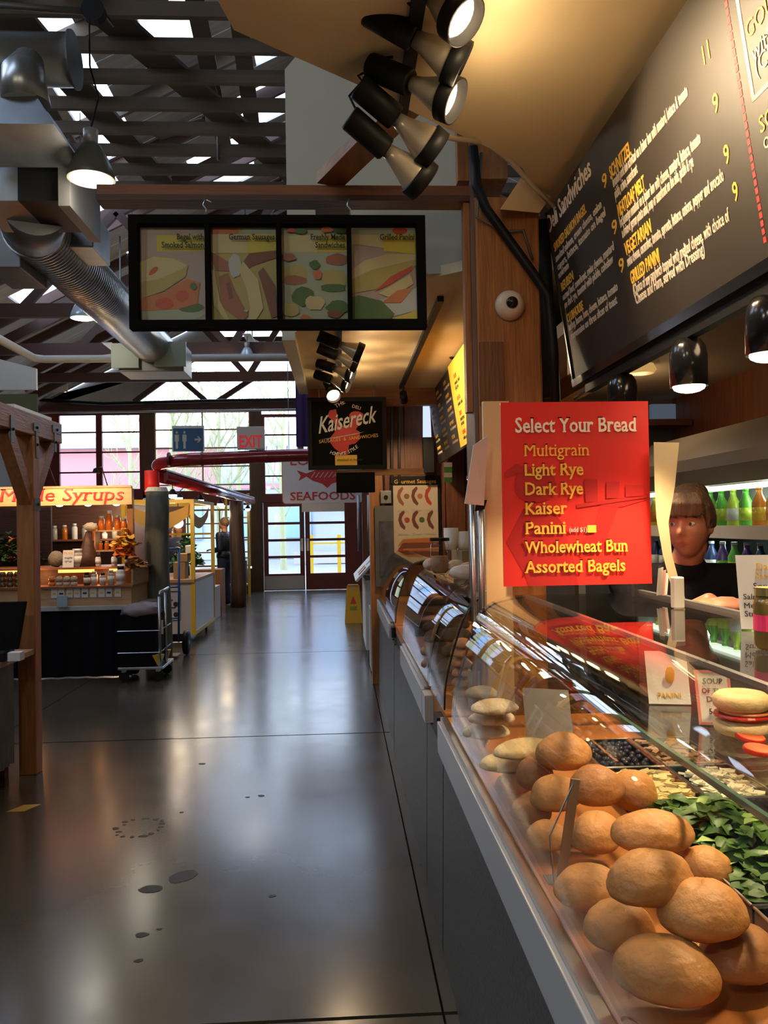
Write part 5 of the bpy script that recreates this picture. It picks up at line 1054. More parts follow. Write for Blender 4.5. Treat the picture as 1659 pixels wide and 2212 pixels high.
def bottle(c, h, r, mb_, ml, mc, lab, grp):
    t = thing('drink_bottle', lab, 'bottle', c, grp)
    bd = MB().lathe([(r*.9, 0), (r, .01), (r, h*.62), (r*.45, h*.82), (r*.4, h*.93)], c, 14).build('body', mb_, t, smooth=True)
    MB().lathe([(r*1.02, h*.18), (r*1.02, h*.5)], c, 14).build('label', ml, bd, smooth=True); MB().lathe([(r*.46, h*.932), (r*.46, h)], c, 12).build('cap', mc, t); return t
colr = {'yellow': (.75, .55, .05), 'orange': (.80, .28, .04), 'green': (.12, .50, .05), 'lime': (.45, .65, .05), 'white': (.6, .65, .62), 'blue': (.02, .05, .16), 'violet': (.10, .05, .25), 'cola': (.04, .015, .01), 'red': (.5, .03, .03)}
BM = {k: mat(k+' drink', v, .25, spec=.6) for k, v in colr.items()}
top = ['yellow', 'yellow', 'orange', 'orange', 'yellow', 'lime', 'green', 'green', 'lime', 'green', 'orange', 'yellow', 'green', 'red']
bot = ['blue', 'blue', 'cola', 'violet', 'violet', 'violet', 'blue', 'violet', 'green', 'violet', 'blue', 'violet', 'green', 'green']
proto = {}
for r, (z, names_, cap) in enumerate(((SH[1], top, 'white'), (SH[0], bot, 'white'))):
    for i, nm in enumerate(names_):
        y = FY1-.16-i*.125; loc = Vector((FX0+.075, y, z)); lab = '%s bottled drink, %s from the left on the %s cooler shelf' % (nm, ['first', 'second', 'third', 'fourth', 'fifth', 'sixth', 'seventh', 'eighth', 'ninth', 'tenth', 'eleventh', 'twelfth', 'thirteenth', 'fourteenth'][i], ['upper', 'lower'][r])
        key = (nm, r)
        grp = 'bottles of %s drink, %s cooler shelf' % (nm, ['upper', 'lower'][r])
        if key not in proto: proto[key] = bottle(loc, .19, .032, BM[nm], BM[{'yellow': 'orange', 'orange': 'yellow', 'green': 'lime', 'lime': 'white', 'blue': 'white', 'violet': 'green', 'cola': 'red', 'red': 'white'}[nm]] , BM['white' if r else nm], lab, grp)
        else: dup(proto[key], loc, label=lab)
# rear kitchen details
a = atY(1408, 905, 5.5); b_ = atY(1497, 872, 5.5); MB().box(a.x, b_.x, 5.50, 5.545, a.z, b_.z).build('window_12', mat('dim blue pane', (.16, .22, .28), .2, em=(.4, .55, .8), es=.12), kind='structure')
MB().box(1.02, 2.28, 5.2, 5.5, 2.16, 2.20).build('wall_shelf', M['fir_dark'], label='high shelf at the back of the kitchen', cat='shelf')
a = atY(1515, 905, 5.35); MB().box(a.x, a.x+.22, 5.25, 5.45, 2.202, 2.36).build('wire_crate', mat('grey clutter', (.08, .08, .09), .6, col2=(.25, .25, .27), scale=30), bevel=.01, label='grey crate of odds and ends on the high kitchen shelf', cat='crate')
MB().box(1.5, 1.84, 5.0, 5.5, 0, 1.25).build('back_cupboard', M['galv_dark'], label='steel cupboard beside the drinks cooler', cat='cupboard')
a = atY(1455, 1050, 5.0); MB().box(a.x-.02, a.x+.22, 5.05, 5.3, 1.252, 1.78).build('dark_crate', mat('navy crate', (.01, .015, .05), .5), label='navy crate standing on the cupboard behind the bent card', cat='crate')
point((1.15, 1.9, 2.2), 9, WARM, .15, 'kitchen light'); point((1.6, 4.5, 2.25), 4, WARM, .15, 'kitchen light')  # the front one is an added fill for the woman's face, without a fitting
kl = thing('ceiling_lamp', 'dim round ceiling lamp in the kitchen', 'lamp', (1.62, 4.3, 2.33)); MB().lathe([(.06, .05), (.075, .02), (.06, 0)], (1.62, 4.3, 2.33), 20).build('shade', mat('dim amber lens', (.6, .4, .15), .4, em=(1, .6, .2), es=.5), kl, smooth=True)
# ================================================================== PEOPLE
def remesh(parts, name, m, vox, par=None, smooth=4, label=None):
    me = bpy.data.meshes.new(name); org = ORG[par.name] if par else Vector()
    me.from_pydata([v-org for v in parts.v], [], parts.f); o = bpy.data.objects.new(name, me); COL.objects.link(o)
    r = o.modifiers.new('r', 'REMESH'); r.mode = 'VOXEL'; r.voxel_size = vox; r.use_smooth_shade = True
    s = o.modifiers.new('s', 'SMOOTH'); s.factor = .5; s.iterations = smooth
    dg = bpy.context.evaluated_depsgraph_get(); m2_ = bpy.data.meshes.new_from_object(o.evaluated_get(dg)); bpy.data.objects.remove(o)
    m2_.materials.clear()
    for q in (m if isinstance(m, list) else [m]): m2_.materials.append(q)
    o = bpy.data.objects.new(name, m2_); COL.objects.link(o); o.parent = par; ORG[o.name] = org.copy()
    for p in m2_.polygons: p.use_smooth = True
    if label: o['label'] = label
    return o
def limb(mb, pts, rs, n=14):
    for i in range(len(pts)-1):
        mb.tube([Vector(pts[i]), Vector(pts[i+1])], [rs[i], rs[i+1]], n)
    for p, r in zip(pts, rs): mb.ball(p, r, n=n, m=8)
def hand(mb, w, d, up, side=1, s=1.0, curl=.5):
    """palm at wrist w, pointing d, back of hand towards up"""
    w = Vector(w); d = Vector(d).normalized(); up = Vector(up); up = (up-d*up.dot(d)).normalized(); x = d.cross(up)*side
    R = Matrix((x, d, up)).transposed()
    mb.ball(w+d*.045*s, .040*s, .052*s, .017*s, 14, 8, R)
    for k, (off, L) in enumerate(((-.030, .066), (-.010, .078), (.010, .073), (.028, .058))):
        b = w+d*.085*s+x*off*s; m1 = b+(d*math.cos(curl*.6)-up*math.sin(curl*.6))*L*.5*s; e = m1+(d*math.cos(curl*1.6)-up*math.sin(curl*1.6))*L*.5*s
        limb(mb, [b-d*.02*s, b, m1, e], [.010*s, .0098*s, .0088*s, .0072*s], 8)
    b = w+d*.03*s-x*.032*s; limb(mb, [b, b+(d*.7-x*.7-up*.2)*.035*s, b+(d*.95-x*.5-up*.4)*.06*s], [.013*s, .0105*s, .0085*s], 8)
# the woman behind the counter
hx, hy, hz = 1.185, 2.75, 1.535
wm = thing('person', 'woman with brown fringe and black polo shirt leaning over the counter', 'person', (1.2, 2.85, 0))
face = Vector((-.62, -.78, -.04)).normalized(); rt_ = face.cross(Vector((0, 0, 1))).normalized(); upv = rt_.cross(face)
RH = Matrix((rt_, face, upv)).transposed()
def headfn(v, d):
    x, y, z = v; fz_ = d.y
    if z < 0: x *= 1-.30*(-d.z)**1.3*.9; y = y*(1-.10*(-d.z)) + .012*(-d.z)
    v = Vector((x, y, z)); f = max(0, d.y)
    def g(cx, cz, sx_, sz_, amp): return amp*math.exp(-((x-cx)/sx_)**2-((z-cz)/sz_)**2)*(1 if d.y > 0 else 0)
    dy = g(0, -.028, .012, .014, .017)+g(0, -.008, .009, .022, .010)+g(0, -.060, .022, .008, .007)+g(0, -.072, .020, .007, .004)-g(0, -.064, .026, .0028, .005)+g(0, -.098, .02, .014, .008)
    dy += -g(-.030, .004, .016, .011, .010)-g(.030, .004, .016, .011, .010)+g(-.032, .022, .022, .007, .004)+g(.032, .022, .022, .007, .004)+g(-.042, -.030, .020, .020, .005)+g(.042, -.030, .020, .020, .005)
    return v+Vector((0, dy, 0))
body = MB(); hc = Vector((hx, hy, hz)); body.ball(hc, .073, .092, .116, 64, 48, RH, headfn)
for s_ in (-1, 1): body.ball(hc+RH @ Vector((s_*.073, -.005, -.010)), .009, .017, .028, 10, 8, RH)
neck0 = hc+RH @ Vector((0, -.030, -.075)); chest = Vector((1.205, 2.84, 1.345)); limb(body, [neck0, Vector((1.20, 2.815, 1.40)), chest], [.052, .052, .05])
shR, shL = Vector((1.385, 2.79, 1.325)), Vector((1.035, 2.93, 1.325)); elR, elL = Vector((1.43, 2.63, 1.19)), Vector((1.03, 2.72, 1.17)); wrR, wrL = Vector((1.24, 2.47, 1.285)), Vector((1.16, 2.55, 1.29))
hipc = Vector((1.27, 2.97, .92))
T = Matrix.Rotation(-.38, 3, 'Z')
for (c, a_, b2, c2_) in ((Vector((1.21, 2.86, 1.26)), .165, .105, .13), (Vector((1.22, 2.90, 1.10)), .145, .10, .14), (hipc, .165, .115, .13)): body.ball(c, a_, b2, c2_, 24, 16, T)
limb(body, [shR, elR, wrR], [.052, .040, .027]); limb(body, [shL, elL, wrL], [.052, .040, .027]); limb(body, [shL, chest+Vector((0, .02, -.04)), shR], [.045, .05, .045])
for sx_ in (-.09, .09): limb(body, [hipc+Vector((sx_, 0, -.05)), hipc+Vector((sx_, -.02, -.45)), hipc+Vector((sx_, .02, -.84))], [.085, .055, .038]); body.ball(hipc+Vector((sx_, -.05, -.885)), .04, .11, .035, 14, 8)
hand(body, wrR, (-.95, .05, .05), (0, -.3, 1), -1, 1.0, .7); hand(body, wrL, (-.3, -.8, -.1), (0, -.3, 1), 1, 1.0, .6)
bo = remesh(body, 'body', [M['skin'], M['lips']], .0045, wm, 3)
inv = RH.transposed()
for p in bo.data.polygons:
    q = inv @ (p.center+ORG[wm.name]-hc)
    if q.y > .05 and abs(q.x) < .021*(1-abs(q.z+.065)/.014) and -.076 < q.z < -.055: p.material_index = 1
for s_ in (-1, 1):
    e = hc+RH @ Vector((s_*.030, .073, .003)); MB().ball(e, .0125, .0115, .0075, 14, 10, RH).build('eye', M['eye'], wm, smooth=True); MB().ball(e+face*.0085+Vector((-.002, 0, 0)), .0052, .0042, .0055, 12, 8, RH).build('iris', M['iris'], wm, smooth=True)
    MB().tube([hc+RH @ Vector((s_*x, y, z)) for (x, y, z) in ((.014, .090, .024), (.030, .087, .029), (.047, .074, .023))], .0028, 6).build('eyebrow', M['hair'], wm)
hair = MB()
def hairfn(v, d):
    k = 1.0
    if d.y > .35 and d.z < .30: k = .80
    if d.z < -.25: k = .86
    return v*k*(1+.03*noise.noise(Vector((d.x*9, d.y*3, d.z*2))))
hair.ball(hc+RH @ Vector((0, -.012, .012)), .086, .104, .126, 48, 32, RH, hairfn)
for i in range(19):
    x = -.066+i*.0073; hair.tube([hc+RH @ Vector((x*.7, .070, .102)), hc+RH @ Vector((x, .098-.9*x*x*10*.1, .070)), hc+RH @ Vector((x*1.08, .100-7*x*x, .030+.004*math.sin(i*2.1)))], [.014, .011, .007], 8)
for s_ in (-1, 1):
    for i in range(4): hair.tube([hc+RH @ Vector((s_*.068, .050-.022*i, .06)), hc+RH @ Vector((s_*.076, .042-.024*i, .02)), hc+RH @ Vector((s_*.073, .034-.028*i, -.012))], [.013, .011, .006], 8)
hair.ball(hc+RH @ Vector((0, -.10, .095)), .045, .045, .045, 16, 12)
remesh(hair, 'hair', M['hair'], .0045, wm, 2)
sht = MB(); sht.ball(Vector((1.21, 2.86, 1.255)), .180, .120, .145, 24, 16, T); sht.ball(Vector((1.22, 2.90, 1.10)), .162, .115, .16, 24, 16, T); sht.ball(hipc+Vector((0, 0, .02)), .18, .13, .12, 24, 16, T)
limb(sht, [shL, chest+Vector((0, .02, -.03)), shR], [.072, .085, .072]); limb(sht, [shR, shR.lerp(elR, .80)], [.072, .062]); limb(sht, [shL, shL.lerp(elL, .80)], [.072, .062])
sht.tube([Vector((1.20, 2.825, 1.375)), Vector((1.195, 2.81, 1.412))], [.080, .064], 18)
remesh(sht, 'shirt', M['shirt'], .007, wm, 4)
MB().ball(Vector((1.135, 2.735, 1.285)), .018, .004, .014, 12, 8, T).build('shirt_emblem', M['paper'], wm)
tr_ = MB()
for sx_ in (-.09, .09): limb(tr_, [hipc+Vector((sx_, 0, -.04)), hipc+Vector((sx_, -.02, -.45)), hipc+Vector((sx_, .02, -.82))], [.10, .072, .055])
tr_.ball(hipc+Vector((0, 0, -.04)), .175, .125, .11, 20, 12, T); remesh(tr_, 'trousers', M['black'], .012, wm, 3)
for sx_ in (-.09, .09): MB().ball(hipc+Vector((sx_, -.05, -.875)), .048, .125, .045, 14, 8).build('shoe', M['black'], wm, smooth=True)
def figure(base, rot, h, lab, top_m, leg_m, arm=(.15, .1)):
    b = Vector(base); t = thing('person', lab, 'person', b); k = h/1.72; Rz = Matrix.Rotation(rot, 3, 'Z')
    Q = lambda x, y, z: b+Rz @ Vector((x*k, y*k, z*k))
    m = MB(); m.ball(Q(0, .0, 1.60), .078*k, .095*k, .118*k, 20, 14, Rz); m.ball(Q(0, .10, 1.58), .012*k, .02*k, .018*k, 8, 6); limb(m, [Q(0, -.01, 1.52), Q(0, -.01, 1.40)], [.052*k, .06*k])
    for s_ in (-1, 1):
        limb(m, [Q(s_*.19, 0, 1.38), Q(s_*.23, -.03, 1.10), Q(s_*(.20), arm[0], 1.0+arm[1])], [.05*k, .04*k, .027*k], 10); hand(m, Q(s_*.20, arm[0], 1.0+arm[1]), Rz @ Vector((-s_*.3, 1, 0)), (0, 0, 1), s_, k, .5)
        limb(m, [Q(s_*.09, 0, .92), Q(s_*.10, .01, .50), Q(s_*.10, -.02, .08)], [.085*k, .055*k, .04*k], 10)
    m.ball(Q(0, 0, 1.22), .17*k, .11*k, .22*k, 18, 12, Rz); m.ball(Q(0, 0, .95), .16*k, .11*k, .13*k, 18, 12, Rz); remesh(m, 'body', M['skin'], .012, t, 2)
    c = MB(); c.ball(Q(0, 0, 1.22), .20*k, .14*k, .25*k, 18, 12, Rz); c.ball(Q(0, 0, .98), .19*k, .14*k, .14*k, 18, 12, Rz); limb(c, [Q(-.18, 0, 1.37), Q(.18, 0, 1.37)], [.07*k, .07*k])
    for s_ in (-1, 1): limb(c, [Q(s_*.19, 0, 1.38), Q(s_*.23, -.03, 1.10), Q(s_*.205, arm[0]*.8, 1.02+arm[1]*.8)], [.07*k, .058*k, .042*k], 10)
    remesh(c, 'jacket', top_m, .014, t, 2)
    l = MB(); l.ball(Q(0, 0, .90), .165*k, .12*k, .10*k, 16, 10, Rz)
    for s_ in (-1, 1): limb(l, [Q(s_*.09, 0, .9), Q(s_*.10, .01, .50), Q(s_*.10, -.02, .09)], [.095*k, .07*k, .055*k], 10)
    remesh(l, 'trousers', leg_m, .014, t, 2)
    for s_ in (-1, 1): MB().ball(Q(s_*.10, .05, .045), .045*k, .12*k, .045*k, 12, 8, Rz).build('shoe', M['black'], t, smooth=True)
    hr = MB(); hr.ball(Q(0, -.02, 1.63), .088*k, .098*k, .108*k, 18, 12, Rz); hr.build('hair', M['hair'], t, smooth=True)
figure((atY(385, 1200, 13.9).x, 13.9, 0), 3.0, 1.66, 'person in grey top standing inside the yellow kiosk', mat('slate cloth', (.05, .055, .07), .8), M['denim'])
figure((atY(484, 1200, 16.6).x, 16.6, 0), 1.2, 1.74, 'person in dark quilted jacket standing beside the brown log column', mat('quilted navy', (.008, .010, .018), .5, bump=.8, bscale=8, stretch=(.5, .5, 8)), M['denim'])
# ================================================================== LEFT SIDE
def pendant(p, lab, r=.14, lit=26, shade='alu', cord=None, rot=None):
    p = Vector(p); t = thing('pendant_lamp', lab, 'lamp', p, 'bell shaped pendant lamps of the hall'); k = r/.14
    sh_ = MB().lathe([(.138*k, 0), (.142*k, .004), (.128*k, .06*k), (.10*k, .13*k), (.062*k, .20*k), (.042*k, .215*k)], p, 28).build('shade', M[shade], t, smooth=True)
    MB().lathe([(.042*k, .216*k), (.044*k, .30*k), (.03*k, .305*k)], p, 18).build('socket', M['alu'], t, smooth=True)
    MB().ball(p+Vector((0, 0, .004)), .130*k, .130*k, .022*k, 24, 8).build('diffuser', M['white_bulb'], sh_, smooth=True)
    top = zr(p.x)-.02 if cord is None else cord
    c = Vector((p.x, p.y, top)); MB().tube([p+Vector((0, 0, .305*k)), p+Vector((.05, 0, .305*k+(top-p.z-.3*k)*.3)), p+Vector((.0, 0, .3*k+(top-p.z-.3*k)*.6)), c], .006, 6).build('cord', M['black'], t)
    point(p-Vector((0, 0, .08)), lit, (1, .90, .72), .1)
    return t
M['lamp_shade'] = mat('grey green lamp shade', (.16, .16, .13), .35)
pb = atY(197, 388, 5.0); pendant(pb, 'large near pendant lamp with grey green shade, below the duct box', .14, 16, 'lamp_shade', cord=4.60)
M['bell'] = mat('silver bell shade', (.50, .56, .62), .3, .3)
for (px, py, Y, lab) in ((178, 688, 10.0, 'silver pendant lamp left of the spiral duct'), (289, 791, 12.6, 'silver pendant lamp beneath the left edge of the photo sign'), (534, 777, 14.6, 'farthest silver pendant lamp, under the fan')): pendant(atY(px, py, Y), lab, .14, 22, 'bell')
for (x, y, lab) in ((-1.2, -1.6, 'unseen pendant lamp added over the aisle behind the viewer'), (-3.6, -1.8, 'unseen pendant lamp added over the left stalls behind the viewer')): pendant((x, y, 3.6), lab, .16, 90, 'bell')  # added lamps out of view, lifting the light on surfaces facing the viewer
jb = atY(203, 25, 5.0); t = thing('junction_box', 'round black junction box with conduit at the top left', 'junction box', jb); MB().lathe([(.07, -.03), (.07, .03)], jb, 16, Rd).build('box', M['black'], t); MB().tube([jb+Vector((-.06, 0, .0)), jb+Vector((-.9, 0, .05))], .02, 8).build('conduit', M['galv_dark'], t, smooth=True); MB().tube([jb+Vector((0, 0, .06)), (jb.x, jb.y+.43, 4.85)], .012, 8).build('stem', M['black'], t)
# ceiling fans
for (px, py, Y, lab) in ((470, 255, 7.4, 'white ceiling fan among the loft joists'), (650, 0, 0, None), (262, 765, 13.2, 'far ceiling fan left of the photo sign'), (545, 743, 15.2, 'far ceiling fan above the silver pendant')):
    if not lab: continue
    c = atY(px, py, Y); t = thing('ceiling_fan', lab, 'fan', c); MB().lathe([(.05, -.06), (.11, -.02), (.11, .05), (.04, .09)], c, 20).build('motor', M['rafter'] if Y < 10 else M['white'], t, smooth=True)
    for k in range(3):
        a = .5+k*2.094; d = Vector((math.cos(a), math.sin(a), .02)); MB().bar(c+d*.12, c+d*.75, .14, .012).build('blade', M['rafter'] if Y < 10 else M['white'], t)
    MB().tube([c+Vector((0, 0, .09)), (c.x, c.y, 4.84 if Y < 10 else zr(c.x)-.2)], .012, 8).build('rod', M['galv_dark'], t)
# --- ductwork
M['duct'] = mat('spiral duct metal', (.42, .42, .40), .34, .85, var=.12, scale=3)
dA = atY(70, 490, 6.6); dB = Vector((dA.x-.05, 11.2, dA.z+.02)); R_ = .245
du = thing('spiral_duct', 'long grey spiral duct running down the hall', 'duct', (dA.x, 8.5, dA.z))
MB().tube([dA, dA.lerp(dB, .5), dB], R_, 32).build('pipe', M['duct'], du, smooth=True)
n = 84
for k in range(n):
    q = dA.lerp(dB, (k+.5)/n); MB().tube([q-Vector((0, .005, 0)), q+Vector((0, .005, 0))], R_+.006, 32, False).build('seam', M['duct'], du, smooth=True)
for (s_, off) in ((.05, (.28, -.02)), ):
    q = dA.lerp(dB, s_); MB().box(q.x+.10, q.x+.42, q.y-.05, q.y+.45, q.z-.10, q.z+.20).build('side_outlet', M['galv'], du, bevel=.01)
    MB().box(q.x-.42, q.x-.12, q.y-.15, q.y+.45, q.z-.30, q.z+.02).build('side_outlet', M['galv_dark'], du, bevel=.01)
q = dB; MB().box(q.x-.42, q.x+.42, 10.9, 11.5, q.z-.36, q.z+.02).build('end_plenum', M['galv_dark'], du, bevel=.01)
MB().box(q.x+.05, q.x+.46, 10.84, 10.895, q.z-.30, q.z+.02).build('end_grille', mat('pale green plate', (.32, .36, .24), .5), du); MB().box(q.x-.50, q.x-.15, 10.84, 10.895, q.z-.32, q.z+.0).build('end_grille', mat('green grey plate', (.22, .25, .19), .5), du)
# near duct assembly at the left edge
nd = thing('duct_assembly', 'near silver duct with round elbow and square boxes at the left edge', 'duct', (-2.2, 5.0, 3.6))
a = atY(0, 128, 5.0); b_ = atY(158, 130, 5.0)
MB().tube([a-Vector((1.2, 0, 0)), b_], .150, 28).build('cross_pipe', M['duct'], nd, smooth=True); MB().tube([b_-Vector((.0, 0, 0)), b_+Vector((.012, 0, 0))], .165, 28).build('flange', M['galv_dark'], nd)
a = atY(55, 125, 4.75); b_ = atY(62, 235, 4.75)
MB().tube([a+Vector((0, .05, 0)), a.lerp(b_, .4)+Vector((0, -.05, 0)), b_+Vector((0, -.05, 0))], [.085, .115, .135], 28).build('elbow', M['duct'], nd, smooth=True)
a = atY(-60, 312, 4.8); b_ = atY(148, 240, 4.8); 
MB().add([(a.x, 4.55, a.z), (b_.x, 4.55, a.z), (b_.x, 5.1, a.z), (a.x, 5.1, a.z), (a.x+.0, 4.62, b_.z), (b_.x-.12, 4.62, b_.z), (b_.x-.12, 5.0, b_.z), (a.x, 5.0, b_.z)], [(0, 1, 2, 3), (7, 6, 5, 4), (0, 1, 5, 4), (1, 2, 6, 5), (2, 3, 7, 6), (3, 0, 4, 7)]).build('hood_box', M['galv'], nd)
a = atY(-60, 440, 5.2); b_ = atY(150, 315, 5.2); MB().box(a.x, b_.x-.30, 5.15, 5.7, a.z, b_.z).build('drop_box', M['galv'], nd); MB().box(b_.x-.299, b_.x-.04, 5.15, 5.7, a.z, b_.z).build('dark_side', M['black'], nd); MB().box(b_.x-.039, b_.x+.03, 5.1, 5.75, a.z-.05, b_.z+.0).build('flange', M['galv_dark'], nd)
MB().tube([atY(75, 430, 5.5), atY(70, 470, 6.2), atY(72, 490, 6.62)], [.23, .24, .24], 28).build('bend', M['galv_dark'], nd, smooth=True)
# white service pipe across the hall
c1 = atY(-30, 745, 9.8); c2 = atY(78, 776, 12.0); c3 = atY(640, 770, 12.0); wpz = c2.z
MB().tube([(c2.x, 5.0, wpz), (c2.x, 11.9, wpz), (c2.x+.1, 12.0, wpz), (3.0, 12.0, wpz)], .055, 12).build('service_pipe', mat('pale service pipe', (.45, .42, .36), .5), smooth=True, label='pale service pipe running across the hall under the trusses', cat='pipe')
cable([(-7.0, 19.7, 4.62), (-5.5, 19.6, 4.50), (-3, 19.7, 4.56), (0, 19.7, 4.58), (.5, 19.7, 4.6)], .04, 'black cable bundle along the beam over the far windows')
MB().tube([(-7.2, 19.6, 4.30), (.4, 19.6, 4.32)], .025, 8).build('conduit', M['alu'], smooth=True, label='thin pale conduit over the far windows', cat='conduit')
# pale and olive fascia boards of the left stalls
a = atY(0, 832, 9.0); b_ = atY(55, 760, 9.0); MB().prism([(a.x-1.5, a.z), (b_.x, a.z), (b_.x, b_.z-.12), (a.x-1.5, b_.z+.35)], 1, 9.3, 9.35).build('fascia_board', M['offwhite'], label='cream fascia board high at the left edge', cat='board')
a = atY(0, 952, 8.0); b_ = atY(54, 840, 8.0); MB().box(a.x-1.5, b_.x, 8.3, 8.34, a.z, b_.z).build('fascia_board', M['olive'], label='olive green fascia board behind the near kiosk frame', cat='board')
# --- near kiosk: post with braces, beam, counter with corrugated front
kp = thing('market_kiosk', 'near kiosk frame of fir posts and braces with metal straps at the left edge', 'kiosk', (-2.02, 5.4, 0))
kz = 2.24; KX, KY_ = -2.0, 5.42
MB().box(KX-.06, KX+.05, KY_-.055, KY_+.055, 0, kz-.08).build('post', M['fir'], kp, bevel=.006)
MB().box(KX-.06, KX+.05, 1.5, KY_+.50, kz-.08, kz+.06).build('top_beam', M['fir_y'], kp, bevel=.006)
MB().box(KX-.04, KX+.03, KY_-.3, KY_+.35, kz+.061, kz+.085).build('white_cap', M['white'], kp)
for dy in (-.38, .38): MB().bar((KX-.005, KY_, kz-.52), (KX-.005, KY_+dy, kz-.08), .08, .09).build('brace', M['fir_y'], kp)
MB().box(KX-2.5, KX-.061, KY_-.05, KY_+.05, kz-.14, kz-.03).build('cross_beam', M['fir_x'], kp)
for (y0, y1, z0, z1) in ((-.05, .05, kz-.05, kz), (-.015, .015, kz-.22, kz-.05), (-.42, -.36, kz-.16, kz), (.30, .46, kz-.02, kz+.03), (.33, .37, kz-.15, kz-.02), (-.05, .05, kz-.56, kz-.48)):
    MB().box(KX+.051, KX+.056, KY_+y0, KY_+y1, z0, z1).build('metal_strap', M['galv_dark'], kp); MB().ball((KX+.057, KY_+(y0+y1)/2, (z0+z1)/2), .010, n=8, m=5).build('bolt', M['black'], kp)
kc = thing('kiosk_counter', 'near kiosk counter with wooden top and corrugated metal front', 'counter', (-2.6, 4, 0))
MB().box(-3.4, -1.955, 2.0, 5.36, .765, .80).build('worktop', M['oak'], kc, bevel=.004)
cg = MB(); y = 2.05; vs = []; cols_ = 0
while y < 5.2: vs.append((y, .012*math.sin(y*2*math.pi/.076))); y += .0095; cols_ += 1
V_ = [(-2.03+d, y_, z) for z in (.13, .765) for (y_, d) in vs]; cg.add(V_, [(i, i+1, cols_+i+1, cols_+i) for i in range(cols_-1)]); cg.build('corrugated_front', M['galv'], kc, smooth=True)
MB().box(-2.10, -2.045, 2.05, 5.2, .13, .764).build('front_backing', M['fir_dark'], kc); MB().box(-3.4, -2.05, 5.15, 5.2, .13, .764).build('end_panel', M['galv'], kc)
for (x, y) in ((-2.08, 5.15), (-3.3, 5.1), (-2.08, 2.2), (-3.3, 2.2)): MB().box(x-.03, x+.03, y-.03, y+.03, 0, .13).build('leg', M['fir_dark'], kc)
mo = thing('cash_register', 'black register screen seen from behind on the near kiosk counter', 'register', (-2.35, 4.9, .80))
c = atY(16, 1320, 4.95); x1 = atY(47, 1290, 4.95).x
MB().add([(c.x-.30, 4.92, .86), (x1-.02, 4.92, .86), (x1+.0, 5.0, 1.13), (c.x-.30, 5.0, 1.13), (c.x-.30, 4.96, .86), (x1-.02, 4.96, .86), (x1, 5.04, 1.13), (c.x-.30, 5.04, 1.13)], [(0, 1, 2, 3), (7, 6, 5, 4), (0, 4, 5, 1), (1, 5, 6, 2), (2, 6, 7, 3), (3, 7, 4, 0)]).build('screen', M['black_matte'], mo, bevel=.004)
MB().box(c.x-.15, x1-.06, 4.85, 5.0, .80, .86).build('base', M['black'], mo, bevel=.01); MB().box(x1-.05, x1+.02, 4.86, 4.93, .802, .85).build('receipt_slip', M['paper'], mo)
# --- maple syrup stall
SYR = 8.8
st_ = thing('syrup_stall', 'maple syrup stall table with wooden shelves, black skirt and metal edge', 'stall', (-3.4, 9.2, 0))
tx1 = atY(283, 1310, SYR).x; tz = atY(200, 1310, SYR).z
MB().box(-5.2, tx1+.12, SYR, SYR+1.1, tz-.04, tz).build('table_top', M['alu'], st_)
sk = MB(); n = 90; V_ = []
for z in (.01, tz-.041):
    for i in range(n+1):
        u = i/n; x = -5.2+u*(tx1+5.2); V_.append((x, SYR+.03+(.018*math.sin(i*1.1)+.01*math.sin(i*.37)), z))
sk.add(V_, [(i, i+1, n+2+i, n+1+i) for i in range(n)]); sk.build('skirt', M['black_cloth'], st_, smooth=True)
def zz(py): return atY(180, py, SYR+.1).z
box_top = zz(1266)
MB().box(-5.2, tx1-.02, SYR+.10, SYR+1.0, tz, box_top-.02).build('front_box', M['oak'], st_); MB().box(-5.2, tx1, SYR+.07, SYR+1.0, box_top-.02, box_top).build('lower_shelf', M['fir_x'], st_)
sh2 = zz(1228); MB().box(-5.2, tx1+.04, SYR+.34, SYR+1.0, sh2-.02, sh2).build('middle_shelf', M['fir_x'], st_); MB().box(-5.2, tx1-.02, SYR+.45, SYR+.47, box_top, sh2-.021).build('shelf_back', M['fir_dark'], st_)
MB().box(tx1-.02, tx1+.0, SYR+.1, SYR+1.0, box_top, sh2-.021).build('end_board', M['oak'], st_)
gl = MB().box(atY(100, 1235, SYR).x, atY(180, 1235, SYR).x, SYR+.36, SYR+.39, sh2-.055, sh2-.022).build('heat_light', M['glow'], st_, label='orange glowing light strip'); MB().box(atY(215, 1235, SYR).x, atY(240, 1235, SYR).x, SYR+.36, SYR+.39, sh2-.05, sh2-.022).build('heat_light', M['glow'], st_); MB().box(-3.75, atY(18, 1235, SYR).x, SYR+.36, SYR+.39, sh2-.055, sh2-.022).build('heat_light', M['glow'], st_)
point((-3.3, SYR+.25, sh2-.09), 2.0, (1, .45, .15), .03); point((-2.6, SYR+.25, sh2-.09), 1.5, (1, .45, .15), .03)
for px in (283, -120): 
    c = atY(px, 1150, SYR+.5); MB().box(c.x-.03, c.x+.03, SYR+.47, SYR+.53, sh2, 2.0).build('post', M['fir'], st_)
a = atY(-140, 1096, SYR+.4); b_ = atY(284, 1050, SYR+.4)
sg = thing('syrup_sign', 'orange lit wooden sign reading Maple Syrups in red letters', 'sign', ((a.x+b_.x)/2, SYR+.4, a.z)); MB().box(a.x, b_.x, SYR+.4, SYR+.44, a.z, b_.z).build('board', wood('bright plank', (.70, .34, .13), (.86, .50, .24), 0), sg); MB().box(a.x, b_.x, SYR+.385, SYR+.399, b_.z-.015, b_.z+.01).build('moulding', M['oak'], sg)
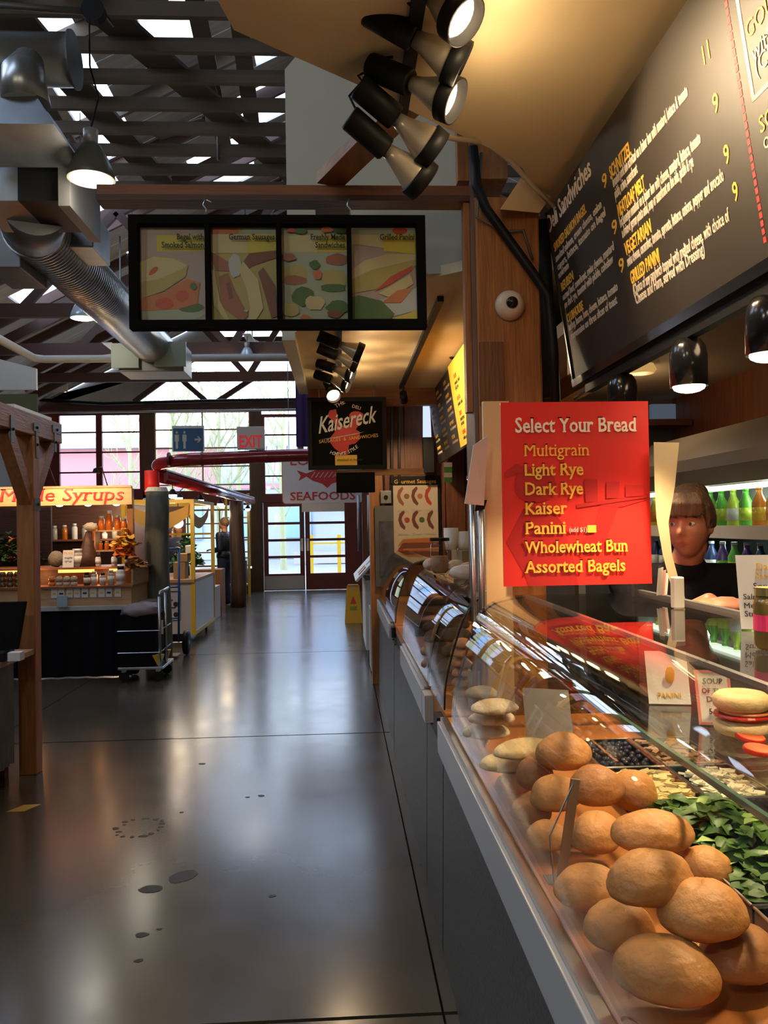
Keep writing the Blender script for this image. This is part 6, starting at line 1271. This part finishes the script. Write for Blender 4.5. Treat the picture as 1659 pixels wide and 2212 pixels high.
t_ = text('Maple Syrups', .20, (atY(-4, 1086, SYR+.39).x, SYR+.394, a.z+.05), (1, 0, 0), (0, 0, 1), mat('crimson letters', (.62, .02, .03), .4), sg, bold=.0, shear=.15, ext=.004, serif=True); xs_ = [q.co.x for q in t_.data.vertices]; k_ = (atY(266, 1080, SYR+.39).x-atY(-4, 1080, SYR+.39).x)/(max(xs_)-min(xs_)); m0 = min(xs_)
for q in t_.data.vertices: q.co.x = m0+(q.co.x-m0)*k_
for (x, w) in ((-3.75, 22), (-3.1, 30), (-2.55, 25)):  # the leftmost lamp is added to brighten that end of the sign
    l_ = thing('sign_lamp', 'small arm lamp lighting the %s part of the syrup sign' % ('left' if x < -3.5 else 'middle' if x < -3 else 'right'), 'lamp', (x, SYR-.02, b_.z+.15)); MB().lathe([(.02, .05), (.04, 0)], (x, SYR-.02, b_.z+.12), 12).build('shade', M['black'], l_); MB().tube([(x, SYR-.02, b_.z+.17), (x, SYR+.2, b_.z+.2), (x, SYR+.42, b_.z)], .006, 6).build('arm', M['black'], l_, smooth=True); spot((x, SYR-.03, b_.z+.10), (x, SYR+.6, a.z-.1), w, (1, .66, .36), 120)
M['syrup'] = mat('amber syrup', (.42, .10, .01), .15, em=(1, .25, .02), es=0, trans=.0); M['jar_glass'] = mat('grey jar body', (.30, .27, .22), .2); M['gold_lid'] = mat('brass lid', (.45, .36, .16), .3, .7); M['jar_dark'] = mat('dark preserve', (.05, .03, .015), .2); M['lbl'] = mat('white label', (.62, .60, .56), .6)
def jar(c, h, r, body, lid, lab, grp, name='jar', cat='jar', lbl=True):
    t = thing(name, lab, cat, c, grp); MB().lathe([(r*.92, 0), (r, .008), (r, h*.72), (r*.7, h*.82)], c, 14).build('body', M[body], t, smooth=True)
    MB().lathe([(r*.74, h*.822), (r*.74, h)], c, 14).build('lid', M[lid], t, smooth=True)
    if lbl: MB().lathe([(r*1.03, h*.2), (r*1.03, h*.6)], c, 14).build('label', M['lbl'], t, smooth=True)
    return t
yj = SYR+.2
JR = [(188, .14, .035, 'jar_dark', 'black'), (204, .15, .033, 'jar_glass', 'alu'), (222, .13, .032, 'jar_glass', 'black'), (240, .16, .034, 'jar_glass', 'alu'), (261, .20, .048, 'lbl', 'black')]
JL = ['black lidded tall jar, first of the lower shelf bottles right of the glow', 'silver topped bottle, second right of the glow on the lower shelf', 'small black topped jug in the middle of the lower shelf', 'silver topped jug beside the largest jug on the lower shelf', 'largest white labelled jug at the right end of the lower shelf']
for (px, h, r, b0_, l0_), lab in zip(JR, JL): jar((atY(px, 1262, yj).x, yj, box_top), h, r, b0_, l0_, lab, 'jars on the lower shelf of the syrup stall')
LN = ['topmost', 'middle', 'bottom']
for i, px in enumerate((6, 22, 38)):
    for k in range(3): jar((atY(px, 1262, yj).x, yj, box_top+.055*k), .052, .034, 'jar_dark', 'gold_lid', '%s brass lidded jar of the %s stack left of the kiosk post' % (LN[2-k], ['leftmost', 'second', 'third'][i]), 'stacked brass lidded jars', lbl=False)
for k in range(3): jar((atY(60, 1262, yj).x, yj, box_top+.06*k), .058, .034, 'lbl', 'black', '%s white labelled jar of the stack touching the kiosk post' % LN[2-k], 'stacked white labelled jars', lbl=False)
for i, px in enumerate((112, 128, 144, 160)):
    for k in range(2): jar((atY(px, 1262, yj).x, yj, box_top+.052*k), .05, .035, 'syrup' if i == 0 else 'jar_glass', 'gold_lid', '%s small jar of the %s pair under the orange glow' % (['lower', 'upper'][k], ['first', 'second', 'third', 'fourth'][i]), 'small jars under the orange glow', lbl=False)
# price tags on the front box
for i, px in enumerate((61, 117, 132, 150, 166, 183, 201, 219, 235, 254)):
    c = atY(px, 1275, SYR+.09); nm_ = ['alone left of the kiosk post', 'first right of the kiosk post', 'second right of the kiosk post', 'third right of the kiosk post', 'fourth right of the kiosk post', 'under the black lidded jar', 'under the silver topped bottle', 'under the small jug', 'last but one before the corner', 'last before the corner'][i]
    t = thing('price_tag', 'pale price tag on the wooden box, '+nm_, 'price tag', (c.x, SYR+.09, c.z-.04), 'price tags along the syrup stall'); MB().box(c.x-.032, c.x+.032, SYR+.092, SYR+.0985, box_top-.12, box_top-.022).build('card', M['lbl'], t); MB().box(c.x-.02, c.x+.02, SYR+.0895, SYR+.0915, box_top-.085, box_top-.065).build('print', M['yellow'] if i % 3 < 2 else M['ink_black'], t)
MB().box(atY(125, 1300, SYR).x, atY(147, 1300, SYR).x, SYR-.03, SYR-.004, zz(1308), zz(1284)).build('leaflet_box', mat('pale blue plastic', (.35, .42, .46), .3), label='pale blue leaflet box on the front edge of the stall', cat='leaflet box')
# middle shelf goods
ym = SYR+.55
GM = [('maple_bottle', 168, .20, .075, 'jar_glass', 'wide clear decanter with a white label on the middle shelf'), ('tall_jar', 212, .13, .03, 'lbl', 'white labelled cylinder left of the riser shelf legs'), ('tall_jar', 247, .13, .033, 'lbl', 'white labelled cylinder under the right of the riser'), ('tall_jar', 275, .12, .028, 'jar_dark', 'small dark bottle at the right end of the middle shelf')]
for (nm_, px, h, r, b0_, lab) in GM: jar((atY(px, 1225, ym).x, ym, sh2), h, r, b0_, 'alu' if nm_ == 'maple_bottle' else 'black', lab, None, name=nm_, cat='jar')
cs_ = thing('riser_shelf', 'small wooden riser shelf with amber bottles on the syrup stall', 'shelf', (atY(240, 1195, ym).x, ym+.1, sh2)); rx0, rx1 = atY(200, 1195, ym).x, atY(282, 1195, ym).x-.05; rz1, rz2 = zz(1194)+.01, zz(1148)+.01
for z in (rz1, rz2): MB().box(rx0, rx1, ym+.06, ym+.24, z-.016, z).build('shelf', M['oak'], cs_)
for x in (rx0, rx1-.015): MB().box(x, x+.015, ym+.06, ym+.24, sh2, rz1-.017).box(x, x+.015, ym+.06, ym+.24, rz1, rz2-.017).build('side', M['oak'], cs_)
for i in range(5): jar((rx0+.045+i*.072, ym+.14, rz1), .10, .026, 'syrup', 'gold_lid', 'small amber bottle on the lower riser shelf, %s from the left' % ['first', 'second', 'third', 'fourth', 'fifth'][i], 'amber bottles on the riser', 'syrup_bottle', 'bottle', False)
for i, (px, h) in enumerate(((219, .16), (236, .22), (254, .17), (268, .13))): jar((atY(px, 1140, ym+.15).x, ym+.15, rz2), h, .036, 'syrup', 'alu', ['left', 'tallest', 'third', 'shortest'][i]+' glowing amber bottle on top of the riser shelf', 'amber bottles on top of the riser', 'syrup_bottle', 'bottle', False)
point((atY(236, 1120, ym).x, ym-.12, rz2+.10), 1.2, (1, .6, .25), .03)
card('info_card', 'white info card with yellow print on the middle shelf', 'card', (atY(135, 1228, ym-.1).x, ym-.1, sh2), .12, .19, (1, 0, 0), (0, .15, 1), M['lbl'], [('PURE', .5, .75, .04, M['yellow'], 'CENTER'), ('maple', .5, .5, .035, M['ink_black'], 'CENTER'), ('syrup', .5, .3, .035, M['ink_black'], 'CENTER')])
card('info_card', 'tan leaning card left of the kiosk post', 'card', (atY(44, 1228, ym-.1).x, ym-.1, sh2), .11, .17, (1, 0, .1), (.1, .3, 1), mat('tan card', (.35, .28, .2), .6), [])
MB().ball((atY(118, 1195, ym).x, ym+.05, sh2+.09), .085, .08, .09, 18, 12, None, lambda v, d: v*(1+.12*noise.noise(d*6))).build('fur_hat', mat('tan fur', (.22, .17, .11), .9, bump=.8, bscale=60), smooth=True, label='round tan woolly object beside the kiosk post', cat='hat')
MB().ball((atY(193, 1140, ym).x, ym+.05, zz(1138)), .075, .07, .05, 18, 12, None, lambda v, d: v*(1+.15*noise.noise(d*5))).build('fur_hat', mat('pale fur', (.42, .36, .28), .9, bump=.8, bscale=60), smooth=True, label='pale woolly hat left of the amber bottles', cat='hat')
MB().lathe([(.13, 0), (.10, .12), (.06, .26), (.02, zz(1142)-sh2-.03)], (atY(187, 1200, ym).x, ym+.05, sh2), 16).build('display_cone', M['fir_dark'], smooth=True, label='dark brown cone stand holding the pale woolly hat', cat='stand')
# maple leaves and greenery
M['leaf_y'] = mat('yellow maple leaf', (.65, .33, .02), .6); M['leaf_o'] = mat('orange maple leaf', (.60, .14, .02), .6); M['leaf_b'] = mat('brown maple leaf', (.38, .16, .03), .6); M['foliage'] = mat('dark foliage', (.02, .05, .008), .6, col2=(.06, .12, .02), scale=12)
def cluster(px, py, Y, rx, rz, ms, lab, n=26, seed=1, sz=.06):
    c = atY(px, py, Y); leaves(c.x-rx, c.x+rx, c.y-.05, c.y+.05, c.z-rz, n, sz, [M[ms]], 'maple_leaves', lab, 'leaves', seed, rz*2)
cluster(270, 1160, SYR+.42, .11, .10, 'leaf_y', 'yellow cluster of cloth maple leaves on the stall post', 34, 2); cluster(270, 1192, SYR+.40, .10, .06, 'leaf_o', 'orange cluster of cloth maple leaves below the yellow ones', 30, 3); cluster(296, 1214, SYR+.2, .09, .08, 'leaf_b', 'brown yellow cluster of maple leaves hanging off the stall corner', 26, 4)
c = atY(22, 1185, 9.9); leaves(c.x-.35, c.x+.32, 9.7, 10.1, sh2+.05, 260, .06, [M['foliage']], 'foliage', 'dark garland of foliage at the back of the syrup stall', 'plant', 9, .35); cluster(30, 1180, 9.6, .25, .15, 'leaf_o', 'orange leaves scattered in the dark garland', 14, 6, .04)
MB().box(-5.2, atY(100, 1100, 10).x, 10.15, 10.2, tz, 1.9).build('partition', M['fir_dark'], label='dark back wall of the syrup stall left of the kiosk post', cat='stall wall')
# --- columns
c = atY(338, 1050, 9.75); lc = thing('log_column', 'mottled grey log column carrying the red pipe', 'column', (c.x, 9.75, 0)); ztop = atY(338, 1062, 9.75).z
MB().tube([(c.x+.01*math.sin(k), 9.75, ztop*k/8) for k in range(9)], [.155-.003*k for k in range(9)], 24).build('trunk', M['concrete_col'], lc, smooth=True)
MB().tube([(c.x, 9.75, ztop), (c.x, 9.75, ztop+.05)], [.135, .115], 20).build('pale_cap', M['white_wall'], lc)
c = atY(513, 1200, 16.2); lc2 = thing('log_column', 'brown log column farther down the aisle beside the long red pipe', 'column', (c.x, 16.2, 0)); MB().tube([(c.x+.012*math.sin(k), 16.2, (atY(513, 1082, 16.2).z)*k/6) for k in range(7)], [.16-.004*k for k in range(7)], 20).build('trunk', M['log'], lc2, smooth=True)
# --- silver cage trolley with bag
tb = thing('trolley', 'silver platform trolley with wire sides and yellow corners', 'trolley', (-2.2, 8.9, 0)); ax0, ax1 = atY(262, 1425, 8.6).x, atY(352, 1425, 8.6).x; ty0, ty1 = 8.45, 9.0
MB().box(ax0, ax1+.03, ty0, ty1, .13, .155).build('platform', M['steel'], tb, bevel=.004)
for z in (.30, .52): MB().tube([(ax0, ty0+.01, z), (ax1, ty0+.01, z), (ax1, ty1, z+.01)], .005, 6).build('wire', M['steel'], tb)
for (y, z1) in ((ty0+.03, .86), (ty0+.32, .88)): MB().tube([(ax1-.005, y, .156), (ax1-.005, y, z1)], .016, 8).build('upright', M['steel'], tb, smooth=True)
MB().tube([(ax1-.005, ty0+.03, .86), (ax1+.0, ty0+.05, .905), (ax1+.03, ty0+.30, .93), (ax1-.005, ty0+.32, .88)], .014, 8).build('handle', M['steel'], tb, smooth=True); MB().box(ax1-.012, ax1+.03, ty0+.035, ty0+.045, .48, .62).build('label_plate', M['alu'], tb)
for y in (ty0+.02, ty0+.34): MB().add([(ax1-.08, y, .27), (ax1+.03, y, .27), (ax1+.0, y+.02, .16), (ax1-.03, y+.02, .16), (ax1-.08, y+.08, .27), (ax1+.03, y+.08, .27)], [(0, 1, 2, 3), (0, 4, 5, 1), (1, 5, 2), (0, 3, 4), (2, 5, 4, 3)]).build('corner_buffer', M['caution'], tb, label='yellow corner buffer')
for (x, y) in ((ax0+.05, ty0+.06), (ax1-.03, ty0+.06), (ax0+.05, ty1-.06), (ax1-.03, ty1-.06)): MB().lathe([(.05, -.015), (.055, 0), (.05, .015)], (x, y, .056), 16, Rd).build('wheel', M['black'], tb, smooth=True); MB().box(x-.02, x+.02, y-.02, y+.02, .10, .129).build('caster', M['steel'], tb)
bg2 = thing('crate_stack', 'black crate wrapped in a mauve bag on the silver trolley', 'crate', (-2.3, 8.75, .156)); MB().box(ax0+.02, ax1-.05, ty0+.04, ty0+.46, .156, .68).build('crate', M['black_cloth'], bg2, bevel=.01)
MB().ball(((ax0+ax1)/2-.02, ty0+.25, .70), (ax1-ax0)/2-.01, .24, .09, 28, 14, None, lambda v, d: v*(1+.18*noise.noise(d*3.3))).build('bag', mat('mauve bag', (.20, .15, .15), .6), bg2, smooth=True)
# --- blue hand truck
ht = thing('hand_truck', 'blue hand truck with black tyres in front of the yellow kiosk', 'hand truck', (-1.9, 10.0, 0)); q = [atY(361, 1400, 10.2), atY(390, 1400, 10.2)]
xa, xb = q[0].x, q[1].x-.02; M['blue_metal'] = mat('blue enamel', (.02, .09, .32), .4)
for x in (xa, xb): MB().tube([(x, 10.2, .16), (x, 10.25, .80), (x, 10.30, 1.30)], .014, 8).build('upright', M['blue_metal'], ht, smooth=True)
for z in (.45, .83, 1.30): MB().tube([(xa, 10.2+.07*z, z), (xb, 10.2+.07*z, z)], .011, 8).build('crossbar', M['blue_metal'], ht, smooth=True)
MB().box(xa-.02, xb+.02, 9.95, 10.2, .02, .03).build('toe_plate', M['steel'], ht); MB().tube([(xa-.03, 10.22, .15), (xb+.10, 10.22, .15)], .010, 8).build('axle', M['steel'], ht)
Rx = Matrix.Rotation(math.radians(90), 3, 'Y')
for x in (xa-.07, xb+.09): 
    ty_ = MB().lathe([(.085, -.035), (.14, -.030), (.15, 0), (.14, .030), (.085, .035)], (x, 10.22, .152), 28, Rx).build('tyre', M['black'], ht, smooth=True); MB().lathe([(.02, -.030), (.084, -.028), (.084, .028), (.02, .036)], (x, 10.22, .152), 22, Rx).build('hub', M['alu'], ty_, smooth=True)
# --- yellow kiosk
yk = thing('yellow_kiosk', 'yellow framed kiosk cart with white cabinet', 'kiosk', (-2.5, 12.2, 0)); ky0, ky1 = 11.3, 13.1; kx1 = -1.98; kx0 = -2.95; kz1 = atY(425, 1078, ky0).z; ks_ = .05
for (x, y) in ((kx0, ky0), (kx1-ks_, ky0), (kx0, ky1-ks_), (kx1-ks_, ky1-ks_)): MB().box(x, x+ks_, y, y+ks_, .10, kz1-ks_).build('post', M['yellow'], yk)
for y in (ky0, ky1-ks_): MB().box(kx0, kx1, y, y+ks_, kz1-ks_, kz1).build('top_rail', M['yellow'], yk)
for x in (kx0, kx1-ks_): MB().box(x, x+ks_, ky0+ks_, ky1-ks_, kz1-ks_, kz1).build('top_rail', M['yellow'], yk)
MB().box(kx1-ks_, kx1, ky0+ks_, ky1-ks_, .10, .15).build('bottom_rail', M['yellow'], yk); MB().box(kx0+ks_, kx1-ks_, ky1-ks_, ky1, kz1-.50, kz1-.47).build('mid_rail', M['yellow'], yk)
wt = atY(400, 1252, ky0).z
MB().box(kx0+.01, kx1-ks_-.002, ky0+.01, ky1-ks_-.01, .12, wt-.04).build('cabinet', mat('pale grey laminate', (.50, .47, .44), .5), yk); MB().box(kx1-ks_-.0018, kx1-.012, ky0+ks_, ky1-ks_, .151, wt-.04).build('side_panel', M['white'], yk); MB().box(kx0+.0, kx1-.0, ky0-.02, ky1-.055, wt-.039, wt).build('worktop', M['oak'], yk)
a = atY(368, 1328, ky0); 
for (x0_, x1_, z0_, z1_) in ((-.52, -.20, .72, .725), (-.52, -.20, .33, .335), (-.20, -.195, .33, .725), (-.40, -.30, .60, .61), (-.48, -.36, .50, .51), (-.46, -.38, .42, .43), (-.34, -.26, .50, .51)): MB().box(kx1+x0_, kx1+x1_, ky0+.004, ky0+.0095, z0_-.03, z1_-.025).build('line_drawing', M['ink_black'], yk)
for z in (.52, .38): MB().lathe([(.035, 0), (.035, .004)], (kx1-.26, ky0+.009, z), 18, Rd).build('drawn_disc', M['ink_black'], yk); MB().lathe([(.05, 0), (.05, .002)], (kx1-.26, ky0+.0096, z-.02), 18, Rd).build('drawn_ring', M['lbl'], yk)
for (x, y) in ((kx1-.12, ky0+.1), (kx0+.1, ky0+.1), (kx1-.12, ky1-.15), (kx0+.1, ky1-.15)): MB().lathe([(.045, -.015), (.05, 0), (.045, .015)], (x, y, .051), 14, Rx).build('wheel', M['black'], yk, smooth=True); MB().box(x-.03, x+.03, y-.03, y+.03, .10, .119).build('caster', M['steel'], yk)
# draped yellow cloth
dc = MB(); n = 16; V_ = []
for i in range(n+1):
    u = i/n; x = kx0+.05+u*(kx1-kx0-.1); sag = .22*math.sin(math.pi*u)**1; V_ += [(x, ky0+.06+.02*math.sin(u*9), kz1-.06-sag*.6), (x, ky0+.08, kz1-.20-sag)]
dc.add(V_, [(2*i, 2*i+2, 2*i+3, 2*i+1) for i in range(n)]); dc.build('swag_cloth', mat('mustard cloth', (.55, .33, .08), .8), yk, smooth=True)
dc = MB(); V_ = []
for i in range(n+1):
    u = i/n; y = ky0+.05+u*(ky1-ky0-.1); sag = .18*math.sin(math.pi*u); V_ += [(kx1-.07, y, kz1-.06-sag), (kx1-.09, y, kz1-.22-sag)]
dc.add(V_, [(2*i, 2*i+2, 2*i+3, 2*i+1) for i in range(n)]); dc.build('swag_cloth', mat('mustard cloth side', (.55, .33, .08), .8), yk, smooth=True)
lz = atY(385, 1130, 11.6); kl_ = thing('globe_lamp', 'bright bulb hanging inside the yellow kiosk', 'lamp', lz); MB().ball(lz, .07, n=20, m=12).build('bulb', M['warm_bulb'], kl_, smooth=True); MB().tube([lz+Vector((0, 0, .07)), (lz.x, lz.y, kz1+.02)], .006, 6).build('cord', M['black'], kl_); point(lz-Vector((0, .12, 0)), 16, WARM, .07)
MB().box(kx0+.05, kx0+.10, ky0+.3, ky1-.2, wt, kz1-.06).build('back_panel', M['fir_dark'], yk, label='brown back panel')
for i, (px, py0, py1, w, col, lab) in enumerate([(392, 1250, 1215, .16, 'kraft', 'stacked brown carton low on the kiosk worktop'), (398, 1212, 1195, .14, 'kraft', 'smaller brown carton on top of the stack in the kiosk'), (412, 1196, 1180, .09, 'paper', 'pale tin on the topmost carton in the kiosk'), (420, 1250, 1222, .04, 'paper', 'white leaflet stand at the kiosk front post')]):
    c = atY(px, py0, 11.6); hgt = (py0-py1)*11.6/1780; z0_ = [wt, wt+.235, wt+.352, wt][i]; MB().box(c.x-w/2, c.x+w/2, 11.45 if i < 3 else 11.36, 11.7 if i < 3 else 11.39, z0_+.001, z0_+hgt).build(['carton', 'carton', 'tin', 'leaflet_stand'][i], M[col], bevel=.003, label=lab, cat=['box', 'box', 'tin', 'stand'][i])
c = atY(428, 1215, 12.3); pl = thing('potted_plant', 'leafy green plant standing on the yellow kiosk worktop', 'plant', (c.x-.12, 12.3, wt)); MB().lathe([(.06, 0), (.08, .12), (.085, .13)], (c.x-.12, 12.3, wt+.001), 16).build('pot', M['black'], pl, smooth=True)
M['frond'] = mat('fern green', (.03, .14, .02), .5)
leaves(c.x-.36, c.x+.03, 12.1, 12.6, wt+.15, 130, .07, [M['frond']], 'leaves', None, None, 21, .45, pl)
# stalls behind: dark crates, planter boxes, wooden stool, racks
MB().box(-2.45, -2.12, 13.9, 14.6, .0, .55).build('planter_box', M['offwhite'], bevel=.005, label='tall white box standing behind the yellow kiosk', cat='box')
MB().box(-2.6, -2.14, 14.9, 15.4, 0, .80).build('display_crate', M['fir'], label='wooden crate display between kiosk and brown column', cat='crate')
rk = thing('yellow_rack', 'yellow display rack near the far doors behind the brown column', 'rack', (-2.1, 18.4, 0))
for x in (-2.55, -2.06): MB().box(x, x+.05, 18.4, 18.45, 0, 2.3).build('post', M['yellow'], rk)
for z in (.25, .85, 1.25, 1.75, 2.25): MB().box(-2.5, -2.06, 18.4, 18.8, z, z+.03).build('shelf', M['yellow'], rk)
MB().box(-2.48, -2.10, 18.5, 18.7, .30, .80).build('dark_box', M['black'], rk)
ws = thing('craft_stall', 'cluttered craft stall with dark shelves under warm bulbs left of the brown column', 'stall', (-3.5, 15.5, 0)); 
MB().box(-5.6, -2.9, 15.6, 15.7, 0, 2.1).build('back_panel', M['fir_dark'], ws); MB().box(-5.6, -2.9, 15.2, 15.58, .86, .90).build('shelf', M['fir_x'], ws); MB().box(-5.6, -2.9, 15.2, 15.58, 1.35, 1.38).build('shelf', M['fir_x'], ws); MB().box(-5.6, -2.9, 15.15, 15.58, 0, .85).build('cabinet', M['fir_dark'], ws)
rnd = random.Random(5)
for k in range(14): 
    x = -5.4+k*.18; nm_ = ['first', 'second', 'third', 'fourth', 'fifth', 'sixth', 'seventh', 'eighth', 'ninth', 'tenth', 'eleventh', 'twelfth', 'thirteenth', 'last'][k]
    jar((x, 15.38, 1.381), rnd.uniform(.12, .3), .05, ['lbl', 'jar_glass', 'syrup'][k % 3], 'alu', '%s ornament from the left on the upper craft stall shelf' % nm_, 'ornaments on the craft stall shelf', 'ornament', 'ornament', False)
for i in range(5):
    p_ = Vector((-5.0+i*.5, 15.0, 2.0)); t = thing('stall_lamp', '%s warm lamp from the left over the craft stall' % ['first', 'second', 'third', 'fourth', 'fifth'][i], 'lamp', p_, 'lamps over the craft stall'); MB().lathe([(.02, .10), (.07, .02), (.075, 0)], p_, 14).build('shade', M['alu'], t, smooth=True); MB().ball(p_, .062, .062, .03, 14, 7).build('bulb', M['warm_bulb'], t, smooth=True); MB().tube([p_+Vector((0, 0, .1)), p_+Vector((0, .6, .1))], .008, 6).build('arm', M['black'], t)
point((-4, 14.9, 1.85), 40, WARM, .1)
# small things on the floor
a = atZ(52, 1746, 0); MB().add([(a.x-.075, a.y-.055, .0005), (a.x+.02, a.y-.055, .0005), (a.x+.075, a.y+.055, .0005), (a.x-.02, a.y+.055, .0005), (a.x-.075, a.y-.055, .002), (a.x+.02, a.y-.055, .002), (a.x+.075, a.y+.055, .002), (a.x-.02, a.y+.055, .002)], [(0, 1, 2, 3), (7, 6, 5, 4), (0, 4, 5, 1), (1, 5, 6, 2), (2, 6, 7, 3), (3, 7, 4, 0)]).build('floor_tape', M['caution'], label='short strip of yellow tape on the floor at the left', cat='tape')
